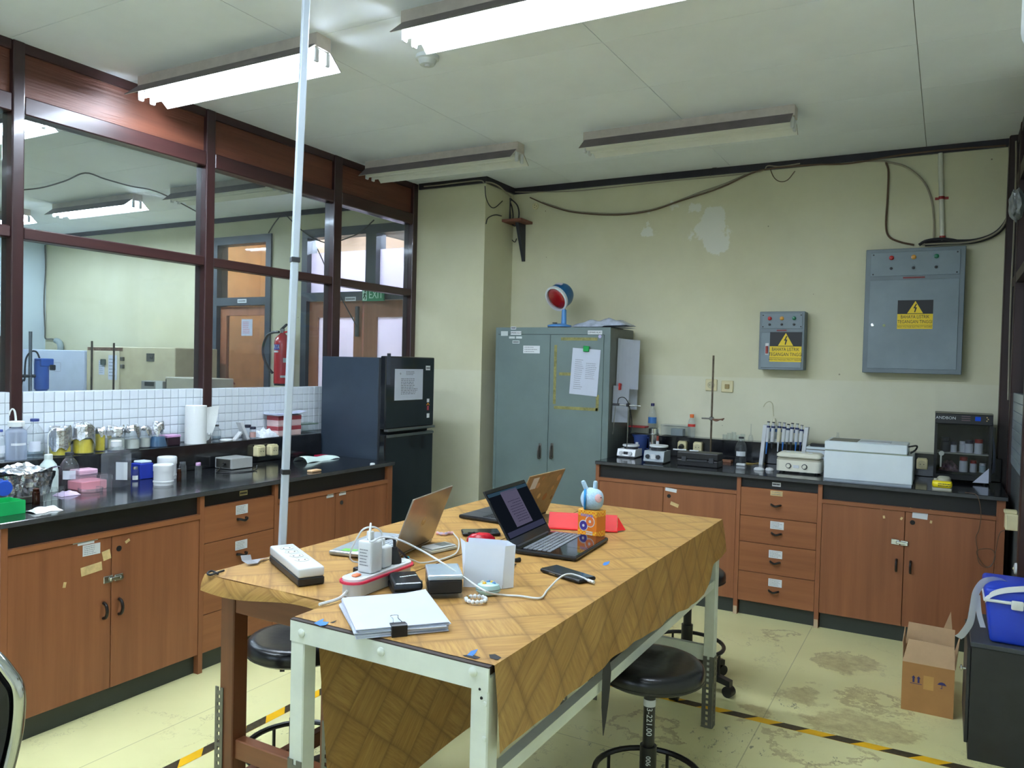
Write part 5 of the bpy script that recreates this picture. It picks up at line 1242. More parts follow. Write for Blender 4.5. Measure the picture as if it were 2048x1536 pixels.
bm = bmn(); prism(bm, P, (0, -.001, 0)); ob('corner_sticker', bm, M_PAPER, t)
z0 = ZT + .0605
def vial(u, zf, wd, h, body, capm, label, kk):
    c = Vector((onY(u, 900, y0 + .08).x, y0 + .07 + .02 * (kk % 3), zf)); 
    t2 = thing('reagent_jar', label, 'jar', c, 'jars inside the dry cabinet')
    bm = bmn(); lathe(bm, c, [(0, 0), (wd, 0), (wd, h * .68), (wd * .8, h * .74), (wd * .8, h * .76), (0, h * .76)], 16); ob('vessel', bm, body, t2, smooth=True)
    bm = bmn(); lathe(bm, c + Vector((0, 0, h * .74)), [(wd * .95, 0), (wd * .95, h * .26), (0, h * .26)], 16); ob('cap', bm, capm, t2, smooth=True)
M_CAPR = mat('cap_red', (170, 24, 26), .35)
M_JW = mat('jar_white', (224, 224, 222), .5); M_JD = mat('jar_dark', (40, 40, 60), .3)
vial(1957, zs, .022, .085, M_JW, M_CAPR, 'white jar with red cap at the right of the upper shelf', 0)
vial(1938, zs, .022, .075, M_JW, M_JD, 'white jar with dark cap in the middle of the upper shelf', 1)
vial(1925, zs, .018, .065, M_JW, M_JW, 'white lidded jar left of the dark capped jar', 2)
vial(1907, zs, .016, .06, M_JW, M_JD, 'slim white vial on the upper shelf', 0)
vial(1890, zs, .026, .085, M_JD, M_JD, 'dark square bottle at the left of the upper shelf', 1)
vial(1928, z0, .022, .09, M_JW, M_CAPR, 'taller white jar with red cap on the cabinet bottom', 0)
vial(1948, z0, .018, .07, M_JW, M_CAPR, 'shorter white jar with red cap on the cabinet bottom', 1)
vial(1967, z0, .018, .055, mat('jar_pale', (180, 200, 200), .5), M_HPW, 'pale jar with white lid at the right of the cabinet bottom', 2)
rnd = random.Random(3); c = Vector((onY(1893, 950, y0 + .08).x, y0 + .09, z0)); bm = bmn()
grid(bm, lambda a, b: Vector((c.x - .045 + .11 * a, c.y - .05 + .11 * b, z0 + .001 + .065 * math.sin(PI * a) ** .6 * math.sin(PI * b) ** .6 * (.75 + .25 * math.sin(a * 21 + b * 13)))), 16, 12)
solo('bag_of_vials', bm, mat('pink_bag', (120, 92, 98), .25, noise=.4, nscale=40), 'crumpled pinkish bag of vials on the cabinet bottom', 'bag', c)
# yellow vortex mixer
a = onZ(1864, 979, ZT); c = Vector((onY(1884, 975, a.y).x, a.y + .05, ZT)); wd = onY(1904, 975, a.y).x - onY(1863, 975, a.y).x
t = thing('vortex_mixer', 'yellow and grey vortex mixer in front of the dry cabinet', 'mixer', c)
bm = bmn(); rbox(bm, (c.x - wd / 2, c.y - .05, ZT), (c.x + wd / 2, c.y + .05, ZT + .012), .012, 2, vertical_only=True); ob('base', bm, mat('mixer_grey', (170, 168, 150), .4), t, smooth=True)
bm = bmn(); rbox(bm, (c.x - wd / 2, c.y - .05, ZT + .012), (c.x + wd / 2, c.y + .05, ZT + .05), .014, 3); ob('body', bm, mat('mixer_yellow', (236, 214, 20), .35), t, smooth=True)
bm = bmn(); lathe(bm, c + Vector((.008, 0, .05)), [(.036, -.003), (.034, .014), (.026, .022), (0, .024)], 20); ob('cup_head', bm, MATS['mixer_grey'], t, smooth=True)
bm = bmn(); lathe(bm, c + Vector((-wd / 2 + .018, -.01, .048)), [(.012, 0), (.01, .012), (0, .013)], 14); ob('knob', bm, MATS['mixer_grey'], t, smooth=True)
printed('printed_text', FB(c.x + .01, c.y - .0502, ZT + .03), .06, .02, 2, M_INK, t, 60, off=.0003)
# papers hung on the right side of the dry cabinet
t = thing('hung_papers', 'white papers hanging on the right side of the dry cabinet', 'paper', (x1, y0 + .12, ZT + .1))
zb = onY(1990, 990, y0 + .1).z
bm = bmn(); grid(bm, lambda a, b: Vector((x1 + .003 + .028 * a * (.4 + .6 * (1 - b)) + .004 * math.sin(b * 5), y0 + .03 + .17 * a, ZT + .06 + (zt_ - ZT - .11) * b)), 5, 8); ob('sheet', bm, M_PAPER, t)
bm = bmn(); grid(bm, lambda a, b: Vector((x1 + .006 + .02 * a, y0 + .1 + .12 * a, ZT + .12 + (zt_ - ZT - .2) * b)), 3, 3); ob('sheet', bm, mat('cream_sheet', (190, 186, 160), .7), t)
# thin cable from the bench hanging over the right cabinet
Q = [onZ(u, v, ZT + .003) for u, v in ((1930, 985), (1950, 988))] + [onY(u, v, 4.805) for u, v in ((1958, 1000), (1962, 1030), (1958, 1060), (1952, 1075), (1955, 1100), (1958, 1125), (1975, 1135), (1990, 1118), (1985, 1100), (1965, 1098), (1953, 1105), (1968, 1130), (1985, 1128), (1998, 1070), (2010, 1060))]
bm = bmn(); tube(bm, Q, .002, seg=5); solo('thin_cable', bm, M_CABB, 'thin brown cable coiled in front of the right end cabinet door', 'cable', Q[0], smooth=True)
# ================================================================ THINGS ON THE LEFT BENCH
def lb(name, label, u, vt, wpx, prof, x=.082, z0=ZL, **kw):
    """bottle on the left ledge (or at a given x on the worktop)"""
    p = onX(u, 900, x); c = Vector((x, p.y, z0)); s = depth(c) / CF
    r = wpx / 2 * s; f = c - away(c) * r; d = f - CPOS
    return bottle(name, label, 1024 + CF * d.dot(RT) / d.dot(FW), 768 - CF * d.dot(UP) / d.dot(FW), vt, wpx, z0, kw.pop('glassm', M_GLASS), prof, **kw)
M_LBLUE = mat('label_blue_white', (210, 216, 226), .6)
M_BCAP = mat('cap_blue', (48, 66, 130), .4)
lb('reagent_bottle', 'clear glass bottle with blue label cut by the left photo edge', 0, 860, 20, ROUND, cap=(.5, .94, 1.0), cap_m=M_BCAP, lab=(.25, .5, 2.0, M_LBLUE))
# big wash bottle
def wash(label, u, vt, wpx, x, z0, spout, bulge, mm, cap_m):
    p = onX(u, 900, x); c = Vector((x, p.y, z0)); s = depth(c) / CF; r = wpx / 2 * s
    h = zat(c, u, vt) - z0
    t = thing('wash_bottle', label, 'bottle', c, 'wash bottles on the left bench')
    bm = bmn(); pr = [(0, .001), (r, .001), (r, h * .70), (r * .92, h * .76), (r * .45, h * .84), (r * .42, h * .88)] if not bulge else [(0, .001), (r, .001), (r, h * .55), (r * .8, h * .72), (r * .38, h * .86), (r * .36, h * .9)]
    lathe(bm, c, pr, 22); ob('vessel', bm, mm, t, smooth=True)
    bm = bmn(); k = .78 if not bulge else .42; lathe(bm, c + Vector((0, 0, h * .86)), [(0, 0), (r * k, 0), (r * k, h * .12), (r * k * .8, h * .14), (0, h * .14)], 18); ob('cap', bm, cap_m, t, smooth=True)
    hh = away(c); pl = lambda a, b: (lambda d: CPOS + d * (((Vector((c.x, c.y, 0)) - Vector((CPOS.x, CPOS.y, 0))).dot(hh)) / (d.x * hh.x + d.y * hh.y)))(ray(a, b))
    bm = bmn(); tube(bm, [pl(*q) for q in spout], .0055 if not bulge else .003, radii=lambda q: 1 - .45 * q); ob('spout', bm, mat('spout_white', (222, 226, 222), .4), t, smooth=True)
    bm = bmn(); cyl(bm, c + Vector((0, 0, .01)), c + Vector((0, 0, h * .9)), .003, seg=6); ob('dip_tube', bm, MATS['spout_white'], t)
    return t, c, r, h
t, c, r, h = wash('large milky wash bottle with bent spout at the left end of the ledge', 32, 842, 38, .088, ZL, ((32, 844), (31, 832), (29, 822), (25, 818), (21, 822), (18, 831)), False, glass('bluish_plastic', (236, 242, 250), .6, haze=.42, hazec=(222, 232, 248), rough=.2), M_MILKPL if 0 else mat('cap_milk', (216, 222, 220), .4))
ang = math.atan2(CPOS.y - c.y, CPOS.x - c.x); bm = bmn(); grid(bm, lambda a, b: c + Vector((1.012 * r * math.cos(ang + (a - .3) * 1.5), 1.012 * r * math.sin(ang + (a - .3) * 1.5), h * (.38 + .06 * b))), 8, 1); ob('tape_label', bm, M_LABEL, t)
lb('reagent_bottle', 'large clear glass bottle with blue stopper right of the milky wash bottle', 69, 838, 36, ROUND, cap=(.45, .94, 1.0), cap_m=M_BCAP, lab=(.18, .44, 1.2, M_LBLUE), liquid=.16, liq_m=M_WATER)
wash('white squeeze bottle with thin curved tube standing on the worktop', 97, 908, 36, .23, ZT, ((97, 910), (96, 890), (97, 870), (103, 860), (112, 856), (124, 857)), True, mat('hdpe_white', (196, 212, 206), .45, noise=.02), mat('cap_hdpe', (206, 216, 210), .4))
# foil covered beakers and flasks
M_MED_Y = mat('yellow_medium', (218, 198, 44), .35, noise=.12, nscale=20); M_MED_W = mat('white_medium', (206, 208, 200), .5, noise=.06, nscale=30)
def foil_beaker(label, u, w, vtop, vfoil, med, medm, x=.085, dome=.0, erl=False):
    p = onX(u, 890, x); c = Vector((x, p.y, ZL)); s = depth(c) / CF; r = w / 2 * s
    h = zat(c, u, vtop) - ZL; zf = zat(c, u, vfoil) - ZL
    t = thing('foil_covered_beaker' if not erl else 'foil_covered_flask', label, 'beaker' if not erl else 'flask', c, 'foil covered glassware on the left ledge')
    hb = h * .93
    pr = [(0, .001), (r, .001), (r, hb), (r * .96, hb), (r * .96, .004), (0, .004)] if not erl else [(0, .001), (r, .001), (r * .98, .012), (r * .5, hb * .75), (r * .48, hb)]
    bm = bmn(); lathe(bm, c, pr, 22); ob('vessel', bm, M_GLASS, t, smooth=True)
    bm = bmn(); k = .95
    if erl: lathe(bm, c, [(0, .003), (r * k * .97, .003), (r * k * .72, med * hb), (0, med * hb)], 20)
    else: lathe(bm, c, [(0, .005), (r * k, .005), (r * k, med * hb), (0, med * hb)], 20)
    ob('medium', bm, medm, t, smooth=True)
    rnd = random.Random(int(u)); bm = bmn(); n = 30; ro = r * (1.03 if not erl else .6)
    ph = [rnd.uniform(0, 6.28) for _ in range(5)]
    rows = [(0, h + dome), (ro * .5, h + dome * .8), (ro * .92, h + .002), (ro * 1.02, h - .008), (ro * 1.04, h - (h - zf) * .5), (ro * 1.10, zf)]
    prev = None
    for i, (rr, zz) in enumerate(rows):
        ring = []
        for a in range(n):
            th = 2 * PI * a / n
            j = (.10 * math.sin(3 * th + ph[0]) + .07 * math.sin(7 * th + ph[1]) + rnd.uniform(-.06, .06)) * min(1, i / 2)
            dz = (.018 * math.sin(2 * th + ph[2]) + .012 * math.sin(5 * th + ph[3]) + rnd.uniform(-.005, .005)) * (1 if i == 5 else .25) if i else 0
            q = max(rr * (1 + j * .5), r * 1.012 if (i >= 3 and not erl) else 0)
            ring.append(bm.verts.new(c + Vector((q * math.cos(th), q * math.sin(th), zz + dz + rnd.uniform(-.003, .003)))))
        if prev:
            for a in range(n): bm.faces.new((prev[a], prev[(a + 1) % n], ring[(a + 1) % n], ring[a]))
        prev = ring
    bmesh.ops.remove_doubles(bm, verts=bm.verts, dist=.0005)
    ob('foil_cover', bm, M_FOIL, t, smooth=False)
    return t
foil_beaker('leftmost foil covered beaker of yellow medium, foil reaching far down', 120, 39, 855, 892, .34, M_MED_Y, dome=.004)
foil_beaker('second foil covered beaker of yellow medium with a domed foil lid', 166, 40, 850, 880, .55, M_MED_Y, dome=.012)
foil_beaker('narrow foil capped beaker of deep yellow medium', 200, 19, 857, 866, .82, M_MED_Y, x=.06)
foil_beaker('foil covered beaker of whitish medium next to the yellow ones', 232, 32, 853, 868, .55, M_MED_W)
foil_beaker('foil covered beaker of whitish grains in the middle of the ledge', 264, 28, 852, 866, .45, M_MED_W, x=.09)
foil_beaker('smaller foil covered beaker of whitish grains beside the flask', 288, 24, 854, 865, .5, M_MED_W, x=.07)
foil_beaker('foil capped conical flask of blue liquid', 316, 36, 845, 862, .45, glass('blue_liquid', (150, 196, 226), .5, haze=.45, hazec=(110, 160, 200)), erl=True)
# dark box with pink lid
def ledge_box_l(name, label, u0, u1, vt, x0, x1, z0, m, lid_m, lidh, cat='box', splitname='lid'):
    ya, yb = onX(u0, 890, x1).y, onX(u1, 890, x1).y
    h = zat(Vector((x1, (ya + yb) / 2, 0)), (u0 + u1) / 2, vt) - z0
    t = thing(name, label, cat, ((x0 + x1) / 2, (ya + yb) / 2, z0))
    bm = bmn(); rbox(bm, (x0, ya, z0), (x1, yb, z0 + h - lidh), .003, 1); ob('tub', bm, m, t)
    bm = bmn(); rbox(bm, (x0 - .002, ya - .002, z0 + h - lidh), (x1 + .002, yb + .002, z0 + h), .003, 1); ob(splitname, bm, lid_m, t)
    return t, (ya, yb, h)
ledge_box_l('small_dark_box', 'small dark purple box with pink lid left of the paper roll', 335, 361, 870, .04, .11, ZL, mat('dark_purple', (44, 28, 38), .4), mat('pink_lid', (196, 150, 190), .4), .014)
# kitchen paper roll
p = onX(391, 890, .085); c = Vector((.085, p.y, ZL)); s = depth(c) / CF; r = 20.5 * s; h = zat(c, 391, 811) - ZL
t = thing('paper_towel_roll', 'white paper towel roll standing on the left ledge', 'paper roll', c)
M_TOWEL = mat('towel', (222, 226, 224), .9, noise=.02, bump=.3, bscale=120)
bm = bmn(); lathe(bm, c, [(.012, 0), (r, 0), (r, h), (.012, h), (.012, h * .9), (0, h * .9)], 26); ob('roll', bm, M_TOWEL, t, smooth=True)
bm = bmn(); b0 = c + Vector((r * .72, r * .72, 0))
grid(bm, lambda a, b: Vector((c.x + r * math.cos(.9) + .012 * a * math.sin(b * 4), c.y + r * math.sin(.9) + a * (.018 + .075 * b), ZL + .012 + (h - .022) * b + .006 * a)), 6, 10); ob('loose_sheet', bm, M_TOWEL, t, smooth=True)
# small things right of the roll
lb('reagent_bottle', 'small clear bottle behind the end of the paper roll', 433, 850, 17, ROUND, x=.075, cap=(.5, .92, 1.0), cap_m=M_DARKPL, liquid=.3, liq_m=M_WATER)
lb('small_vial', 'tiny clear vial with white cap beside the paper roll', 418, 866, 9, JAR, x=.13, cap=(.8, .85, 1.0), cat='vial')
P = onX(452, 880, .1); bm = bmn(); lathe(bm, (.1, P.y, ZL), [(0, 0), (.036, 0), (.038, .004), (.034, .010), (0, .011)], 22); solo('white_dish', bm, M_WHITEPL, 'flat white round dish lying on the left ledge', 'dish', (.1, P.y, ZL), smooth=True)
ya = onX(476, 880, .09).y; yb = onX(487, 880, .09).y; z1 = zat(Vector((.09, ya, 0)), 478, 845)
t = thing('tube_rack', 'white plastic rack piece leaning in an inverted V on the left ledge', 'rack', (.09, ya, ZL))
bm = bmn(); prism(bm, [(.07, ya - .002, z1), (.07, ya + .018, z1), (.07, yb + .03, ZL), (.07, yb + .01, ZL)], (.04, 0, 0)); ob('leaning_side', bm, M_WHITEPL, t)
bm = bmn(); zm = ZL + (z1 - ZL) * .45; prism(bm, [(.072, ya + .018, zm), (.072, ya + .022, zm - .012), (.072, ya - .02, ZL), (.072, ya - .03, ZL)], (.03, 0, 0)); ob('prop', bm, M_WHITEPL, t)
lb('jar_with_dark_cap', 'clear jar with dark cap on the left ledge, the taller of two', 495, 850, 14, JAR, x=.06, cap=(.9, .8, 1.0), cap_m=mat('cap_night', (36, 38, 56), .4), cat='jar', glassm=M_CLEARPL)
lb('jar_with_dark_cap', 'clear jar with dark cap and pinkish content, the shorter of two', 505, 854, 13, JAR, x=.10, cap=(.9, .8, 1.0), cap_m=MATS['cap_night'], cat='jar', glassm=M_CLEARPL, liquid=.55, liq_m=mat('pink_content', (196, 150, 140), .5))
P0 = onX(530, 870, .085)
def bagfn(y0, y1, x0, x1, z0, hh, sd):
    def fn(a, b):
        e = math.sin(PI * a) ** .45 * math.sin(PI * b) ** .45
        return Vector((x0 + (x1 - x0) * b, y0 + (y1 - y0) * a, z0 + .001 + hh * e * (.72 + .28 * math.sin(a * 17 + sd) * math.cos(b * 11 + sd))))
    return fn
bm = bmn(); grid(bm, bagfn(onX(513, 870, .085).y, onX(546, 870, .085).y, .03, .14, ZL, .062, 1), 18, 10); solo('plastic_pouch', bm, mat('pouch_film', (214, 220, 226), .25, noise=.1, nscale=40), 'crumpled whitish plastic pouch left of the stacked boxes', 'bag', (.085, P0.y, ZL))
# stacked pink boxes and papers
ya, yb = onX(556, 868, .13).y, onX(602, 868, .13).y
z1 = zat(Vector((.13, ya, 0)), 575, 832); hh = (z1 - ZL) / 2
for k in range(2):
    t = thing('carton_box', ('lower of two pink and grey cartons stacked on the left ledge', 'upper of two pink and grey cartons stacked on the left ledge')[k], 'box', (.08, (ya + yb) / 2, ZL + k * hh), 'stacked cartons')
    bm = bmn(); rbox(bm, (.03, ya, ZL + k * hh + .0005), (.13, yb, ZL + (k + 1) * hh - .0005), .002, 1); ob('carton', bm, mat('carton_pink', (206, 178, 176), .6), t)
    bm = bmn(); box(bm, (.1302, ya, ZL + k * hh + hh * .55), (.1306, yb, ZL + k * hh + hh * .95)); ob('red_band', bm, mat('band_red', (150, 60, 66), .6), t)
    bm = bmn(); box(bm, (.031, ya - .0006, ZL + k * hh + hh * .55), (.129, ya - .0002, ZL + k * hh + hh * .95)); ob('red_band', bm, mat('band_red', (150, 60, 66), .6), t)
for k, (rot, lb_) in enumerate(((.15, 'white paper lying on the stacked cartons'), (-.3, 'curled blue grey paper on top of the stacked cartons'))):
    F = Matrix.Translation((.085, (ya + yb) / 2, z1 + .002 + .004 * k)) @ Matrix.Rotation(rot, 4, 'Z'); bm = bmn()
    grid(bm, lambda a, b: F @ Vector(((a - .5) * .11, (b - .5) * .26, .0005 + .018 * k * max(0, b - .55) / .45)), 3, 8); solo('loose_paper', bm, M_PAPER if k == 0 else mat('paper_blue', (176, 182, 206), .7), lb_, 'paper', F.translation, 'papers on the cartons')
ledge_box_l('clear_box', 'clear plastic box on the left ledge beside the refrigerator', 599, 636, 847, .03, .125, ZL, M_CLEARPL, glass('clear_green', (206, 226, 212), .8, haze=.2, hazec=(200, 220, 206)), .008)

# ---- on the worktop
# foil tray over a dark box
pa, pb = onZ(2, 1005, ZT), onZ(92, 985, ZT)
t = thing('foil_tray', 'long tray wrapped in crumpled aluminium foil at the left edge of the bench', 'tray', ((.35), 1.75, ZT))
x0, x1 = .27, .46; y0, y1 = 1.58, onX(92, 970, .42).y; z1 = zat(Vector((.46, 1.78, 0)), 50, 945)
rnd = random.Random(4)
bm = bmn()
def foil(a, b):
    e = max(abs(a - .5), abs(b - .5)) * 2
    z = z1 - .012 + .010 * math.sin(a * 9 + b * 5) + rnd.uniform(-.007, .007) + (.012 if e > .9 else 0)
    return Vector((x0 - .01 + (x1 - x0 + .02) * b + rnd.uniform(-.004, .004), y0 + (y1 - y0 + .03) * a, z))
grid(bm, foil, 26, 16)
ob('foil_top', bm, M_FOIL, t)
bm = bmn(); n = 26
def side(a, b):
    k = b; xx = x1 + .01 - .02 * k + rnd.uniform(-.005, .005); return Vector((xx, y0 + (y1 - y0 - .02 * k) * a, (z1 - .01) * (1 - k) + (ZT + .03) * k))
grid(bm, side, 26, 5); ob('foil_side', bm, M_FOIL, t)
bm = bmn(); grid(bm, lambda a, b: Vector((x1 + (x0 - x1) * a, y1 + .02 - .03 * b + rnd.uniform(-.003, .003), (z1 - .01) * (1 - b) + (ZT + .03) * b)), 10, 5); ob('foil_side', bm, M_FOIL, t)
bm = bmn(); rbox(bm, (x0 + .01, y0, ZT), (x1 - .004, y1 - .03, ZT + .03), .003, 1); ob('tray', bm, mat('tray_dark', (60, 58, 52), .5), t)
bm = bmn(); F = FL(x1 + .008, onX(6, 970, x1).y, (z1 + ZT) / 2 + .01); lathe(bm, (0, 0, 0), [(0, .006), (.03, .006), (.032, .003), (.032, -.004)], 20, F); ob('blue_cap', bm, mat('cap_strong_blue', (36, 84, 190), .4), t, smooth=True)
# green tray
pa, pb = onZ(51, 1026, ZT), onZ(52, 1000, ZT)
y1 = pa.y; x1 = min(pa.x, .765); x0 = max(x1 - .16, .53); y0 = 1.58; h = zat(Vector((x1, y1, 0)), 51, 1000) - ZT
t = thing('green_tray', 'bright green plastic tray with scraps at the front left of the bench', 'tray', ((x0 + x1) / 2, (y0 + y1) / 2, ZT))
M_GRN = mat('tray_green', (30, 176, 96), .3)
bm = bmn(); box(bm, (x0, y0, ZT + .0005), (x1, y1, ZT + .004)); 
for lo, hi in (((x0, y0, ZT + .004), (x0 + .003, y1, ZT + h)), ((x1 - .003, y0, ZT + .004), (x1, y1, ZT + h)), ((x0 + .003, y0, ZT + .004), (x1 - .003, y0 + .003, ZT + h)), ((x0 + .003, y1 - .003, ZT + .004), (x1 - .003, y1, ZT + h))): box(bm, lo, hi)
ob('tray_shell', bm, M_GRN, t)
bm = bmn(); P = Vector(((x0 + x1) / 2 + .02, y1 - .07, ZT + .004)); lathe(bm, P, [(0, 0), (.022, 0), (.018, .012), (.008, .02), (0, .018)], 9); ob('orange_scrap', bm, mat('scrap_orange', (226, 176, 96), .7), t)
bm = bmn(); box(bm, (x0 + .02, y0 + .01, ZT + .004), (x1 - .03, y1 - .09, ZT + .008)); ob('green_card', bm, mat('card_lime', (120, 210, 120), .6), t)
# tissue
pa, pb = onZ(55, 1025, ZT), onZ(112, 1018, ZT)
bm = bmn(); grid(bm, lambda a, b: Vector((.70 - .09 * b + .01 * math.sin(a * 8), pa.y + (pb.y - pa.y) * a, ZT + .001 + .016 * math.sin(PI * b) ** .5 * (.6 + .4 * math.sin(a * 12 + b * 4)) * (1 if 0 < a < 1 else .3))), 16, 8); solo('tissue', bm, M_TOWEL, 'crumpled white tissue right of the green tray', 'tissue', (.66, pa.y, ZT), smooth=True)
# bottles
lb('reagent_bottle', 'clear glass bottle with blue and white label in front of the ledge', 139, 905, 37, ROUND, x=.215, z0=ZT, cap=(.44, .93, 1.0), cap_m=M_DARKPL, lab=(.28, .52, 1.3, M_LBLUE))
lb('square_bottle', 'large square clear plastic bottle with white cap in the middle of the left bench', 233, 882, 46, [(1, 0), (1, .70), (.85, .78), (.42, .86), (.42, .9)], x=.315, z0=ZT, glassm=M_CLEARPL, cap=(.45, .88, 1.0), cap_m=M_WHITEPL, square=True)
P = onX(243, 942, .36); plate('paper_label', Matrix.Translation((.3615, P.y, P.z)) @ Matrix.Rotation(YAW - PI / 2 + .0, 4, 'Z') @ FL(.0, 0, 0), .055, .085, M_LABEL, bpy.data.objects['square_bottle'])
# pink boxes
def tray_box(name, label, u0, u1, vb, vt, dx, m, lidm, cat='box', xfront=None):
    pa, pb = onZ(u0, vb, ZT), onZ(u1, vb, ZT); x1 = xfront or max(pa.x, pb.x); y0, y1 = onX(u0, vb, x1).y, onX(u1, vb, x1).y
    h = zat(Vector((x1, (y0 + y1) / 2, 0)), (u0 + u1) / 2, vt) - ZT
    t = thing(name, label, cat, (x1 - dx / 2, (y0 + y1) / 2, ZT))
    bm = bmn(); rbox(bm, (x1 - dx, y0, ZT), (x1, y1, ZT + h * .6), .004, 2); ob('tub', bm, m, t)
    bm = bmn(); rbox(bm, (x1 - dx - .003, y0 - .003, ZT + h * .6), (x1 + .003, y1 + .003, ZT + h), .004, 2); ob('lid', bm, lidm, t)
    return t
M_PINK = mat('pink_plastic', (206, 150, 164), .4, noise=.08); M_PINKL = mat('pale_pink', (220, 180, 200), .4)
tray_box('tip_box', 'pale pink box standing behind the pink tray', 157, 194, 957, 939, .065, M_PINK, M_PINKL, xfront=.225)
tray_box('tip_tray', 'clear lidded tray of pink tips right of the labelled bottle', 163, 214, 976, 950, .11, mat('pink_tips', (210, 138, 150), .5), M_CLEARPL, 'tray', xfront=.345)
# pink cloth pad in front of bottle
P = onZ(138, 985, ZT); bm = bmn(); grid(bm, bagfn(onX(118, 980, .40).y, onX(157, 980, .40).y, .35, .42, ZT, .022, 2), 12, 8); solo('lilac_cloth', bm, mat('lilac_cloth', (190, 170, 200), .7), 'small lilac cloth in front of the labelled bottle', 'cloth', (.39, P.y, ZT), smooth=True)
# petri dish
c, r, s = ctr(181, 986, ZT, 22); bm = bmn(); lathe(bm, c, [(0, .001), (r, .001), (r, .016), (r - .002, .016), (r - .002, .003), (0, .003)], 28)
t = thing('petri_dish', 'shallow clear petri dish in front of the pink tray', 'dish', c); ob('dish', bm, M_GLASS, t, smooth=True)
bm = bmn(); lathe(bm, c, [(r + .0005, .012), (r + .0025, .012), (r + .0025, .0165), (r + .0005, .0165), (r + .0005, .012)], 28); ob('rim', bm, M_CLEARPL, t, smooth=True)
# beaker beside tray
lb('glass_beaker', 'small clear beaker between the pink tray and the square bottle', 213, 950, 22, [(1, 0), (1, .95), (1.06, 1)], x=.41, z0=ZT, cat='beaker')
# vials
M_AMB = glass('amber_glass', (150, 80, 40), .9, haze=.3, hazec=(90, 46, 24))
lb('amber_vial', 'amber glass vial at the front of the left bench', 73, 978, 14, JAR, x=.50, z0=ZT, glassm=M_AMB, cat='vial', cap=(.8, .86, 1.0), cap_m=mat('amber_rim', (80, 44, 28), .4))
for k, (u, vt, lb_) in enumerate(((87, 975, 'first small clear vial right of the amber vial'), (98, 974, 'second small clear vial right of the amber vial'), (110, 974, 'third small clear vial right of the amber vial'), (123, 972, 'small clear vial at the right end of the vial row'))):
    lb('clear_vial', lb_, u, vt, 12, JAR, x=.46, z0=ZT, cat='vial', group='clear vials in a row')
lb('clear_vial', 'small clear vial with white label left of the blue box', 271, 934, 12, JAR, x=.25, z0=ZT, cat='vial', lab=(.1, .4, 2.0, M_LABEL), cap=(.8, .84, 1.0), cap_m=M_STEEL)
lb('clear_vial', 'clear vial behind the brown vial right of the white tubs', 366, 924, 14, JAR, x=.39, z0=ZT, cat='vial', cap=(.7, .9, 1.0), cap_m=M_CLEARPL)
lb('brown_vial', 'tiny brown vial right of the white tubs', 359, 938, 9, JAR, x=.44, z0=ZT, glassm=M_AMB, cat='vial', cap=(.8, .85, 1.0), cap_m=M_STEEL)
lb('clear_vial', 'clear vial standing alone left of the metal case', 397, 926, 13, JAR, x=.42, z0=ZT, cat='vial', cap=(.75, .84, 1.0), cap_m=MATS['pink_lid'])
# blue box
ya, yb = onX(280, 955, .24).y, onX(307, 955, .24).y; h = zat(Vector((.24, ya, 0)), 290, 928) - ZT
t = thing('blue_box', 'deep blue cardboard box beside the white tubs', 'box', (.2, ya, ZT))
bm = bmn(); rbox(bm, (.165, ya, ZT), (.24, yb, ZT + h), .003, 1); ob('box_body', bm, mat('box_blue', (28, 52, 160), .5), t)
bm = bmn(); rbox(bm, (.17, ya + .01, ZT + h), (.235, yb - .005, ZT + h + .012), .004, 1); ob('tube_caps', bm, mat('caps_pale', (190, 206, 226), .4), t)
def tub(label, u, vt, wpx, x, n):
    p = onX(u, 950, x); c = Vector((x, p.y, ZT)); s = depth(c) / CF; r = wpx / 2 * s; h = zat(c, u, vt) - ZT
    t = thing('white_tub', label, 'tub', c, 'white plastic tubs')
    bm = bmn(); lathe(bm, c, [(0, 0), (r * .95, 0), (r * .95, h * .7), (0, h * .7)], 24); ob('body', bm, M_WHITEPL, t, smooth=True)
    bm = bmn(); lathe(bm, c + Vector((0, 0, h * .68)), [(r, 0), (r, h * .28), (r * .93, h * .32), (r * .8, h * .32), (r * .78, h * .28), (0, h * .28)], 24); ob('screw_lid', bm, M_WHITEPL, t, smooth=True)
    bm = bmn(); lathe(bm, c + Vector((0, 0, h * .12)), [(r * .95, 0), (r, .002), (r, .008), (r * .95, .01)], 24); ob('ring', bm, M_WHITEPL, t, smooth=True)
tub('front white screw lid tub beside the blue box', 327, 928, 39, .455, 0)
tub('rear white screw lid tub rising behind the front one', 334, 913, 37, .30, 1)
# metal case with cable
ya, yb = onX(463, 938, .31).y, onX(505, 935, .31).y; h = zat(Vector((.31, ya, 0)), 475, 918) - ZT
t = thing('metal_case', 'flat silver metal power box with cable in front of the socket boxes', 'power box', (.29, (ya + yb) / 2, ZT))
bm = bmn(); rbox(bm, (.175, ya, ZT + .003), (.31, yb, ZT + h), .002, 1); ob('case', bm, mat('case_alu', (190, 192, 190), .35, metal=.35), t)
F = FB(0, ya, 0)
bm = bmn(); rbox(bm, (.185, ya - .002, ZT + .008), (.30, ya, ZT + h - .006), .001, 1); ob('end_plate', bm, M_DULLSTEEL, t)
bm = bmn(); cyl(bm, (.26, ya - .002, ZT + h / 2), (.26, ya - .012, ZT + h / 2), .008, seg=10); ob('jack', bm, M_BLACKPL, t)
bm = bmn(); tube(bm, [(.26, ya - .012, ZT + h / 2), (.27, ya - .05, ZT + .006), (.34, ya - .12, ZT + .004), (.42, ya - .04, ZT + .004), (.43, ya + .06, ZT + .004), (.38, ya + .12, ZT + .02)], .003); ob('cable', bm, M_BLACKPL, t, smooth=True)
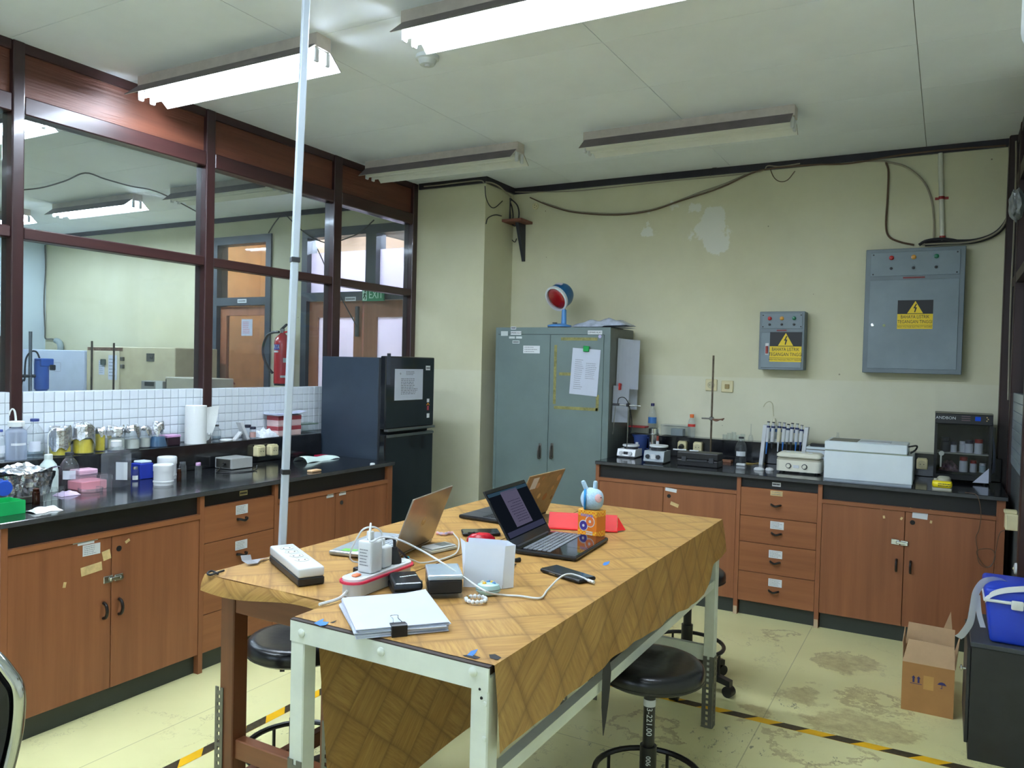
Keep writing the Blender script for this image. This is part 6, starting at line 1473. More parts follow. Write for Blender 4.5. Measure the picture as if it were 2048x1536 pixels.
# folded white cloth, eraser, lid, cap
pa, pb = onZ(610, 926, ZT), onZ(680, 926, ZT)
y0, y1 = onX(610, 925, .40).y, onX(680, 925, .40).y
bm = bmn(); grid(bm, lambda a, b: Vector((.30 + .12 * b - .02 * a, y0 + (y1 - y0) * a, ZT + .001 + .034 * math.sin(PI * b) ** .5 * (1 - .65 * a) + .004 * math.sin(a * 9))), 14, 8); solo('folded_cloth', bm, mat('cloth_mint', (208, 226, 218), .8), 'folded whitish glove packet near the refrigerator end of the left bench', 'cloth', (.36, y0, ZT), smooth=True)
P = onZ(629, 944, ZT); bm = bmn(); rbox(bm, (P.x - .03, P.y - .03, ZT), (P.x + .012, P.y + .045, ZT + .012), .003, 1); solo('tan_eraser', bm, mat('tan_rubber', (196, 160, 120), .6), 'small tan block in front of the folded packet', 'block', (P.x, P.y, ZT))
P = onX(645, 915, .25); bm = bmn(); rbox(bm, (.22, P.y - .05, ZT), (.28, P.y + .02, ZT + .012), .003, 1); solo('crimson_tray', bm, mat('lid_crimson', (160, 34, 64), .4), 'flat crimson tray behind the folded packet', 'tray', (.25, P.y, ZT))
c, r, s = ctr(745, 930, ZT, 5); bm = bmn(); lathe(bm, c, [(0, 0), (r, 0), (r, .008), (r * .8, .010), (0, .010)], 14); solo('white_button', bm, M_WHITEPL, 'tiny white round button on the worktop corner by the refrigerator', 'button', c, smooth=True)
# ================================================================ TABLES
TT = 0.872
def vinyl_material():
    m, nt, o = newmat('woven_print_vinyl')
    b = nd(nt, 'ShaderNodeBsdfPrincipled', i_Roughness=0.42)
    uv = nd(nt, 'ShaderNodeUVMap')
    sp = nd(nt, 'ShaderNodeSeparateXYZ'); nt.links.new(uv.outputs[0], sp.inputs[0])
    S = .125
    U = mth(nt, 'MULTIPLY', mth(nt, 'ADD', sp.outputs[0], sp.outputs[1]), .7071 / S)
    V = mth(nt, 'MULTIPLY', mth(nt, 'SUBTRACT', sp.outputs[0], sp.outputs[1]), .7071 / S)
    fu, fv = mth(nt, 'FLOOR', U), mth(nt, 'FLOOR', V)
    par = mth(nt, 'FLOORED_MODULO', mth(nt, 'ADD', fu, fv), 2.0)
    ru, rv = mth(nt, 'SUBTRACT', U, fu), mth(nt, 'SUBTRACT', V, fv)
    def mx(a, c): return mth(nt, 'ADD', mth(nt, 'MULTIPLY', a, mth(nt, 'SUBTRACT', 1.0, par)), mth(nt, 'MULTIPLY', c, par))
    across, along = mx(ru, rv), mx(rv, ru)
    cid = mth(nt, 'MULTIPLY_ADD', fu, 7.31, mth(nt, 'MULTIPLY', fv, 3.17))
    cb = nd(nt, 'ShaderNodeCombineXYZ')
    nt.links.new(mth(nt, 'MULTIPLY', across, 16.0), cb.inputs[0]); nt.links.new(mth(nt, 'MULTIPLY', along, 1.1), cb.inputs[1]); nt.links.new(cid, cb.inputs[2])
    nz = nd(nt, 'ShaderNodeTexNoise', i_Scale=1.0, i_Detail=5.0, i_Roughness=.65); nt.links.new(cb.outputs[0], nz.inputs[0])
    f = mth(nt, 'MULTIPLY_ADD', nz.outputs[0], 2.4, -.7, clamp=True)
    wn = nd(nt, 'ShaderNodeTexWhiteNoise', noise_dimensions='1D'); nt.links.new(cid, wn.inputs['W'])
    c = mixc(nt, f, lin((158, 114, 58)), lin((200, 160, 92)))
    c = mixc(nt, mth(nt, 'MULTIPLY', wn.outputs[0], .30), c, lin((156, 112, 58)))
    e1 = mth(nt, 'POWER', mth(nt, 'ABSOLUTE', mth(nt, 'MULTIPLY_ADD', along, 2.0, -1.0)), 6.0)
    c = mixc(nt, mth(nt, 'MULTIPLY', e1, .55), c, lin((112, 74, 38)))
    e2 = mth(nt, 'POWER', mth(nt, 'ABSOLUTE', mth(nt, 'MULTIPLY_ADD', across, 2.0, -1.0)), 22.0)
    c = mixc(nt, mth(nt, 'MULTIPLY', e2, .45), c, lin((102, 66, 34)))
    nt.links.new(c, b.inputs['Base Color'])
    nt.links.new(b.outputs[0], o.inputs[0])
    return m
M_VINYL = vinyl_material()
def uvgrid(bm, fn, uvfn, nu, nv):
    lay = bm.loops.layers.uv.verify()
    vs = [[bm.verts.new(fn(i / nu, j / nv)) for j in range(nv + 1)] for i in range(nu + 1)]
    for i in range(nu):
        for j in range(nv):
            f = bm.faces.new((vs[i][j], vs[i + 1][j], vs[i + 1][j + 1], vs[i][j + 1]))
            for lp, (a, c) in zip(f.loops, ((i, j), (i + 1, j), (i + 1, j + 1), (i, j + 1))): lp[lay].uv = uvfn(a / nu, c / nv)
# ---- white steel table
WX0, WX1, WY0, WY1 = 2.425, 2.985, 1.378, 3.268
M_WST = mat('white_painted_steel', (214, 220, 210), .4, noise=.04, nscale=8)
M_PERF = mat('perforated_angle_steel', (112, 112, 104), .45, metal=.6, noise=.1)
M_WORN = mat('worn_dark_edge', (58, 46, 42), .6)
t = wtab = thing('steel_table', 'white painted steel frame table at the front with bolts on its rail', 'table', ((WX0 + WX1) / 2, (WY0 + WY1) / 2, 0))
L = .044
bm = bmn(); box(bm, (WX0 + .004, WY0 + .004, TT - .022), (WX1 - .004, WY1 - .004, TT - .003)); ob('tabletop', bm, M_WORN, t)
for x0, x1, y0, y1, zb in ((WX0, WX0 + L, WY0, WY0 + L, .16), (WX1 - L, WX1, WY0, WY0 + L, .16), (WX1 - L, WX1, WY1 - L, WY1, .19), (WX0, WX0 + L, WY1 - L, WY1, .19)):
    bm = bmn(); rbox(bm, (x0, y0, zb), (x1, y1, TT - .0225), .003, 1); lg = ob('leg', bm, M_WST, t)
    sx_ = 1 if x0 > 2.6 else -1
    # perforated angle extension: strip with holes down to the floor
    bm = bmn(); top = .30 if y0 > 2 else .53; zc = .0; xw = x1 - x0
    n = int(top / .022)
    for k in range(n):
        z0, z1 = top * k / n, top * (k + 1) / n
        for a, b2, lo, hi in ((0, .38, 0, 1), (.62, 1, 0, 1), (.38, .62, 0, .42)):
            box(bm, (x0 + xw * a, y0 - .003, z0 + (z1 - z0) * lo), (x0 + xw * b2, y0 - .0005, z0 + (z1 - z0) * hi))
    xo = x1 + .0005 if sx_ > 0 else x0 - .003
    for k in range(n):
        z0, z1 = top * k / n, top * (k + 1) / n
        for a, b2, lo, hi in ((0, .38, 0, 1), (.62, 1, 0, 1), (.38, .62, 0, .42)):
            box(bm, (xo, y0 + L * a, z0 + (z1 - z0) * lo), (xo + .0025, y0 + L * b2, z0 + (z1 - z0) * hi))
    o = ob('leg_extension', bm, M_PERF, t); o['kind'] = 'stuff'
for lo, hi in (((WX0 + L, WY0, TT - .052), (WX1 - L, WY0 + .012, TT - .0225)), ((WX0 + L, WY1 - .012, TT - .06), (WX1 - L, WY1, TT - .0225)), ((WX1 - .012, WY0 + L, TT - .06), (WX1, WY1 - L, TT - .0225)), ((WX0, WY0 + L, TT - .06), (WX0 + .012, WY1 - L, TT - .0225))):
    bm = bmn(); rbox(bm, lo, hi, .002, 1); ob('rail', bm, M_WST, t)
bm = bmn(); box(bm, (WX0 - .0005, WY0 - .0012, TT - .004), (WX1 + .0005, WY0 + .012, TT - .001)); ob('worn_edge', bm, M_WORN, t)
bm = bmn(); box(bm, (WX0, WY0 - .0012, TT - .054), (WX1, WY0 + .0035, TT - .0042)); ob('rail', bm, M_WST, t)
bm = bmn(); box(bm, (WX1 - .036, WY0 + L, .59), (WX1 - .008, WY1 - L, .622)); ob('stretcher', bm, M_WST, t)
bm = bmn(); box(bm, (WX0 + L, WY1 - .03, .275), (WX1 - L, WY1 - .008, .338)); ob('stretcher', bm, M_WST, t)
for u, v in ((604, 1266), (763, 1303), (947, 1343)):
    P = onY(u, v, WY0); bm = bmn(); lathe(bm, (0, 0, 0), [(.011, 0), (.010, .004), (.005, .007), (0, .0075)], 14, FB(P.x, WY0, P.z)); ob('bolt', bm, M_WST, t, smooth=True)
for u, v, r in ((960, 1378, .0035), (963, 1396, .0035), (975, 1410, .006), (975, 1480, .006)):
    P = onY(u, v, WY0); bm = bmn(); lathe(bm, (0, 0, 0), [(r, 0), (r * .8, .002), (0, .0025)], 10, FB(min(P.x, WX1 - .008), WY0, P.z)); ob('rivet', bm, M_HOLE if r < .005 else M_WST, t)
# ---- brown wooden table
BX0, BX1, BY0, BY1 = 1.945, 2.412, 1.535, 3.165
M_TW = wood('table_wood', (98, 57, 36), (124, 75, 46), .4, 'z', 4); M_TWX = wood('table_wood_x', (104, 61, 38), (130, 79, 48), .4, 'x', 4); M_TWY = wood('table_wood_y', (98, 57, 36), (124, 75, 46), .4, 'y', 4)
t = btab = thing('wooden_table', 'reddish brown wooden table behind the steel one, on perforated steel leg strips', 'table', ((BX0 + BX1) / 2, (BY0 + BY1) / 2, 0))
bm = bmn(); box(bm, (BX0 + .003, BY0 + .003, TT - .032), (BX1 - .003, BY1 - .003, TT - .003)); ob('tabletop', bm, M_TWX, t)
Lw = .055
for x0, y0 in ((BX0 + .01, BY0 + .035), (BX1 - .01 - Lw, BY0 + .035), (BX0 + .01, BY1 - .035 - Lw), (BX1 - .01 - Lw, BY1 - .035 - Lw)):
    bm = bmn(); rbox(bm, (x0, y0, .10), (x0 + Lw, y0 + Lw, TT - .0325), .003, 1); ob('leg', bm, M_TW, t)
    bm = bmn(); n = 24; top = .53
    xs0 = x0 - .014 if x0 < 2.2 else x0 + .012
    for k in range(n):
        z0, z1 = top * k / n, top * (k + 1) / n
        for a, b2, lo, hi in ((0, .36, 0, 1), (.64, 1, 0, 1), (.36, .64, 0, .5)):
            box(bm, (xs0 + .032 * a, y0 - .004, z0 + (z1 - z0) * lo), (xs0 + .032 * b2, y0 - .001, z0 + (z1 - z0) * hi))
    o = ob('leg_strip', bm, M_PERF, t); o['kind'] = 'stuff'
for lo, hi, mm in (((BX0 + .065, BY0 + .04, TT - .115), (BX1 - .065, BY0 + .06, TT - .0325), M_TWX), ((BX0 + .065, BY1 - .06, TT - .115), (BX1 - .065, BY1 - .04, TT - .0325), M_TWX), ((BX0 + .02, BY0 + .09, TT - .115), (BX0 + .04, BY1 - .09, TT - .0325), M_TWY), ((BX1 - .04, BY0 + .09, TT - .115), (BX1 - .02, BY1 - .09, TT - .0325), M_TWY)):
    bm = bmn(); rbox(bm, lo, hi, .002, 1); ob('apron', bm, mm, t)
for lo, hi, mm in (((BX0 + .065, BY0 + .045, .325), (BX1 - .065, BY0 + .08, .382), M_TWX), ((BX0 + .018, BY0 + .09, .20), (BX0 + .05, BY1 - .09, .25), M_TWY), ((BX1 - .05, BY0 + .09, .325), (BX1 - .018, BY1 - .09, .375), M_TWY)):
    bm = bmn(); rbox(bm, lo, hi, .003, 1); ob('stretcher', bm, mm, t)
# ---- vinyl cloths
ZC = TT - .0005
t = thing('tablecloth', 'woven print vinyl cloth over the steel table, hanging far down its right side', 'tablecloth', (2.7, 2.3, ZC))
rnd = random.Random(2)
bm = bmn()
YA, YB = WY0 + .012, WY1 + .006
uvgrid(bm, lambda a, b: Vector((WX0 + (WX1 + .006 - WX0) * a, YA + (YB - YA) * b, ZC + .0008)), lambda a, b: (.56 * a, YA + (YB - YA) * b), 6, 16)
ob('cloth_top', bm, M_VINYL, t)
def drop_z(y):
    pts = [(1.39, .69), (2.18, .687), (2.32, .667), (2.58, .66), (2.83, .632), (2.95, .638), (3.1, .72), (3.28, .74)]
    for (a, za), (b, zb_) in zip(pts, pts[1:]):
        if y <= b: return za + (zb_ - za) * max(0, (y - a)) / (b - a)
    return pts[-1][1]
def skirt(a, b):
    y = YA + (YB - YA) * a; zb_ = drop_z(y); z = ZC + (zb_ - ZC) * b
    wv = (.005 * math.sin(y * 23 + b * 2.2) + .003 * math.sin(y * 41 - b * 3)) * b * (1.2 - .5 * b)
    return Vector((WX1 + .006 + .018 * b + wv, y, z + .0008 * (1 - b)))
bm = bmn(); uvgrid(bm, skirt, lambda a, b: (.56 + .2 * b, YA + (YB - YA) * a + .10 * b), 110, 8)
ob('side_skirt', bm, M_VINYL, t, smooth=True)
# pale sagging fold under the far part of the skirt
def fold(a, b):
    y = 2.2 + .85 * a; sag = math.sin(PI * a) ** .8
    return Vector((WX1 - .012 - .03 * b * sag, y, drop_z(y) + .012 - .035 * sag * b))
bm = bmn(); uvgrid(bm, fold, lambda a, b: (.8 + .1 * b, 2.2 + a), 24, 3); ob('folded_edge', bm, mat('vinyl_back', (176, 164, 128), .5), t, smooth=True)
def inner(a, b):
    y = 1.455 + .03 * b + (3.1 - 1.455) * a; z = (TT - .065) + (.275 - TT + .065) * b
    return Vector((WX0 + .018 + .012 * math.sin(a * 9 + 1) * b + (.02 * (1 - a * 8) * b if a < .125 else 0), y, z))
bm = bmn(); uvgrid(bm, inner, lambda a, b: (.6 * b, 1.6 * a), 40, 8); ob('inner_skirt', bm, M_VINYL, t, smooth=True)
# torn black ribbon hanging from the skirt, blue scraps where the print is torn
P = [Vector((WX1 + .012, 2.0 + dy, z)) for dy, z in ((.0, .695), (.004, .65), (.0, .60), (-.004, .56), (-.006, .52), (-.01, .48))]
bm = bmn(); wds = (.016, .026, .024, .020, .012, .002)
vs = [[bm.verts.new(p_ + Vector((-.3 * w_, -w_ * .5, 0))), bm.verts.new(p_ + Vector((.3 * w_, w_ * .5, 0)))] for p_, w_ in zip(P, wds)]
for a, b in zip(vs, vs[1:]): bm.faces.new((a[0], a[1], b[1], b[0]))
ob('torn_ribbon', bm, mat('ribbon_black', (40, 38, 38), .6), t)
M_TORN = mat('torn_blue', (60, 120, 196), .6); M_TORNK = mat('torn_black', (24, 22, 24), .6)
def scrap(parent, pts, mm, z=ZC + .0018):
    Q = [onZ(u, v, z) for u, v in pts]; bm = bmn()
    bm.faces.new([bm.verts.new(q) for q in Q]); ob('torn_scrap', bm, mm, parent)
scrap(t, ((628, 1246), (640, 1240), (648, 1237), (645, 1243), (658, 1244), (652, 1250), (640, 1252)), M_TORN); scrap(t, ((934, 1310), (942, 1302), (956, 1298), (951, 1306), (946, 1312)), M_TORN)
scrap(t, ((925, 1310), (945, 1309), (962, 1315), (950, 1318), (930, 1313)), M_TORNK); scrap(t, ((978, 1309), (990, 1308), (1003, 1315), (995, 1320), (980, 1316)), M_TORNK); scrap(t, ((660, 1245), (675, 1240), (666, 1246)), M_TORNK)
scrap(t, ((1205, 1130), (1208, 1125), (1220, 1122), (1217, 1128), (1210, 1131)), M_TORN)
t = thing('tablecloth', 'woven print vinyl cloth over the brown wooden table, rolled over its front edge', 'tablecloth', (2.15, 2.3, ZC))
bm = bmn(); CX0_, CY0_, CY1_ = BX0 - .004, BY0 - .012, BY1 + .004
uvgrid(bm, lambda a, b: Vector((CX0_ + (BX1 - CX0_ + .008) * a, CY0_ + (CY1_ - CY0_) * b, ZC + .0008)), lambda a, b: (.11 + .48 * a, .05 + CY0_ + (CY1_ - CY0_) * b), 5, 14); ob('cloth_top', bm, M_VINYL, t)
def roll(a, b):
    x = CX0_ + (BX1 - CX0_) * a; th = b * 2.2; dr = .044 * (1 - .3 * a) + .008 * math.sin(a * 6)
    return Vector((x, CY0_ - .010 * math.sin(min(th, PI / 2)) - .006 * math.sin(a * 5 + b), ZC + .0008 - dr * b))
bm = bmn(); uvgrid(bm, roll, lambda a, b: (.11 + .48 * a, .05 + CY0_ - .06 * b), 20, 6); ob('front_flap', bm, M_VINYL, t, smooth=True)
bm = bmn(); uvgrid(bm, lambda a, b: Vector((CX0_ - .004 * math.sin(b * 2), CY0_ + (CY1_ - CY0_) * a, ZC + .0008 - (.018 + .006 * math.sin(a * 17)) * b)), lambda a, b: (.11 - .03 * b, .05 + CY0_ + (CY1_ - CY0_) * a), 30, 2); ob('left_flap', bm, M_VINYL, t, smooth=True)
# curled grey tape and dark tie at the left corner
Q = [onZ(u, v, ZC + .004) for u, v in ((552, 1114), (530, 1118), (512, 1124), (505, 1130))]
bm = bmn()
tp = [(Q[0], .001), (Q[1], .003), (Q[2], .008), (Q[3], .004), (Q[3] + Vector((-.02, -.004, 0)), .012), (Q[3] + Vector((-.03, -.0, 0)), .026)]
vs = [[bm.verts.new(q + Vector((-.008, -.012, dz))), bm.verts.new(q + Vector((.008, .012, dz)))] for q, dz in tp]
for a, b in zip(vs, vs[1:]): bm.faces.new((a[0], a[1], b[1], b[0]))
ob('curled_tape', bm, mat('grey_tape', (140, 140, 144), .5), t)
Q = [onZ(u, v, ZC + .006) for u, v in ((448, 1141), (432, 1146), (420, 1150), (415, 1146), (424, 1142), (436, 1148))]
bm = bmn(); tube(bm, Q, .003); ob('dark_tie', bm, M_TORNK, t, smooth=True)

# ================================================================ WHITE POLE
b0 = onZ(563, 1113, ZC + .003); pd = (Vector((2.0056, 1.8187, 2.6206)) - Vector((1.965, 1.796, .872))).normalized()
top = b0 + pd * ((H - .006 - b0.z) / pd.z)
t = thing('cable_pole', 'white rectangular cable trunking pole rising from the table to the ceiling', 'pole', b0)
Fq = Matrix.Translation(b0) @ pd.to_track_quat('Z', 'Y').to_matrix().to_4x4() @ Matrix.Rotation(YAW, 4, 'Z')
ln = (top - b0).length
bm = bmn(); rbox(bm, (-.0125, -.010, .002), (.0125, .010, ln), .002, 1, Fq); ob('trunking', bm, mat('trunking_white', (178, 188, 198), .4, noise=.03), t)
bm = bmn(); rbox(bm, (-.0055, -.0125, .002), (.0125, -.0102, ln), .0008, 1, Fq); ob('snap_cover', bm, mat('trunking_white', (178, 188, 198), .4), t)
for v in (520, 943):
    zc = zat(b0, 588 if v < 800 else 571, v) - b0.z
    bm = bmn(); rbox(bm, (-.0145, -.0142, zc - .008), (.0145, .0122, zc + .008), .001, 1, Fq); ob('tape_band', bm, M_BLACKPL if v > 800 else M_DARKPL, t)
printed('pen_mark', Fq @ Matrix.Translation((0, -.0127, .22)) @ Matrix.Rotation(PI / 2, 4, 'X'), .014, .006, 1, M_INK, t, 3, off=0)

# ================================================================ LAPTOPS
M_ALU = mat('laptop_silver', (176, 178, 178), .3, metal=.7, noise=.03); M_LBLK = mat('laptop_black', (20, 20, 24), .25, noise=.05)
def laptop(label, corners, phi, LL, mbase, mdeck, mlid, mkey, lid_face, seed, deck_gloss=None):
    """corners: hinge-left(user), hinge-right, front-right, front-left on the table"""
    hl, hr, fr, fl = [Vector((c[0], c[1], 0)) for c in corners]
    c = (hl + hr + fr + fl) / 4; yd = ((hl + hr) / 2 - (fr + fl) / 2); d = yd.length; yd.normalize(); wd = ((hr - hl).length + (fr - fl).length) / 2
    a = math.atan2(-yd.x, yd.y); z = ZC + .003
    F = Matrix.Translation((c.x, c.y, z)) @ Matrix.Rotation(a, 4, 'Z')
    t = thing('laptop', label, 'laptop', (c.x, c.y, z))
    bm = bmn(); rbox(bm, (-wd / 2, -d / 2, 0), (wd / 2, d / 2, .014), .005, 2, F); base = ob('base', bm, mbase, t)
    bm = bmn(); box(bm, (-wd / 2 + .006, -d / 2 + .006, .014), (wd / 2 - .006, d / 2 - .012, .0146), F); ob('deck', bm, mdeck, base)
    bm = bmn(); ky0, ky1 = -d / 2 + d * .42, d / 2 - .03; rows, cols = 6, 14
    for r_ in range(rows):
        for q in range(cols):
            if r_ == 0 and 3 < q < 9:
                if q == 4: q1 = 9
                else: continue
            else: q1 = q + 1
            x0 = -wd / 2 + .02 + (wd - .04) * q / cols; x1 = -wd / 2 + .02 + (wd - .04) * q1 / cols
            y0 = ky0 + (ky1 - ky0) * r_ / rows; y1 = ky0 + (ky1 - ky0) * (r_ + 1) / rows
            box(bm, (x0 + .0018, y0 + .0018, .0146), (x1 - .0018, y1 - .0018, .0164), F)
    o = ob('keyboard', bm, mkey, base); o['kind'] = 'stuff'
    bm = bmn(); box(bm, (-.05, -d / 2 + .012, .0146), (.05, -d / 2 + d * .36, .0149), F); ob('touchpad', bm, deck_gloss or mdeck, base)
    ph = math.radians(phi)
    Gl = F @ Matrix.Translation((0, d / 2 - .004, .012)) @ Matrix.Rotation(ph, 4, 'X')
    # lid local: y runs from the hinge towards the user when closed (-y); open by phi about x
    Gl = F @ Matrix.Translation((0, d / 2 - .004, .012)) @ Matrix.Rotation(-ph, 4, 'X')
    bm = bmn(); rbox(bm, (-wd / 2, -LL, .0), (wd / 2, 0, .006), .0025, 2, Gl); lid = ob('lid', bm, mlid, t)
    bm = bmn(); cyl(bm, F @ Vector((-wd * .4, d / 2 - .004, .012)), F @ Vector((wd * .4, d / 2 - .004, .012)), .006, seg=8); ob('hinge', bm, M_DARKPL, t)
    lid_face(lid, Gl, wd, LL)
    return t
def Gback(Gl, x, y): return Gl @ Matrix.Translation((x, y, .0062))
def Gfront(Gl, x, y): return Gl @ Matrix.Translation((x, y, -.0002)) @ Matrix.Rotation(PI, 4, 'Y')
M_SCR = mat('screen_off', (14, 18, 26), .12); M_GOLD = mat('logo_gold', (206, 180, 130), .3, metal=.6)
def face_silver(lid, Gl, wd, LL):
    bm = bmn(); box(bm, (-wd / 2 + .006, -LL + .006, -.0006), (wd / 2 - .006, -.012, 0), Gl); ob('screen', bm, M_SCR, lid)
    G = Gback(Gl, 0.0, -LL * .48) @ Matrix.Rotation(PI, 4, 'Z')
    bm = bmn(); lathe(bm, (0, 0, 0), [(.0165, 0), (.0165, .0004), (.0145, .0004), (.0145, 0)], 24, G); ob('logo_ring', bm, M_GOLD, lid)
    text('logo_letters', 'hp', G, .026, M_GOLD, lid)
laptop('open silver laptop seen from behind with a round logo on its lid', ((2.247, 2.232), (2.294, 1.929), (2.083, 1.883), (2.018, 2.194)), 111, .203, M_ALU, mat('deck_silver', (150, 158, 164), .4), mat('lid_bronze_silver', (178, 168, 154), .3, metal=.7), mat('keys_silver', (176, 182, 186), .4), face_silver, 1)
o = bpy.data.objects['laptop']
def on_deck(parent, u0, v0, wd, ht, mm, rot):
    P = onZ(u0, v0, ZC + .0182); plate('deck_sticker', FT(P.x, P.y, ZC + .0182, rot), wd, ht, mm, parent, t=.0005)
on_deck(o, 700, 1100, .05, .03, mat('sticker_lime', (120, 190, 90), .4), .2); on_deck(o, 712, 1106, .04, .03, M_LABEL, .2)
def face_black(lid, Gl, wd, LL):
    G = Gfront(Gl, 0, -LL * .54)
    plate('screen', G, wd - .016, LL - .045, emit('screen_dark', (24, 30, 40), .13), lid, t=.0006)
    plate('toolbar', G @ Matrix.Translation((0, LL * .33, .0007)), wd - .03, .02, emit('screen_bar', (72, 76, 104), .13), lid, t=.0003)
    plate('document_page', G @ Matrix.Translation((.0, -.012, .0007)), wd * .40, LL * .62, emit('screen_page', (112, 108, 136), .13), lid, t=.0003)
    printed('document_text', G @ Matrix.Translation((0, .0, 0)), wd * .32, LL * .4, 9, emit('screen_text', (60, 58, 84), .13), lid, 5, hfrac=.2, off=.0011)
    plate('taskbar', G @ Matrix.Translation((0, -LL * .36, .0007)), wd - .016, .012, emit('screen_task', (60, 90, 110), .13), lid, t=.0003)
laptop('open black laptop showing a grey document page on its dark screen', ((2.554, 2.245), (2.528, 2.58), (2.758, 2.595), (2.775, 2.263)), 122, .215, M_LBLK, mat('deck_gloss_black', (18, 16, 20), .06, coat=.5), M_LBLK, mat('keys_grey', (118, 122, 128), .45), face_black, 2)
def face_brown(lid, Gl, wd, LL):
    bm = bmn(); box(bm, (-wd / 2 + .006, -LL + .006, -.0006), (wd / 2 - .006, -.012, 0), Gl); ob('screen', bm, M_SCR, lid)
    for x, y, r, cc in ((-.12, -.82, .016, (196, 150, 110)), (-.10, -.60, .011, (180, 140, 96)), (-.06, -.42, .017, (150, 96, 56)), (.0, -.48, .012, (206, 176, 130)), (.05, -.75, .013, (190, 150, 120)), (.10, -.30, .014, (120, 84, 60)), (-.02, -.2, .012, (200, 170, 120)), (.03, -.9, .009, (170, 120, 90)), (-.13, -.35, .010, (110, 80, 60))):
        bm = bmn(); lathe(bm, (x, y * LL, .0061), [(r, 0), (r, .0004), (0, .0004)], 14, Gl); ob('lid_sticker', bm, mat('lidst%d' % int(abs(x) * 1000 + abs(y) * 100), cc, .5), lid)
    plate('lid_sticker', Gback(Gl, .09, -LL * .82), .045, .05, M_LABEL, lid)
laptop('open laptop with a tan sticker covered lid behind the black laptop', ((2.317, 2.928), (2.357, 2.621), (2.115, 2.634), (2.075, 2.925)), 114, .205, M_LBLK, mat('deck_dark', (66, 68, 72), .4), mat('lid_tan', (138, 112, 78), .4, noise=.12, nscale=25), mat('keys_dark', (40, 42, 46), .4), face_brown, 3)

# ================================================================ SMALL THINGS ON THE TABLES
def quadF(a, b):
    """frame at the middle of a-b with x along a->b"""
    d = Vector((b[0] - a[0], b[1] - a[1], 0)); an = math.atan2(d.y, d.x)
    return Matrix.Translation(((a[0] + b[0]) / 2, (a[1] + b[1]) / 2, ZC + .0028)) @ Matrix.Rotation(an, 4, 'Z'), d.length
# power strip
F, Ln = quadF((2.012, 1.750), (2.277, 1.603))
t = thing('power_strip', 'white and black four way power strip lying on the wooden table', 'power strip', F.translation)
bm = bmn(); rbox(bm, (-Ln / 2, -.037, 0), (Ln / 2, .037, .022), .003, 1, F); ob('lower_half', bm, M_BLACKPL, t)
bm = bmn(); rbox(bm, (-Ln / 2, -.037, .022), (Ln / 2, .037, .05), .006, 3, F); ob('upper_half', bm, M_WHITEPL, t, smooth=True)
for k in range(4):
    bm = bmn(); lathe(bm, (-Ln / 2 + .055 + k * .052, 0, .0502), [(0, .0002), (.018, .0002), (.0185, .0018), (.0205, .0018), (.0205, 0)], 20, F); ob('socket_face', bm, mat('socket_white', (214, 214, 208), .4), t, smooth=True)
    bm = bmn()
    for s_ in (-1, 1): cyl(bm, F @ Vector((-Ln / 2 + .055 + k * .052, s_ * .009, .0504)), F @ Vector((-Ln / 2 + .055 + k * .052, s_ * .009, .0512)), .0024, seg=6)
    o = ob('pin_hole', bm, M_HOLE, t); o['kind'] = 'stuff'
# extension block with red rim and chargers
F, Ln = quadF((2.427, 1.572), (2.422, 1.845))
t = ext = thing('extension_block', 'white extension block with red rim carrying white chargers', 'extension block', F.translation)
def stad(bm, hw, L2, z0, z1, F, n=10, taper=1.0):
    pts = []
    for k in range(n + 1): th = -PI / 2 + PI * k / n; pts.append((L2 - hw + hw * math.cos(th), hw * math.sin(th)))
    for k in range(n + 1): th = PI / 2 + PI * k / n; pts.append((-L2 + hw + hw * math.cos(th), hw * math.sin(th)))
    prism(bm, [(x, y, z0) for x, y in pts], (0, 0, z1 - z0), F)
bm = bmn(); stad(bm, .032, Ln / 2 - .004, 0, .034, F); ob('body', bm, M_WHITEPL, t)
bm = bmn(); stad(bm, .040, Ln / 2 + .004, .034, .040, F); ob('red_rim', bm, mat('rim_red', (206, 44, 74), .3), t)
bm = bmn(); stad(bm, .033, Ln / 2 - .003, .040, .046, F); ob('socket_deck', bm, M_WHITEPL, t)
bm = bmn(); rbox(bm, (-Ln / 2 + .03, -.009, .046), (-Ln / 2 + .056, .009, .052), .003, 1, F); ob('switch', bm, mat('switch_orange', (240, 130, 80), .35), t)
bm = bmn(); lathe(bm, (Ln / 2 - .045, 0, .046), [(0, .0005), (.019, .0005), (.02, .002), (.022, .002), (.022, 0)], 18, F); ob('socket_face', bm, mat('socket_white', (214, 214, 208), .4), t, smooth=True)
Q = [F @ Vector(p_) for p_ in ((-Ln / 2 + .01, 0, .016), (-Ln / 2 - .04, -.01, .008), (-Ln / 2 - .08, -.05, .006))]
bm = bmn(); tube(bm, [q for q in Q[:2]] + [Vector((2.425, 1.475, ZC + .008))], .004); ob('cable', bm, M_WHITEPL, t, smooth=True)
ch1 = thing('charger', 'tall white charger block plugged into the extension block', 'charger', F @ Vector((-.035, 0, .046)), 'white chargers')
bm = bmn(); rbox(bm, (-.062, -.024, .0465), (-.012, .024, .135), .006, 3, F); ob('body', bm, M_WHITEPL, ch1, smooth=True)
printed('printed_text', F @ Matrix.Translation((-.0625, -.0, .09)) @ Matrix.Rotation(-PI / 2, 4, 'Z') @ Matrix.Rotation(PI / 2, 4, 'X'), .03, .05, 6, mat('pencil_ink', (120, 124, 130), .8), ch1, 6, off=.0003, hfrac=.3)
bm = bmn(); rbox(bm, (-.045, -.008, .135), (-.029, .008, .158), .002, 1, F); ob('plug', bm, M_WHITEPL, ch1)
ch2 = thing('charger', 'smaller white charger block behind the tall one', 'charger', F @ Vector((.02, 0, .046)), 'white chargers')
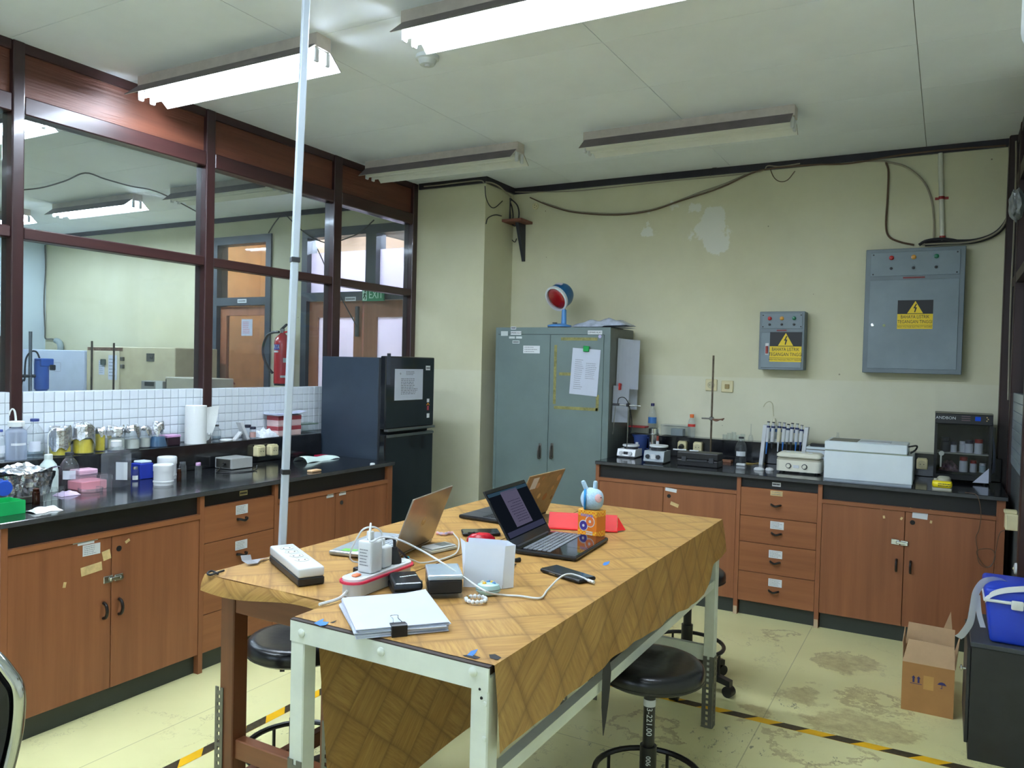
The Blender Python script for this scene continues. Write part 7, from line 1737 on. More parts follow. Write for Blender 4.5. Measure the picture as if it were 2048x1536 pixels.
bm = bmn(); rbox(bm, (.0, -.019, .0465), (.042, .019, .108), .008, 3, F); ob('body', bm, M_WHITEPL, ch2, smooth=True)
bm = bmn(); rbox(bm, (.012, -.006, .108), (.024, .006, .128), .002, 1, F); ob('plug', bm, M_WHITEPL, ch2)
bp = thing('black_plug', 'black mains plug in the extension block behind the chargers', 'plug', F @ Vector((.075, 0, .046)))
bm = bmn(); lathe(bm, (.075, 0, .0465), [(0, 0), (.021, 0), (.02, .012), (.012, .03), (.008, .045), (0, .046)], 14, F); ob('plug_body', bm, M_BLACKPL, bp, smooth=True)
bm = bmn(); tube(bm, [F @ Vector(p_) for p_ in ((.075, 0, .085), (.08, .01, .115), (.07, .05, .10), (.06, .09, .04), (.05, .12, .006))], .0045); ob('cord', bm, M_BLACKPL, bp, smooth=True)
# long white charging cable to the phone
pl1 = F @ Vector((-.037, 0, .158))
Q = [pl1, pl1 + Vector((0, .0, .02))]
def plane_pt(u, v, ref):
    hh = away(ref); d = ray(u, v); return CPOS + d * (((Vector((ref.x, ref.y, 0)) - Vector((CPOS.x, CPOS.y, 0))).dot(hh)) / (d.x * hh.x + d.y * hh.y))
for u, v, x, y in ((740, 1083, 2.49, 1.66), (765, 1074, 2.51, 1.70), (800, 1080, 2.54, 1.73), (845, 1102, 2.60, 1.78)):
    Q.append(plane_pt(u, v, Vector((x, y, 0))))
Q += [plane_pt(885, 1126, Vector((2.645, 1.755, 0))), plane_pt(930, 1156, Vector((2.69, 1.775, 0))), onZ(972, 1183, ZC + .036)] + [onZ(u, v, ZC + .006) for u, v in ((1005, 1190), (1040, 1192), (1080, 1196), (1095, 1180))] + [onZ(1120, 1155, ZC + .022), onZ(1140, 1148, ZC + .024), onZ(1165, 1155, ZC + .016), onZ(1180, 1163, ZC + .010)]
bm = bmn(); tube(bm, Q, .0027, seg=7); t = solo('charging_cable', bm, M_WHITEPL, 'long white charging cable arching from the charger to the near phone', 'cable', Q[0], smooth=True)
Q = [F @ Vector((.018, 0, .128)), F @ Vector((.012, .004, .15)), F @ Vector((-.02, .01, .165)), F @ Vector((-.045, .03, .15)), F @ Vector((-.02, .075, .06)), F @ Vector((.05, .02, .1)) + Vector((.0, .1, -.06)), Vector((2.40, 1.96, ZC + .008)), Vector((2.42, 2.1, ZC + .008)), Vector((2.36, 2.22, ZC + .02)), Vector((2.31, 2.26, ZC + .035))]
bm = bmn(); tube(bm, Q, .0025, seg=6); solo('charging_cable', bm, M_WHITEPL, 'short white cable from the small charger past the silver laptop', 'cable', Q[0], smooth=True)
# black adapter with cords
F2, _ = quadF((2.33, 1.72), (2.36, 1.82))
t = thing('power_adapter', 'black laptop power adapter with cords beside the silver laptop', 'adapter', F2.translation)
bm = bmn(); rbox(bm, (-.045, -.022, 0), (.045, .022, .028), .004, 2, F2); ob('brick', bm, M_BLACKPL, t)
bm = bmn(); tube(bm, [F2 @ Vector(p_) for p_ in ((-.045, 0, .014), (-.075, .005, .012), (-.08, -.03, .01), (-.04, -.045, .006), (.01, -.06, .006))], .0035); ob('cord', bm, M_BLACKPL, t, smooth=True)
bm = bmn(); tube(bm, [F2 @ Vector(p_) for p_ in ((.045, 0, .014), (.06, -.03, .05), (.03, -.07, .07), (-.02, -.08, .05), (-.05, -.07, .01), (.0, -.05, .05), (.05, -.04, .08), (.09, -.03, .06), (.12, -.05, .02))], .0035); ob('cord', bm, M_BLACKPL, t, smooth=True)
bm = bmn(); c, r, s = ctr(813, 1127, ZC + .003, 6); lathe(bm, c, [(0, 0), (r, 0), (r, .018), (r * .8, .019), (0, .016)], 14); solo('teal_cap', bm, mat('teal', (20, 140, 160), .4), 'small teal bottle cap beside the silver laptop', 'bottle cap', c, smooth=True)
# little white hub by the laptop
F3, _ = quadF((2.315, 2.08), (2.345, 2.20))
t = thing('hard_drive', 'small silver and white drive box with cable behind the silver laptop', 'drive', F3.translation)
bm = bmn(); rbox(bm, (-.055, -.03, 0), (.06, .03, .010), .002, 1, F3); ob('case', bm, mat('hub_silver', (200, 200, 190), .4), t)
bm = bmn(); rbox(bm, (-.05, -.028, .010), (.055, .028, .016), .002, 1, F3); ob('cover', bm, M_WHITEPL, t)
bm = bmn(); box(bm, (.0, -.02, .016), (.045, .02, .0165), F3); ob('plate', bm, mat('hub_grey', (130, 136, 130), .4), t)
# black instrument box and clear-lid box
F4, _ = quadF((2.492, 1.618), (2.599, 1.69)); F4 = Matrix.Translation((2.522, 1.705, ZC + .0028)) @ Matrix.Rotation(.80, 4, 'Z')
t = thing('black_case', 'flat black hinged case with white lettering behind the paper stack', 'case', F4.translation)
bm = bmn(); rbox(bm, (-.040, -.062, 0), (.038, .062, .018), .005, 2, F4); ob('tray', bm, M_BLACKPL, t)
bm = bmn(); rbox(bm, (-.040, -.062, .018), (.038, .062, .038), .006, 2, F4); lid = ob('lid', bm, mat('case_lid', (34, 40, 44), .25), t)
text('lettering', 'SIGMATIC', F4 @ Matrix.Translation((.01, .01, .038)) @ Matrix.Rotation(.25, 4, 'Z'), .011, M_LABEL, lid) if False else printed('lettering', F4 @ Matrix.Translation((.01, .01, .038)) @ Matrix.Rotation(.25, 4, 'Z'), .05, .007, 1, M_LABEL, lid, 3, off=.0002, hfrac=.9)
F5 = Matrix.Translation((2.612, 1.757, ZC + .0028)) @ Matrix.Rotation(.686, 4, 'Z')
t = thing('clear_lid_box', 'black and grey box with a clear plastic lid beside the white paper bag', 'box', F5.translation)
bm = bmn(); rbox(bm, (-.046, -.062, 0), (.046, .062, .012), .004, 2, F5); ob('clear_base', bm, M_CLEARPL, t)
bm = bmn(); rbox(bm, (-.045, -.061, .012), (.045, .061, .048), .003, 1, F5); ob('dark_insert', bm, mat('insert_black', (26, 26, 28), .5), t)
bm = bmn(); rbox(bm, (-.047, -.063, .048), (.047, .063, .062), .005, 2, F5); ob('clear_lid', bm, mat('lid_grey_clear', (160, 176, 186), .12, coat=.4), t)
for e in (-.047, .043):
    bm = bmn(); rbox(bm, (e, -.02, .03), (e + .006, .0, .05), .001, 1, F5); ob('latch', bm, M_CLEARPL, t)
c = F5 @ Vector((-.065, .04, 0)); bm = bmn(); cyl(bm, c, c + Vector((0, 0, .02)), .011, seg=14); solo('black_cork', bm, M_BLACKPL, 'small black stopper left of the clear lidded box', 'stopper', c, smooth=True)
# paper stack with binder clip
F6 = Matrix.Translation((2.632, 1.513, ZC + .0026)) @ Matrix.Rotation(.85, 4, 'Z')
t = thing('paper_stack', 'thick stack of white papers held by a black binder clip', 'paper stack', F6.translation)
rnd = random.Random(9)
for k in range(9):
    ra = rnd.uniform(-.05, .05) * (1 if k < 8 else 0); G = F6 @ Matrix.Translation((rnd.uniform(-.006, .006), rnd.uniform(-.006, .006), k * .0022)) @ Matrix.Rotation(ra, 4, 'Z')
    bm = bmn(); box(bm, (-.107, -.124, 0), (.107, .124, .0018), G); ob('sheaf', bm, M_PAPER if k % 2 else mat('paper_cool', (206, 212, 232), .8), t)
Gp = F6 @ Matrix.Translation((0, 0, .0198)); bm = bmn()
grid(bm, lambda a, b: Gp @ Vector(((a - .5) * .216, (b - .5) * .25, .0005 + .006 * max(0, a - .75) * 4 * b)), 8, 8); ob('top_sheet', bm, M_PAPER, t, smooth=True)
G = F6 @ Matrix.Translation((-.012, -.119, .0205))
bm = bmn(); prism(bm, [(-.018, -.012, -.022), (-.018, .016, .0022), (-.018, -.010, .006), (-.018, -.016, .004), (-.018, -.016, -.022)], (.036, 0, 0), G); cl = ob('binder_clip', bm, M_BLACKPL, t)
bm = bmn(); tube(bm, [G @ Vector(p_) for p_ in ((-.010, .012, .004), (-.006, .035, .005), (-.009, .052, .006), (0, .056, .006), (.009, .052, .006), (.006, .035, .005), (.010, .012, .004))], .001, seg=5, smooth=3); ob('wire_handle', bm, M_CHROME, cl)
# white paper bag standing open
F7 = Matrix.Translation((2.682, 1.862, ZC + .0028)) @ Matrix.Rotation(.42, 4, 'Z')
t = thing('paper_bag', 'white folded paper bag standing upright in the middle of the table', 'paper bag', F7.translation)
hb = zat(Vector((2.69, 1.86, 0)), 960, 1090) - ZC
M_BAGP = mat('bag_paper', (222, 228, 240), .75, noise=.02)
def sheet(nm, pts): 
    bm = bmn(); vs = [bm.verts.new(F7 @ Vector(p_)) for p_ in pts]; bm.faces.new(vs); bmesh.ops.subdivide_edges(bm, edges=bm.edges, cuts=2, use_grid_fill=True)
    for v_ in bm.verts: v_.co += Vector((random.uniform(-1, 1), random.uniform(-1, 1), 0)) * .0012
    ob(nm, bm, M_BAGP, t, smooth=True)
sheet('front_panel', [(-.060, -.012, 0), (.050, -.012, 0), (.055, -.004, hb * .97), (-.058, .0, hb * 1.02)])
sheet('back_panel', [(-.062, .022, 0), (.052, .022, 0), (.058, .030, hb * 1.04), (-.055, .034, hb * 1.06)])
sheet('side_fold', [(.050, -.012, 0), (.078, .006, 0), (.082, .010, hb * .98), (.055, -.004, hb * .97)])
sheet('side_fold', [(.078, .006, 0), (.052, .022, 0), (.058, .030, hb * 1.04), (.082, .010, hb * .98)])
sheet('side_fold', [(-.060, -.012, 0), (-.062, .022, 0), (-.076, .02, hb * 1.08), (-.058, .0, hb * 1.02)])
# earbud case and bead bracelet
c, r, s = ctr(976, 1194, ZC + .003, 22)
t = thing('earbud_case', 'pale blue decorated earbud case beside the bead bracelet', 'case', c)
Fe = Matrix.Translation(c) @ Matrix.Rotation(.5, 4, 'Z') @ Matrix.Diagonal((1.15, .85, 1, 1))
bm = bmn(); lathe(bm, (0, 0, 0), [(0, 0), (r * .7, 0), (r, .010), (r * 1.0, .016), (r * .85, .026), (r * .5, .030), (0, .031)], 20, Fe); ob('shell', bm, mat('case_mint', (170, 206, 206), .25), t, smooth=True)
bm = bmn(); lathe(bm, (0, 0, .0135), [(r * 1.004, 0), (r * 1.012, .001), (r * 1.004, .002)], 20, Fe); ob('seam', bm, M_DULLSTEEL, t)
for x, y, cc in ((-.3, -.3, (230, 176, 60)), (.3, .2, (230, 190, 70)), (.0, .35, (90, 140, 190)), (.45, -.1, (80, 150, 190)), (-.45, .2, (210, 200, 170))):
    bm = bmn(); lathe(bm, (x * r, y * r, .028), [(0, -.004), (.005, -.002), (.0055, .002), (.003, .006), (0, .007)], 10, Fe); ob('charm', bm, mat('charm%d' % cc[2], cc, .4), t, smooth=True)
c = onZ(952, 1203, ZC + .003); t = thing('bead_bracelet', 'bracelet of pale glass beads lying in front of the earbud case', 'bracelet', c)
M_BEAD = mat('bead', (228, 234, 242), .1, coat=.5)
for k in range(14):
    th = 2 * PI * k / 14; rb = .026
    bm = bmn(); bmesh.ops.create_icosphere(bm, subdivisions=1, radius=.0064, matrix=Matrix.Translation(c + Vector((rb * math.cos(th), rb * math.sin(th), .0064))))
    ob('bead', bm, M_BEAD if k != 7 else mat('bead_gold', (190, 160, 100), .2, metal=.8), t, smooth=True)
# phones
def phone(label, pa, pb, wd, u_cam):
    F, Ln = quadF(pa, pb); t = thing('phone', label, 'phone', F.translation, 'phones on the tables')
    bm = bmn(); rbox(bm, (-Ln / 2, -wd / 2, 0), (Ln / 2, wd / 2, .011), .005, 3, F); ob('body', bm, M_BLACKPL, t, smooth=True)
    bm = bmn(); box(bm, (-Ln / 2 + .004, -wd / 2 + .004, .011), (Ln / 2 - .004, wd / 2 - .004, .0116), F); ob('screen', bm, M_FRD, t)
    bm = bmn(); box(bm, (-Ln * .25, -wd / 2 - .0006, .004), (-Ln * .1, -wd / 2, .007), F); ob('side_button', bm, M_STEEL, t)
    return t, F, Ln
t, F, Ln = phone('black phone charging at the right edge of the table', (2.748, 2.125), (2.905, 2.068), .072, 0)
bm = bmn(); cyl(bm, F @ Vector((Ln / 2, 0, .006)), F @ Vector((Ln / 2 + .026, -.002, .006)), .0045, seg=10); solo('cable_plug', bm, M_WHITEPL, 'white cable plug at the end of the near phone', 'plug', F @ Vector((Ln / 2, 0, .006)), smooth=True)
phone('black phone lying between the silver and the tan laptop', (2.262, 2.39), (2.372, 2.475), .075, 0)
Q = [onZ(u, v, ZC + .008) for u, v in ((907, 1066), (898, 1066), (888, 1068), (874, 1066))]
bm = bmn(); tube(bm, Q, .006, radii=lambda q: .7 + .5 * math.sin(q * 14) ** 2); solo('phone_charm', bm, mat('charm_mix', (150, 170, 200), .4, rgb2=(226, 150, 130), nscale=60), 'colourful braided phone strap beside the far phone', 'strap', Q[0], smooth=True)
# red mouse
c, r, s = ctr(962, 1088, ZC + .003, 24); c = onZ(962, 1092, ZC + .003) + away(onZ(962, 1092, ZC)) * .05
t = thing('computer_mouse', 'red computer mouse behind the white paper bag', 'mouse', c); Fm = Matrix.Translation(c) @ Matrix.Rotation(.5, 4, 'Z') @ Matrix.Diagonal((.052, .032, .036, 1))
bm = bmn(); lathe(bm, (0, 0, 0), [(0, 0), (.92, 0), (1, .18), (.92, .55), (.6, .9), (0, 1.0)], 20, Fm); ob('shell', bm, mat('mouse_red', (196, 26, 44), .3), t, smooth=True)
bm = bmn(); box(bm, (-.9, -.02, .5), (-.2, .02, 1.0), Fm); ob('button_gap', bm, M_DARKPL, t)
bm = bmn(); cyl(bm, Fm @ Vector((-.5, -.12, .85)), Fm @ Vector((-.5, .12, .85)), .007, seg=10); ob('wheel', bm, M_BLACKPL, t)
# black hex key bits
Q = [onZ(u, v, ZC + .008) for u, v in ((1022, 1120), (1032, 1120), (1040, 1119))]; bm = bmn(); tube(bm, Q, .007, radii=lambda q: .6 + .5 * q); solo('black_tool', bm, M_BLACKPL, 'small black tool beside the paper bag', 'tool', Q[0], smooth=True)
Q = [onZ(u, v, ZC + .005) for u, v in ((1021, 1133), (1026, 1126), (1032, 1128), (1024, 1135))]; bm = bmn(); tube(bm, Q, .002, smooth=0); solo('wire_clip', bm, M_BLACKPL, 'bent black wire clip beside the paper bag', 'clip', Q[0])
# orange toy box, plush, red folder, white disc
a_, b_ = Vector((2.604, 2.625, 0)), Vector((2.700, 2.602, 0)); F8 = Matrix.Translation(((a_ + b_) / 2 + Vector((.008, .032, ZC + .0168 - .014)))) @ Matrix.Rotation(math.atan2(b_.y - a_.y, b_.x - a_.x), 4, 'Z')
F8 = Matrix.Translation((2.662, 2.655, ZC + .0028)) @ Matrix.Rotation(-.22, 4, 'Z')
hb = zat(Vector((2.655, 2.63, 0)), 1175, 1020) - ZC - .003
def toy_material():
    m, nt, o = newmat('toy_box_print'); b = nd(nt, 'ShaderNodeBsdfPrincipled', i_Roughness=.35); tc = nd(nt, 'ShaderNodeTexCoord')
    ck = nd(nt, 'ShaderNodeTexChecker', i_Scale=140.0); nt.links.new(tc.outputs['Object'], ck.inputs[0]); ck.inputs[1].default_value = lin((236, 136, 40)); ck.inputs[2].default_value = lin((246, 196, 60))
    sp = nd(nt, 'ShaderNodeSeparateXYZ'); nt.links.new(tc.outputs['Object'], sp.inputs[0])
    band = mth(nt, 'MULTIPLY', mth(nt, 'GREATER_THAN', sp.outputs[2], hb * .22), mth(nt, 'LESS_THAN', sp.outputs[2], hb * .78))
    nt.links.new(mixc(nt, band, ck.outputs[0], lin((232, 128, 36))), b.inputs['Base Color']); nt.links.new(b.outputs[0], o.inputs[0]); return m
t = thing('toy_box', 'small orange checkered toy box with two round pictures on its front', 'box', F8.translation)
bm = bmn(); rbox(bm, (-.042, -.03, 0), (.042, .03, hb), .0015, 1, F8); ob('carton', bm, toy_material(), t)
Gf = F8 @ Matrix.Translation((0, -.0302, hb / 2)) @ Matrix.Rotation(PI / 2, 4, 'X')
for x, y, r_, cc in ((-.015, -.010, .017, (70, 60, 150)), (.014, .008, .018, (226, 120, 60))):
    bm = bmn(); lathe(bm, (x, y, .0), [(r_ + .003, 0), (r_ + .003, .0004), (0, .0004)], 20, Gf); ob('picture_border', bm, M_LABEL, t)
    bm = bmn(); lathe(bm, (x, y, .0004), [(r_, 0), (r_, .0004), (0, .0004)], 20, Gf); ob('round_picture', bm, mat('pic%d' % cc[0], cc, .4), t)
    bm = bmn(); lathe(bm, (x, y, .0008), [(r_ * .3, 0), (r_ * .3, .0004), (0, .0004)], 12, Gf); ob('picture_centre', bm, M_LABEL, t)
printed('title_print', Gf @ Matrix.Translation((0, hb * .30, 0)), .055, .011, 1, mat('title_violet', (150, 130, 190), .4), t, 4, off=.0003, hfrac=.9); printed('small_print', Gf @ Matrix.Translation((.012, -hb * .36, 0)), .03, .016, 2, M_LABEL, t, 4, off=.0003, hfrac=.7)
cpl = F8 @ Vector((.0, 0, hb)); rp = .044
t = thing('plush_toy', 'pale blue round plush toy with two ears sitting on the orange box', 'plush toy', cpl)
M_PLU = mat('plush_blue', (176, 206, 226), .95, noise=.06, nscale=60, bump=1.0, bscale=220, sheen=.4)
bm = bmn(); bmesh.ops.create_icosphere(bm, subdivisions=4, radius=1.0)
for v_ in bm.verts:
    q = v_.co; k = 1 + .05 * math.sin(q.x * 4 + 1) * math.cos(q.z * 3); v_.co = cpl + Vector((q.x * rp * 1.02 * k, q.y * rp * .95 * k, max(q.z * rp * .98 * k, -rp * .86) + rp * .862))
ob('body', bm, M_PLU, t, smooth=True)
Rv = Vector((RT.x, RT.y, 0)).normalized(); To = (CPOS - cpl); To.z = 0; To.normalize()
for s_, tilt in ((-.5, -.45), (.22, .02)):
    e0 = cpl + Rv * (s_ * rp) + Vector((0, 0, rp * 1.62)); e1 = e0 + Rv * (tilt * .03) + Vector((0, 0, .030))
    bm = bmn(); tube(bm, [e0, (e0 + e1) / 2, e1, e1 + (e1 - e0) * .15], .0085, seg=10, smooth=4, radii=lambda q: 1 - .5 * q ** 5); ob('ear', bm, M_PLU, t, smooth=True)
cc_ = cpl + Vector((0, 0, rp * .862)); bm = bmn()
pts = [cc_ + (Rv * -.62 + To * .05) * rp + (To * math.cos(2 * PI * k / 24) + Vector((0, 0, math.sin(2 * PI * k / 24)))) * rp * .80 for k in range(24)]
tube(bm, pts, .0045, seg=6, smooth=0, closed=True); ob('blue_band', bm, mat('plush_band', (40, 130, 190), .8), t, smooth=True)
fc = cc_ + (To * .80 + Rv * .52 + Vector((0, 0, .22))).normalized() * rp * .94; fn_ = (fc - cc_).normalized()
Ff = Matrix.Translation(fc) @ fn_.to_track_quat('Z', 'Y').to_matrix().to_4x4()
bm = bmn(); lathe(bm, (0, 0, -.003), [(.0165, 0), (.014, .005), (.008, .0075), (0, .008)], 16, Ff); ob('face_patch', bm, mat('plush_pink', (232, 186, 190), .9), t, smooth=True)
for s_ in (-1, 1):
    bm = bmn(); bmesh.ops.create_icosphere(bm, subdivisions=2, radius=.0024, matrix=Matrix.Translation(Ff @ Vector((0, 0, .0035)) + Rv * s_ * .0065 + Vector((0, 0, .002)))); ob('eye', bm, M_BLACKPL, t, smooth=True)
M_FOLD = mat('red_folder', (222, 34, 34), .45, noise=.03)
t = thing('red_folder', 'bright red folded card sleeve lying behind the orange box', 'folder', (2.6, 2.72, ZC))
Fr_ = Matrix.Translation((2.600, 2.735, ZC + .0028)) @ Matrix.Rotation(.36, 4, 'Z'); hf = .054
bm = bmn(); box(bm, (-.135, -.028, 0), (.125, .045, .003), Fr_); ob('lower_leaf', bm, M_FOLD, t)
bm = bmn(); prism(bm, [(-.14, -.012, .003), (-.14, .03, hf), (-.14, .033, hf), (-.14, -.006, .003)], (.262, 0, 0), Fr_); ob('upper_leaf', bm, M_FOLD, t)
bm = bmn(); prism(bm, [(.124, -.012, .003), (.155, .01, .003), (.124, .03, hf * .9)], (.0, .003, 0), Fr_); ob('end_flap', bm, M_FOLD, t)
c = onZ(1212, 1042, ZC + .003); bm = bmn(); lathe(bm, c, [(0, 0), (.02, 0), (.022, .006), (.014, .014), (0, .016)], 18); solo('white_disc', bm, M_WHITEPL, 'small white rounded disc behind the red folder', 'disc', c, smooth=True)
# white cord hanging between the tables
Q = [Vector((2.36, 1.60, .80)), Vector((2.35, 1.62, .62)), Vector((2.30, 1.64, .40)), Vector((2.29, 1.66, .12)), Vector((2.25, 1.70, .008)), Vector((2.10, 1.80, .006))]
Q = [onY(622, 1318, 1.60), onY(612, 1390, 1.60), onY(600, 1450, 1.60), onY(596, 1500, 1.60)]; Q.append(Vector((Q[-1].x - .02, 1.62, .006)))
Q.insert(0, Vector((Q[0].x + .005, 1.60, TT - .036)))
bm = bmn(); tube(bm, Q, .0045); solo('hanging_cord', bm, M_WHITEPL, 'white cord hanging down between the two tables', 'cord', Q[0], smooth=True)

# ================================================================ STOOLS AND CHAIR
M_VIN = mat('black_vinyl', (20, 21, 24), .28, noise=.1, bump=.15, bscale=40); M_STK = mat('stool_black', (24, 24, 26), .35)
def stool(label, cx, cy, zs, rot, knob_dir, mark=False):
    t = thing('lab_stool', label, 'stool', (cx, cy, 0), 'black round lab stools')
    R = .172
    bm = bmn(); lathe(bm, (cx, cy, zs), [(0, -.055), (R * .9, -.055), (R * .985, -.045), (R, -.028), (R * .985, -.010), (R * .93, 0), (R * .8, .004), (R * .4, -.001), (0, -.003)], 40); st = ob('seat', bm, M_VIN, t, smooth=True)
    bm = bmn(); lathe(bm, (cx, cy, zs), [(R * .965, -.046), (R * 1.0, -.044), (R * 1.0, -.038), (R * .965, -.036)], 40); ob('piping', bm, M_STK, st, smooth=True)
    bm = bmn(); lathe(bm, (cx, cy, zs - .06), [(0, -.012), (.07, -.012), (.09, .005), (0, .005)], 20); ob('seat_plate', bm, M_STK, t)
    bm = bmn(); cyl(bm, (cx, cy, .10), (cx, cy, zs - .07), .019, seg=16); ob('column', bm, M_STK, t, smooth=True)
    bm = bmn(); cyl(bm, (cx, cy, .09), (cx, cy, .28), .027, seg=16); ob('sleeve', bm, M_STK, t, smooth=True)
    kd = Vector((math.cos(knob_dir), math.sin(knob_dir), 0)); c0 = Vector((cx, cy, zs - .098))
    bm = bmn(); cyl(bm, c0, c0 + kd * .05, .006, seg=8); cyl(bm, c0 + kd * .045, c0 + kd * .06, .020, seg=16); ob('height_knob', bm, M_STK, t, smooth=True)
    bm = bmn(); rr = .172; tube(bm, [(cx + rr * math.cos(2 * PI * k / 36), cy + rr * math.sin(2 * PI * k / 36), .185) for k in range(36)], .0095, seg=8, smooth=0, closed=True); fr_ = ob('foot_ring', bm, M_STK, t, smooth=True)
    for k in range(5):
        th = rot + 2 * PI * k / 5; d = Vector((math.cos(th), math.sin(th), 0)); c0 = Vector((cx, cy, 0))
        bm = bmn(); F = Matrix.Translation(c0) @ Matrix.Rotation(th, 4, 'Z')
        prism(bm, [(.015, -.016, .075), (.015, -.016, .115), (.235, -.016, .075), (.235, -.016, .05)], (0, .032, 0), F); lg = ob('leg', bm, M_STK, t)
        bm = bmn(); cyl(bm, c0 + d * .172 + Vector((0, 0, .085)), c0 + d * .172 + Vector((0, 0, .18)), .006, seg=8); ob('ring_strut', bm, M_STK, t)
        bm = bmn(); cyl(bm, F @ Vector((.225, -.02, .025)), F @ Vector((.225, .02, .025)), .025, seg=16); ob('caster', bm, M_BLACKPL, lg, smooth=True)
        bm = bmn(); cyl(bm, c0 + d * .225 + Vector((0, 0, .045)), c0 + d * .225 + Vector((0, 0, .06)), .01, seg=8); ob('caster_stem', bm, M_STEEL, lg)
    return t
t = stool('black round lab stool with white tape on its column under the table edge', 2.99, 2.40, .555, .25, .9)
zz = zat(Vector((2.99, 2.40, 0)), 1296, 1403)
bm = bmn(); lathe(bm, (2.99, 2.40, zz - .011), [(.0195, 0), (.0198, 0), (.0198, .022), (.0195, .022)], 18); ob('tape_label', bm, M_LABEL, t, smooth=True)
ang = math.atan2(-2.40, CPOS.x - 2.99)
for s_, z_ in (('13-221.00', .37), ('006', .24)):
    rr_ = .0192 if z_ > .29 else .0272
    G = Matrix.Translation((2.99 + rr_ * math.cos(ang), 2.40 + rr_ * math.sin(ang), z_)) @ Matrix.Rotation(ang + PI / 2, 4, 'Z') @ Matrix.Rotation(PI / 2, 4, 'X') @ Matrix.Rotation(-PI / 2, 4, 'Z')
    text('stencil_number', s_, G, .026 if z_ > .29 else .022, M_LABEL, t)
stool('black round lab stool at the far end of the steel table', 2.75, 3.64, .545, -.25, 2.4)
P = onZ(598, 1272, .56)
stool('black round lab stool pushed under the left side of the wooden table', P.x, P.y, .56, .314, -2.4)
# chair whose chrome back shows at the left bottom corner
cc_ = CPOS + ray(-60, 1405) * 1.6; Rv = Vector((RT.x, RT.y, 0)).normalized(); Tv = Vector((0, 0, 1)); Bk = Vector((-Rv.y, Rv.x, 0))
pr_ = CPOS + ray(38, 1390) * 1.6; hw = (pr_ - cc_).dot(Rv); zt_ = (CPOS + ray(-20, 1300) * 1.6).z
t = thing('chrome_chair', 'black padded chair with a curved chrome back frame at the bottom left corner', 'chair', (cc_.x, cc_.y, 0))
def cpnt(a, b, z): return Vector((cc_.x, cc_.y, 0)) + Rv * a + Bk * b + Vector((0, 0, z))
zlow = (CPOS + ray(-5, 1500) * 1.6).z
loop = [cpnt(-hw * 1.0 * math.cos(th), 0, (zt_ + .66) / 2 - .04 + .13 * math.sin(th)) for th in (PI * k / 12 for k in range(0, 13))]
loop = [cpnt(-hw * .60, -.05, .44), cpnt(-hw * .75, -.02, .58), cpnt(-hw * .95, 0, zlow + .03), cpnt(-hw, 0, zlow + .12), cpnt(-hw * .8, 0, zt_ - .045), cpnt(-hw * .45, 0, zt_ - .008), cpnt(0, 0, zt_), cpnt(hw * .45, 0, zt_ - .008), cpnt(hw * .8, 0, zt_ - .045), cpnt(hw, 0, zlow + .12), cpnt(hw * .95, 0, zlow + .03), cpnt(hw * .75, -.02, .58), cpnt(hw * .60, -.05, .44)]
bm = bmn(); tube(bm, loop, .0125, seg=10, smooth=6); ob('back_frame', bm, M_CHROME, t, smooth=True)
bm = bmn(); n = 20
ring = []
inn = smooth_pts(loop[1:-1], 4)
for off in (-.012, .012): ring.append([bm.verts.new(Vector((cc_.x, cc_.y, 0)) + (p_ - Vector((cc_.x, cc_.y, 0))) * 1.0 + Rv * (-(p_ - cc_).dot(Rv) * .13) + Vector((0, 0, -(p_.z - (zt_ + .58) / 2) * .12)) + Bk * off) for p_ in inn])
bm.faces.new(ring[0]); bm.faces.new(ring[1][::-1])
for k in range(len(inn)): bm.faces.new((ring[0][k], ring[0][(k + 1) % len(inn)], ring[1][(k + 1) % len(inn)], ring[1][k]))
ob('backrest', bm, M_VIN, t)
bm = bmn(); Fs = Matrix.Translation(cpnt(0, -.24, .45)) @ Matrix.Rotation(math.atan2(Rv.y, Rv.x), 4, 'Z'); rbox(bm, (-.2, -.2, -.03), (.2, .2, .02), .018, 3, Fs); ob('seat', bm, M_VIN, t, smooth=True)
for a in (-1, 1):
    for b in (-.07, -.41):
        bm = bmn(); cyl(bm, cpnt(a * .17, b, .0), cpnt(a * .16, b, .425), .0115, seg=10); ob('leg', bm, M_CHROME, t, smooth=True)
# ================================================================ FLOOR TAPE
M_TY = mat('tape_yellow', (232, 178, 20), .45, noise=.04); M_TK = mat('tape_black', (60, 52, 34), .5, noise=.3, nscale=60)
def tape(label, p0, p1, wd=.048, stripe=.105, skew=.05):
    p0, p1 = Vector(p0), Vector(p1); d = p1 - p0; L_ = d.length; d.normalize(); nn = Vector((-d.y, d.x, 0))
    t = thing('hazard_tape', label, 'floor tape', p0, 'hazard tape on the floor')
    bm = bmn(); q = [p0 - nn * wd / 2, p1 - nn * wd / 2, p1 + nn * wd / 2, p0 + nn * wd / 2]; prism(bm, [v_ + Vector((0, 0, .0004)) for v_ in q], (0, 0, .0006)); ob('yellow_strip', bm, M_TY, t)
    k = 0; s = 0.0
    while s + stripe + skew < L_:
        if k % 2:
            bm = bmn(); q = [p0 + d * s - nn * wd / 2, p0 + d * (s + stripe) - nn * wd / 2, p0 + d * (s + stripe + skew) + nn * wd / 2, p0 + d * (s + skew) + nn * wd / 2]
            prism(bm, [v_ + Vector((0, 0, .0011)) for v_ in q], (0, 0, .0003)); ob('black_stripe', bm, M_TK, t)
        s += stripe; k += 1
tape('worn yellow and black floor tape running along the left bench', (1.375, .6, 0), (1.375, 3.395, 0))
tape('yellow and black floor tape crossing in front of the back bench', (1.40, 3.42, 0), (4.3, 3.42, 0))
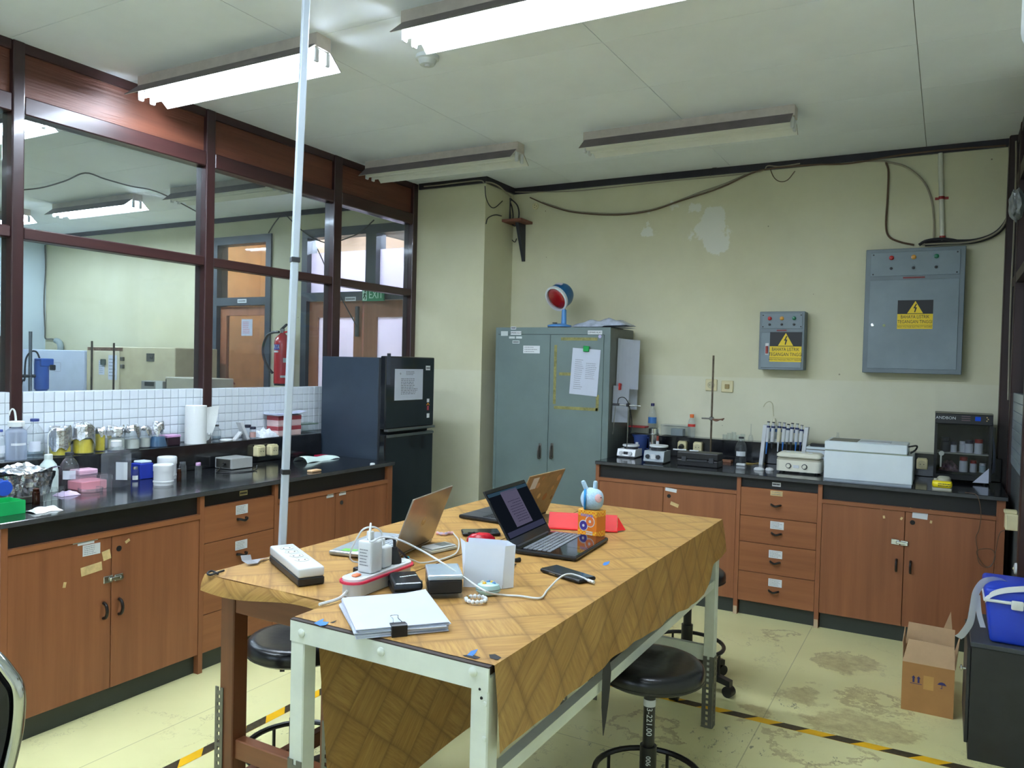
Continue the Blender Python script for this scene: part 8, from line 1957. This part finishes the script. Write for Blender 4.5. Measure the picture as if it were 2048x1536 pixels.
# ================================================================ RIGHT SIDE OF THE ROOM
# open carton
M_CTN = mat('cardboard', (176, 128, 76), .75, noise=.05); M_CTNI = mat('cardboard_inside', (182, 150, 112), .8)
x0, x1, y0, y1, zc = 3.662, 3.866, 3.88, 4.15, .216
t = thing('cardboard_box', 'open brown cardboard box standing on the floor in front of the back bench', 'carton', ((x0 + x1) / 2, (y0 + y1) / 2, 0))
for nm, lo, hi in (('front_panel', (x0, y0, 0), (x1, y0 + .004, zc)), ('back_panel', (x0, y1 - .004, 0), (x1, y1, zc)), ('side_panel', (x0, y0 + .004, 0), (x0 + .004, y1 - .004, zc)), ('side_panel', (x1 - .004, y0 + .004, 0), (x1, y1 - .004, zc)), ('bottom_panel', (x0 + .004, y0 + .004, 0), (x1 - .004, y1 - .004, .004))):
    bm = bmn(); box(bm, lo, hi); ob(nm, bm, M_CTN, t)
def flap(pts, dv):
    bm = bmn(); prism(bm, pts, dv); ob('flap', bm, M_CTNI, t)
flap([(x0, y0, zc), (x1, y0, zc), (x1 - .004, y0 + .045, zc + .085), (x0 + .02, y0 + .045, zc + .09)], (0, .003, 0))
flap([(x0, y1, zc), (x1, y1, zc), (x1 - .0, y1 + .03, zc + .09), (x0 + .01, y1 + .03, zc + .095)], (0, .003, 0))
flap([(x0, y0 + .004, zc), (x0, y1 - .01, zc), (x0 - .004, y1 - .02, zc + .085), (x0 - .004, y0 + .03, zc + .08)], (.003, 0, 0))
flap([(x1, y0 + .004, zc), (x1, y1 - .01, zc), (x1 + .02, y1 - .07, zc + .11), (x1 + .01, y0 + .10, zc + .09)], (.003, 0, 0))
flap([(x1 - .07, y1 + .035, zc + .02), (x1 - .005, y1 + .035, zc + .02), (x1 - .02, y1 + .045, zc + .17)], (0, .003, 0))
M_PRN = mat('print_blue', (60, 56, 110), .7)
F = FB((x0 + x1) / 2 - .045, y0, zc * .66)
bm = bmn()
for a in (-.011, .009):
    prism(bm, [(a - .008, .008, 0), (a + .008, .008, 0), (a, .018, 0)], (0, 0, .0006), F); box(bm, (a - .004, -.012, 0), (a + .004, .008, .0006), F)
box(bm, (-.024, -.018, 0), (.022, -.016, .0006), F)
o = ob('upright_arrows', bm, M_PRN, t); o['kind'] = 'stuff'
F = FB((x0 + x1) / 2 + .055, y0, zc * .64)
bm = bmn(); prism(bm, [(-.018, .002, 0), (-.010, .012, 0), (0, .015, 0), (.010, .012, 0), (.018, .002, 0)], (0, 0, .0006), F); box(bm, (-.0012, -.014, 0), (.0012, .002, .0006), F); box(bm, (-.006, -.014, 0), (.0, -.012, .0006), F)
o = ob('umbrella_mark', bm, M_PRN, t); o['kind'] = 'stuff'
bm = bmn(); box(bm, (x0 + .085, y0 - .0006, zc * .50), (x0 + .125, y0, zc * .78)); ob('tape_patch', bm, mat('parcel_tape', (196, 150, 84), .4), t)
# black cabinet
bx0, bx1, by0, by1, bz = 3.912, 4.32, 3.51, 3.95, .463
t = thing('black_cabinet', 'low black cabinet with a small knob at the right edge under the blue cooler', 'cabinet', ((bx0 + bx1) / 2, (by0 + by1) / 2, 0))
M_BC = mat('cabinet_black', (34, 35, 37), .45, noise=.12, nscale=12)
bm = bmn(); rbox(bm, (bx0, by0, .0), (bx1, by1, bz - .018), .002, 1); ob('carcass', bm, M_BC, t)
bm = bmn(); rbox(bm, (bx0 - .004, by0 - .003, bz - .018), (bx1, by1, bz), .002, 1); ob('top_board', bm, mat('cabinet_top', (58, 62, 68), .4), t)
bm = bmn(); rbox(bm, (bx0 - .014, by0 + .01, .06), (bx0 - .001, by1 - .01, bz - .03), .002, 1); d = ob('door', bm, M_BC, t)
P = onX(1931, 1373, bx0 - .02); bm = bmn(); lathe(bm, (0, 0, 0), [(.004, 0), (.004, .012), (.012, .014), (.012, .02), (0, .024)], 14, Matrix.Translation((bx0 - .014, by0 + .05, P.z)) @ Matrix.Rotation(-PI / 2, 4, 'Y')); ob('knob', bm, M_CHROME, d, smooth=True)
# blue cooler with white straps
M_COOL = mat('cooler_blue', (30, 62, 190), .35, noise=.04); M_STRAP = mat('strap_white', (206, 210, 212), .6)
cx0, cx1, cy0, cy1, cz0 = 3.955, 4.26, 3.535, 3.80, bz + .001
t = thing('cool_box', 'blue plastic cool box with white handle strap on the black cabinet', 'cool box', ((cx0 + cx1) / 2, (cy0 + cy1) / 2, cz0))
bm = bmn(); hh = .165
lo = [(cx0 + .018, cy0 + .012), (cx1 - .018, cy0 + .012), (cx1 - .018, cy1 - .012), (cx0 + .018, cy1 - .012)]; hi = [(cx0, cy0), (cx1, cy0), (cx1, cy1), (cx0, cy1)]
va = [bm.verts.new((x, y, cz0)) for x, y in lo]; vb = [bm.verts.new((x, y, cz0 + hh)) for x, y in hi]
bm.faces.new(va[::-1]); bm.faces.new(vb)
for k in range(4): bm.faces.new((va[k], va[(k + 1) % 4], vb[(k + 1) % 4], vb[k]))
bmesh.ops.bevel(bm, geom=list(bm.edges), offset=.012, segments=3, affect='EDGES', profile=.5)
ob('tub', bm, M_COOL, t, smooth=True)
bm = bmn(); rbox(bm, (cx0 - .006, cy0 - .006, cz0 + hh), (cx1 + .006, cy1 + .006, cz0 + hh + .05), .014, 3); ob('lid', bm, M_COOL, t, smooth=True)
bm = bmn(); rbox(bm, (cx0 - .010, cy0 - .010, cz0 + hh - .004), (cx1 + .010, cy1 + .010, cz0 + hh + .008), .004, 2); ob('rim', bm, M_WHITEPL, t, smooth=True)
def strap(pts, wd, nm, wdir):
    pts = smooth_pts(pts, 6); bm = bmn(); wv = Vector(wdir).normalized() * wd / 2
    vs = [[bm.verts.new(p_ - wv), bm.verts.new(p_ + wv)] for p_ in pts]
    for a, b in zip(vs, vs[1:]): bm.faces.new((a[0], a[1], b[1], b[0]))
    o = ob(nm, bm, M_STRAP, t, smooth=True)
S_ = lambda u, v, y: onY(u, v, y)
strap([S_(2010, 1160, 3.60), S_(1990, 1157, 3.60), S_(1968, 1163, 3.59), S_(1952, 1185, 3.58), S_(1946, 1215, 3.57), S_(1940, 1245, 3.56), S_(1925, 1268, 3.55), S_(1916, 1275, 3.54)], .034, 'strap', (0.6, .5, -.4))
strap([S_(1970, 1200, 3.53), S_(1985, 1188, 3.526), S_(2010, 1181, 3.525), S_(2048, 1178, 3.525), S_(2090, 1176, 3.525)], .022, 'strap', (0, .2, 1))
bm = bmn(); P = S_(2035, 1212, 3.52); rbox(bm, (P.x - .02, 3.515, P.z - .018), (P.x + .02, 3.527, P.z + .018), .005, 2, None); ob('buckle', bm, M_WHITEPL, t, smooth=True)
strap([S_(1955, 1190, 3.60), S_(1958, 1225, 3.60), S_(1966, 1255, 3.60)], .02, 'strap', (1, .3, 0))
# outlet and round button on the right partition wing, bag above
P = onX(2036, 1042, XR); t = thing('socket_box', 'cream socket box on the right partition above the blue cool box', 'socket', (XR, P.y, P.z))
yy = max(4.42, P.y); bm = bmn(); rbox(bm, (XR - .055, yy - .04, P.z - .045), (XR + .001, yy + .04, P.z + .035), .006, 2); ob('housing', bm, M_CREAMPL, t)
bm = bmn(); rbox(bm, (XR - .06, yy - .03, P.z + .035), (XR - .005, yy + .03, P.z + .05), .003, 1); ob('hinged_lid', bm, M_CREAMPL, t)
P = onX(2036, 1138, XR - .0); yy = max(4.335, min(P.y, 4.36)); bm = bmn(); z = onY(2036, 1138, 4.335).z
t = thing('door_stop', 'white round disc on the dark post at the right edge', 'disc', (XR - .012, 4.335, z)); Fk = Matrix.Translation((XR - .012, 4.335, z)) @ Matrix.Rotation(-PI / 2, 4, 'Y')
bm = bmn(); lathe(bm, (0, 0, 0), [(.028, 0), (.026, .008), (.012, .012), (0, .012)], 20, Fk); ob('disc', bm, M_WHITEPL, t, smooth=True)
bm = bmn(); lathe(bm, (0, 0, .012), [(.006, 0), (.005, .004), (0, .005)], 12, Fk); ob('screw_cover', bm, M_CREAMPL, t, smooth=True)
# ================================================================ ROOM BEHIND THE PARTITION
M_FB = mat('far_bench_top', (60, 58, 56), .4); M_FC = mat('far_cabinet', (150, 104, 74), .5)
def far_bench(label, lo, hi):
    t = thing('far_bench', label, 'bench', ((lo[0] + hi[0]) / 2, (lo[1] + hi[1]) / 2, 0))
    bm = bmn(); box(bm, (lo[0], lo[1], .86), (hi[0], hi[1], .9)); ob('top', bm, M_FB, t)
    bm = bmn(); box(bm, (lo[0] + .03, lo[1] + .03, 0), (hi[0] - .03, hi[1] - .0, .86)); ob('carcass', bm, M_FC, t)
far_bench('bench along the far wall carrying the ovens behind the partition', (-5.9, 4.80, 0), (onY(330, 770, 4.70).x - .01, 5.585, 0))
far_bench('bench on the far side of the partition below the blue stirrer', (-.72, 1.2, 0), (-.095, 4.6, 0))
ZB = .9
y0 = 5.0
xa, xb, z1 = onY(45, 740, y0).x, onY(168, 740, y0).x, onY(120, 700, y0).z
t = thing('white_cabinet_unit', 'pale blue white cabinet instrument standing left of the ovens', 'instrument', ((xa + xb) / 2, 5.2, ZB))
M_PW = mat('pale_instrument', (196, 206, 228), .5, noise=.03)
bm = bmn(); rbox(bm, (xa, y0, ZB), (xb, 5.5, z1), .006, 1); ob('body', bm, M_PW, t)
P = onY(115, 734, y0); bm = bmn()
for a, b in (((-.06, .045), (.06, .05)), ((-.06, -.05), (.06, -.045)), ((-.06, -.045), (-.055, .045)), ((.055, -.045), (.06, .045))): box(bm, (P.x + a[0], y0 - .002, P.z + a[1]), (P.x + b[0], y0, P.z + b[1]))
ob('panel_outline', bm, mat('outline_grey', (170, 172, 190), .5), t)
# muffle furnace
xa, xb, xm_, z1 = onY(173, 740, y0).x, onY(350, 740, y0).x, onY(245, 740, y0).x, onY(260, 694, y0).z
M_OV = mat('oven_cream', (200, 190, 158), .5, noise=.06, nscale=5)
t = thing('cream_oven', 'old cream metal oven with rusty top edge on the far bench', 'oven', ((xa + xb) / 2, 5.2, ZB))
bm = bmn(); rbox(bm, (xa, y0, ZB), (xb, 5.5, z1), .006, 1); ob('body', bm, M_OV, t)
zt2 = onY(215, 702, y0).z
bm = bmn(); rbox(bm, (onY(190, 740, y0).x, y0 - .012, ZB + .1), (onY(240, 740, y0).x, y0, zt2), .004, 1); dr = ob('door', bm, mat('oven_door', (214, 206, 178), .5), t)
bm = bmn(); box(bm, (xa + .02, y0 - .003, zt2 + .004), (xm_ + .0, y0, z1 - .008)); ob('rust_band', bm, mat('rust_band', (110, 84, 66), .7, noise=.3, nscale=30), t)
for u, v, hw, hh in ((203, 735, .06, .10), (225, 735, .09, .17)):
    P = onY(u, v, y0 - .014); plate('notice', FB(P.x, y0 - .0122, P.z), hw * 1.6, hh * 1.5, mat('notice_blue', (206, 214, 234), .7), dr); printed('printed_text', FB(P.x, y0 - .0122, P.z), hw * 1.3, hh * 1.2, 6, mat('pencil_ink', (120, 124, 130), .8), dr, int(u), hfrac=.2)
P = onY(207, 724, y0 - .012); bm = bmn(); rbox(bm, (P.x - .04, y0 - .016, P.z - .03), (P.x + .04, y0 - .012, P.z + .03), .01, 2, vertical_only=False); ob('gauge', bm, mat('gauge_green', (60, 76, 70), .4), dr)
for v in (718, 733):
    P = onY(247, v, y0); bm = bmn(); rbox(bm, (P.x - .015, y0 - .03, P.z - .02), (P.x + .02, y0, P.z + .02), .004, 1); ob('latch', bm, M_DULLSTEEL, t)
P = onY(301, 715, y0); bm = bmn(); box(bm, (P.x - .06, y0 - .004, P.z - .04), (P.x + .06, y0, P.z + .04)); ob('vent_plate', bm, M_DULLSTEEL, t)
bm = bmn(); cyl(bm, (P.x + .02, y0 - .004, P.z), (P.x + .02, y0 - .012, P.z), .014, seg=12); ob('vent_knob', bm, M_BLACKPL, t)
# grey meter in front of the sign
y0 = 4.86
xa, xb, z1 = onY(282, 770, y0).x, onY(326, 770, y0).x, onY(300, 762, y0).z
t = thing('grey_meter', 'grey bench meter in front of the cream oven', 'meter', ((xa + xb) / 2, 4.9, ZB))
bm = bmn(); rbox(bm, (xa, y0, ZB), (xb, y0 + .13, z1), .004, 1); ob('body', bm, mat('meter_grey', (140, 138, 134), .5), t)
P = onY(300, 768, y0); bm = bmn(); box(bm, (P.x - .08, y0 - .002, P.z - .02), (P.x + .06, y0, P.z + .02)); ob('display', bm, M_BLACKPL, t)
P = onY(318, 772, y0); plate('label_card', FB(P.x, y0, P.z), .10, .10, M_LABEL, t)
xa = onY(330, 770, 4.70).x; z1 = onY(360, 755, 4.70).z
t = thing('beige_case', 'beige steel case on the far bench below the yellow sign', 'case', (xa + .3, 4.84, 0))
bm = bmn(); rbox(bm, (xa, 4.70, .0), (xa + .6, 4.97, z1), .006, 1); ob('shell', bm, mat('beige_case', (186, 180, 164), .5), t)
bm = bmn(); box(bm, (xa + .01, 4.696, .9), (xa + .02, 4.70, z1 - .02)); ob('panel_edge', bm, M_DULLSTEEL, t)
P = onY(385, 730, B - .001); t = thing('warning_sign_board', 'small yellow and black warning sign on the far wall beside the middle post', 'sign', (P.x, B, P.z))
hazard_sign(t, FB(P.x, B, P.z), .27, .30, (('BAHAYA', -.085, .15), ('TEGANGAN TINGGI', -.255, .13), ('LISTRIK', -.43, .10)))
# blue overhead stirrer on a stand
t = thing('overhead_stirrer', 'blue overhead stirrer clamped to a steel rod beyond the partition', 'stirrer', (-.5, 2.40, ZB))
x = -.5
def q_(u, v, xx=x): return onX(u, v, xx)
a, b = q_(60, 663), q_(60, 785)
bm = bmn(); cyl(bm, (x, b.y, ZB), (x, b.y, a.z), .0085, seg=12); ob('rod', bm, mat('rod_grey', (130, 134, 140), .35, metal=.7), t, smooth=True)
bm = bmn(); rbox(bm, (x - .1, b.y - .1, ZB), (x + .1, b.y + .1, ZB + .015), .004, 1); ob('foot', bm, M_DARKPL, t)
c = q_(83, 750); z0, z1, zm = q_(83, 784).z, q_(83, 718).z, q_(83, 778).z
M_SB = mat('stirrer_blue', (52, 98, 186), .35)
bm = bmn(); lathe(bm, (x, c.y, 0), [(0, z0), (.025, z0), (.032, zm), (.036, zm), (.036, z1 - .02), (.034, z1 - .01), (0, z1 - .01)], 20); ob('motor_housing', bm, M_SB, t, smooth=True)
bm = bmn(); rbox(bm, (x - .03, c.y - .025, z1 - .04), (x + .04, c.y + .045, z1 + .004), .006, 2); ob('control_head', bm, M_SB, t)
bm = bmn(); rbox(bm, (x + .036, c.y + .02, z1 - .06), (x + .05, c.y + .05, z1 - .03), .004, 1); ob('dial', bm, M_DARKPL, t)
zc = q_(70, 752).z; bm = bmn(); cyl(bm, (x, b.y - .05, zc), (x, c.y - .03, zc), .009, seg=10); ob('clamp_arm', bm, M_DARKPL, t)
bm = bmn(); tube(bm, [q_(79, 716), q_(73, 704), q_(63, 703), q_(53, 715), q_(50, 735), q_(49, 760), q_(42, 775), Vector((x, q_(40, 780).y - .02, ZB + .02))], .005); ob('power_cord', bm, M_DARKPL, t, smooth=True)
for k, (u, v) in enumerate(((184, 682), (228, 686), (2, 672))):
    xx = -.45 if k < 2 else -.4; a = onX(u, v, xx)
    t = thing('support_rod', ('rusty support rod in front of the oven, the taller left one', 'rusty support rod in front of the oven, the right one', 'thin support rod at the left photo edge')[k], 'rod', (xx, a.y, ZB), 'support rods beyond the partition')
    bm = bmn(); cyl(bm, (xx, a.y, ZB + .012), (xx, a.y, a.z), .0058, seg=10); ob('rod', bm, MATS['rusty_rod'], t, smooth=True)
    bm = bmn(); rbox(bm, (xx - .06, a.y - .045, ZB), (xx + .06, a.y + .045, ZB + .012), .003, 1); ob('foot', bm, M_DARKPL, t)
# pipe stub and corner wire
a = onY(112, 685, B - .04); t = thing('pipe_elbow', 'white plastic pipe elbow on the far wall above the pale instrument', 'pipe', a)
bm = bmn(); tube(bm, [onY(u, v, B - .04) for u, v in ((112, 681), (118, 684), (121, 692), (121, 702))] + [Vector((onY(121, 702, B - .04).x, B - .04, 1.45))], .035, seg=10); ob('elbow', bm, mat('pipe_grey', (150, 164, 164), .4), t, smooth=True)
bm = bmn(); tube(bm, [onY(u, v, B - .02) for u, v in ((90, 490), (91, 540), (88, 600), (90, 660), (91, 677), (105, 678), (113, 682))], .008, seg=6); ob('wire', bm, M_DULLSTEEL, t, smooth=True)
# wires on the far wall and ceiling
cable([(560, 432), (548, 448), (537, 466)], .006, M_CABD, 'thin wire slanting down to the transom of the single door', .03, 'wires in the far room')
cable([(570, 428), (590, 448), (615, 470), (640, 482), (660, 486), (690, 478), (720, 465), (748, 440)], .006, M_CABD, 'thin wire drooping across the transom of the double door', .04, 'wires in the far room')
cable([(635, 498), (645, 520), (656, 545), (690, 610), (715, 655)], .005, M_CABD, 'thin wire hanging down in front of the double door', .035, 'wires in the far room')
cable([(30, 381), (80, 376), (130, 362), (170, 346), (210, 358), (260, 372), (303, 380), (340, 395), (400, 427)], .006, M_CABD, 'thin wire sagging under the far room ceiling', group='wires in the far room', plane=lambda u, v: onZ(u, v, H - .02))
# fire extinguisher
cx_ = onY(564, 700, B - .1).x; z0, zs, zt_ = onY(562, 771, B - .1).z, onY(562, 682, B - .1).z, onY(562, 668, B - .1).z
t = thing('fire_extinguisher', 'red fire extinguisher with black hose hung beside the single door', 'fire extinguisher', (cx_, B - .1, z0))
M_EXT = mat('extinguisher_red', (196, 22, 34), .25, coat=.4); c = Vector((cx_, B - .095, 0)); r = .078
bm = bmn(); lathe(bm, c, [(0, z0 + .02), (r, z0 + .02), (r, zs - .02), (r * .85, zs + .03), (r * .4, zs + .065), (r * .3, zt_ + .01), (0, zt_ + .01)], 24); ob('cylinder', bm, M_EXT, t, smooth=True)
bm = bmn(); lathe(bm, c, [(0, z0), (r * .95, z0), (r * .95, z0 + .02), (0, z0 + .02)], 20); ob('foot', bm, M_BLACKPL, t)
bm = bmn(); cyl(bm, c + Vector((0, 0, zt_)), c + Vector((0, 0, zt_ + .05)), .022, seg=12); ob('valve', bm, M_STEEL, t, smooth=True)
bm = bmn(); prism(bm, [(cx_ - .03, B - .105, zt_ + .045), (cx_ + .05, B - .105, zt_ + .10), (cx_ + .055, B - .105, zt_ + .085), (cx_ - .02, B - .105, zt_ + .03)], (0, .02, 0)); ob('lever', bm, M_BLACKPL, t)
bm = bmn(); prism(bm, [(cx_ - .01, B - .105, zt_ + .02), (cx_ + .07, B - .105, zt_ + .03), (cx_ + .07, B - .105, zt_ + .015), (cx_, B - .105, zt_ + .005)], (0, .02, 0)); ob('carry_handle', bm, M_EXT, t)
bm = bmn(); tube(bm, [onY(u, v, B - .14) for u, v in ((558, 664), (545, 665), (534, 672), (527, 690), (526, 705), (530, 722), (538, 737), (545, 746))], .013, seg=8); ob('hose', bm, M_BLACKPL, t, smooth=True)
def wrap(nm, zlo, zhi, a0, a1, mm):
    bm = bmn(); ang = math.atan2(CPOS.y - c.y, CPOS.x - c.x); grid(bm, lambda a, b: c + Vector((r * 1.008 * math.cos(ang + a0 + (a1 - a0) * a), r * 1.008 * math.sin(ang + a0 + (a1 - a0) * a), zlo + (zhi - zlo) * b)), 8, 1); ob(nm, bm, mm, t)
hE = zs - z0
wrap('blue_label', z0 + hE * .80, z0 + hE * .92, -1.4, -.35, mat('ext_blue', (60, 60, 170), .5)); wrap('white_label', z0 + hE * .52, z0 + hE * .62, .1, 1.3, M_LABEL); wrap('white_label', z0 + hE * .18, z0 + hE * .23, -.2, 1.2, M_LABEL); wrap('white_label', z0 + hE * .74, z0 + hE * .78, -1.4, -.5, M_LABEL)
ang = math.atan2(CPOS.y - c.y, CPOS.x - c.x) - .75
text('lettering', 'ATA', Matrix.Translation((c.x + r * 1.02 * math.cos(ang), c.y + r * 1.02 * math.sin(ang), z0 + hE * .86)) @ Matrix.Rotation(ang + PI / 2, 4, 'Z') @ Matrix.Rotation(PI / 2, 4, 'X'), .055, M_LABEL, t, sx=.7)
bm = bmn(); box(bm, (cx_ - .02, B - .02, z0 + .1), (cx_ + .02, B, zt_)); ob('wall_bracket', bm, M_DULLSTEEL, t)

# ceiling hung air conditioner whose rounded end just enters at the top right
a0 = onY(2041, 30, 2.0)
t = thing('air_conditioner', 'white rounded air conditioner end at the top right corner of the photo', 'air conditioner', (4.28, 2.0, 2.4))
ax, az = a0.x, a0.z
bm = bmn(); rbox(bm, (ax, 1.55, az - .10), (4.6, 2.02, az + .16), .05, 5); ob('casing', bm, mat('ac_white', (200, 206, 204), .35, noise=.02), t, smooth=True)
bm = bmn(); box(bm, (ax + .06, 1.60, az - .104), (4.55, 1.90, az - .098)); ob('louvre', bm, M_DARKPL, t)
bm = bmn(); box(bm, (4.58, 1.6, az - .06), (XR2, 1.97, az + .12)); ob('wall_bracket', bm, M_DULLSTEEL, t)
# grey plastic bag hung on the right partition
p_ = onX(2044, 398, XR - .03); bm = bmn(); rnd = random.Random(8)
bmesh.ops.create_icosphere(bm, subdivisions=3, radius=1.0)
for v_ in bm.verts:
    k = 1 + .18 * math.sin(v_.co.x * 7 + v_.co.z * 5) * math.cos(v_.co.y * 6) + rnd.uniform(-.05, .05)
    v_.co = Vector((XR - .052 + v_.co.x * .034 * min(k, 1.1), p_.y + v_.co.y * .11 * k, p_.z - .02 + v_.co.z * .085 * k * (1.0 if v_.co.z < 0 else .8)))
solo('hung_plastic_bag', bm, mat('bag_grey', (120, 124, 124), .3, noise=.2, nscale=25), 'grey plastic bag hung high on the partition at the right edge', 'bag', (XR - .05, p_.y, p_.z))
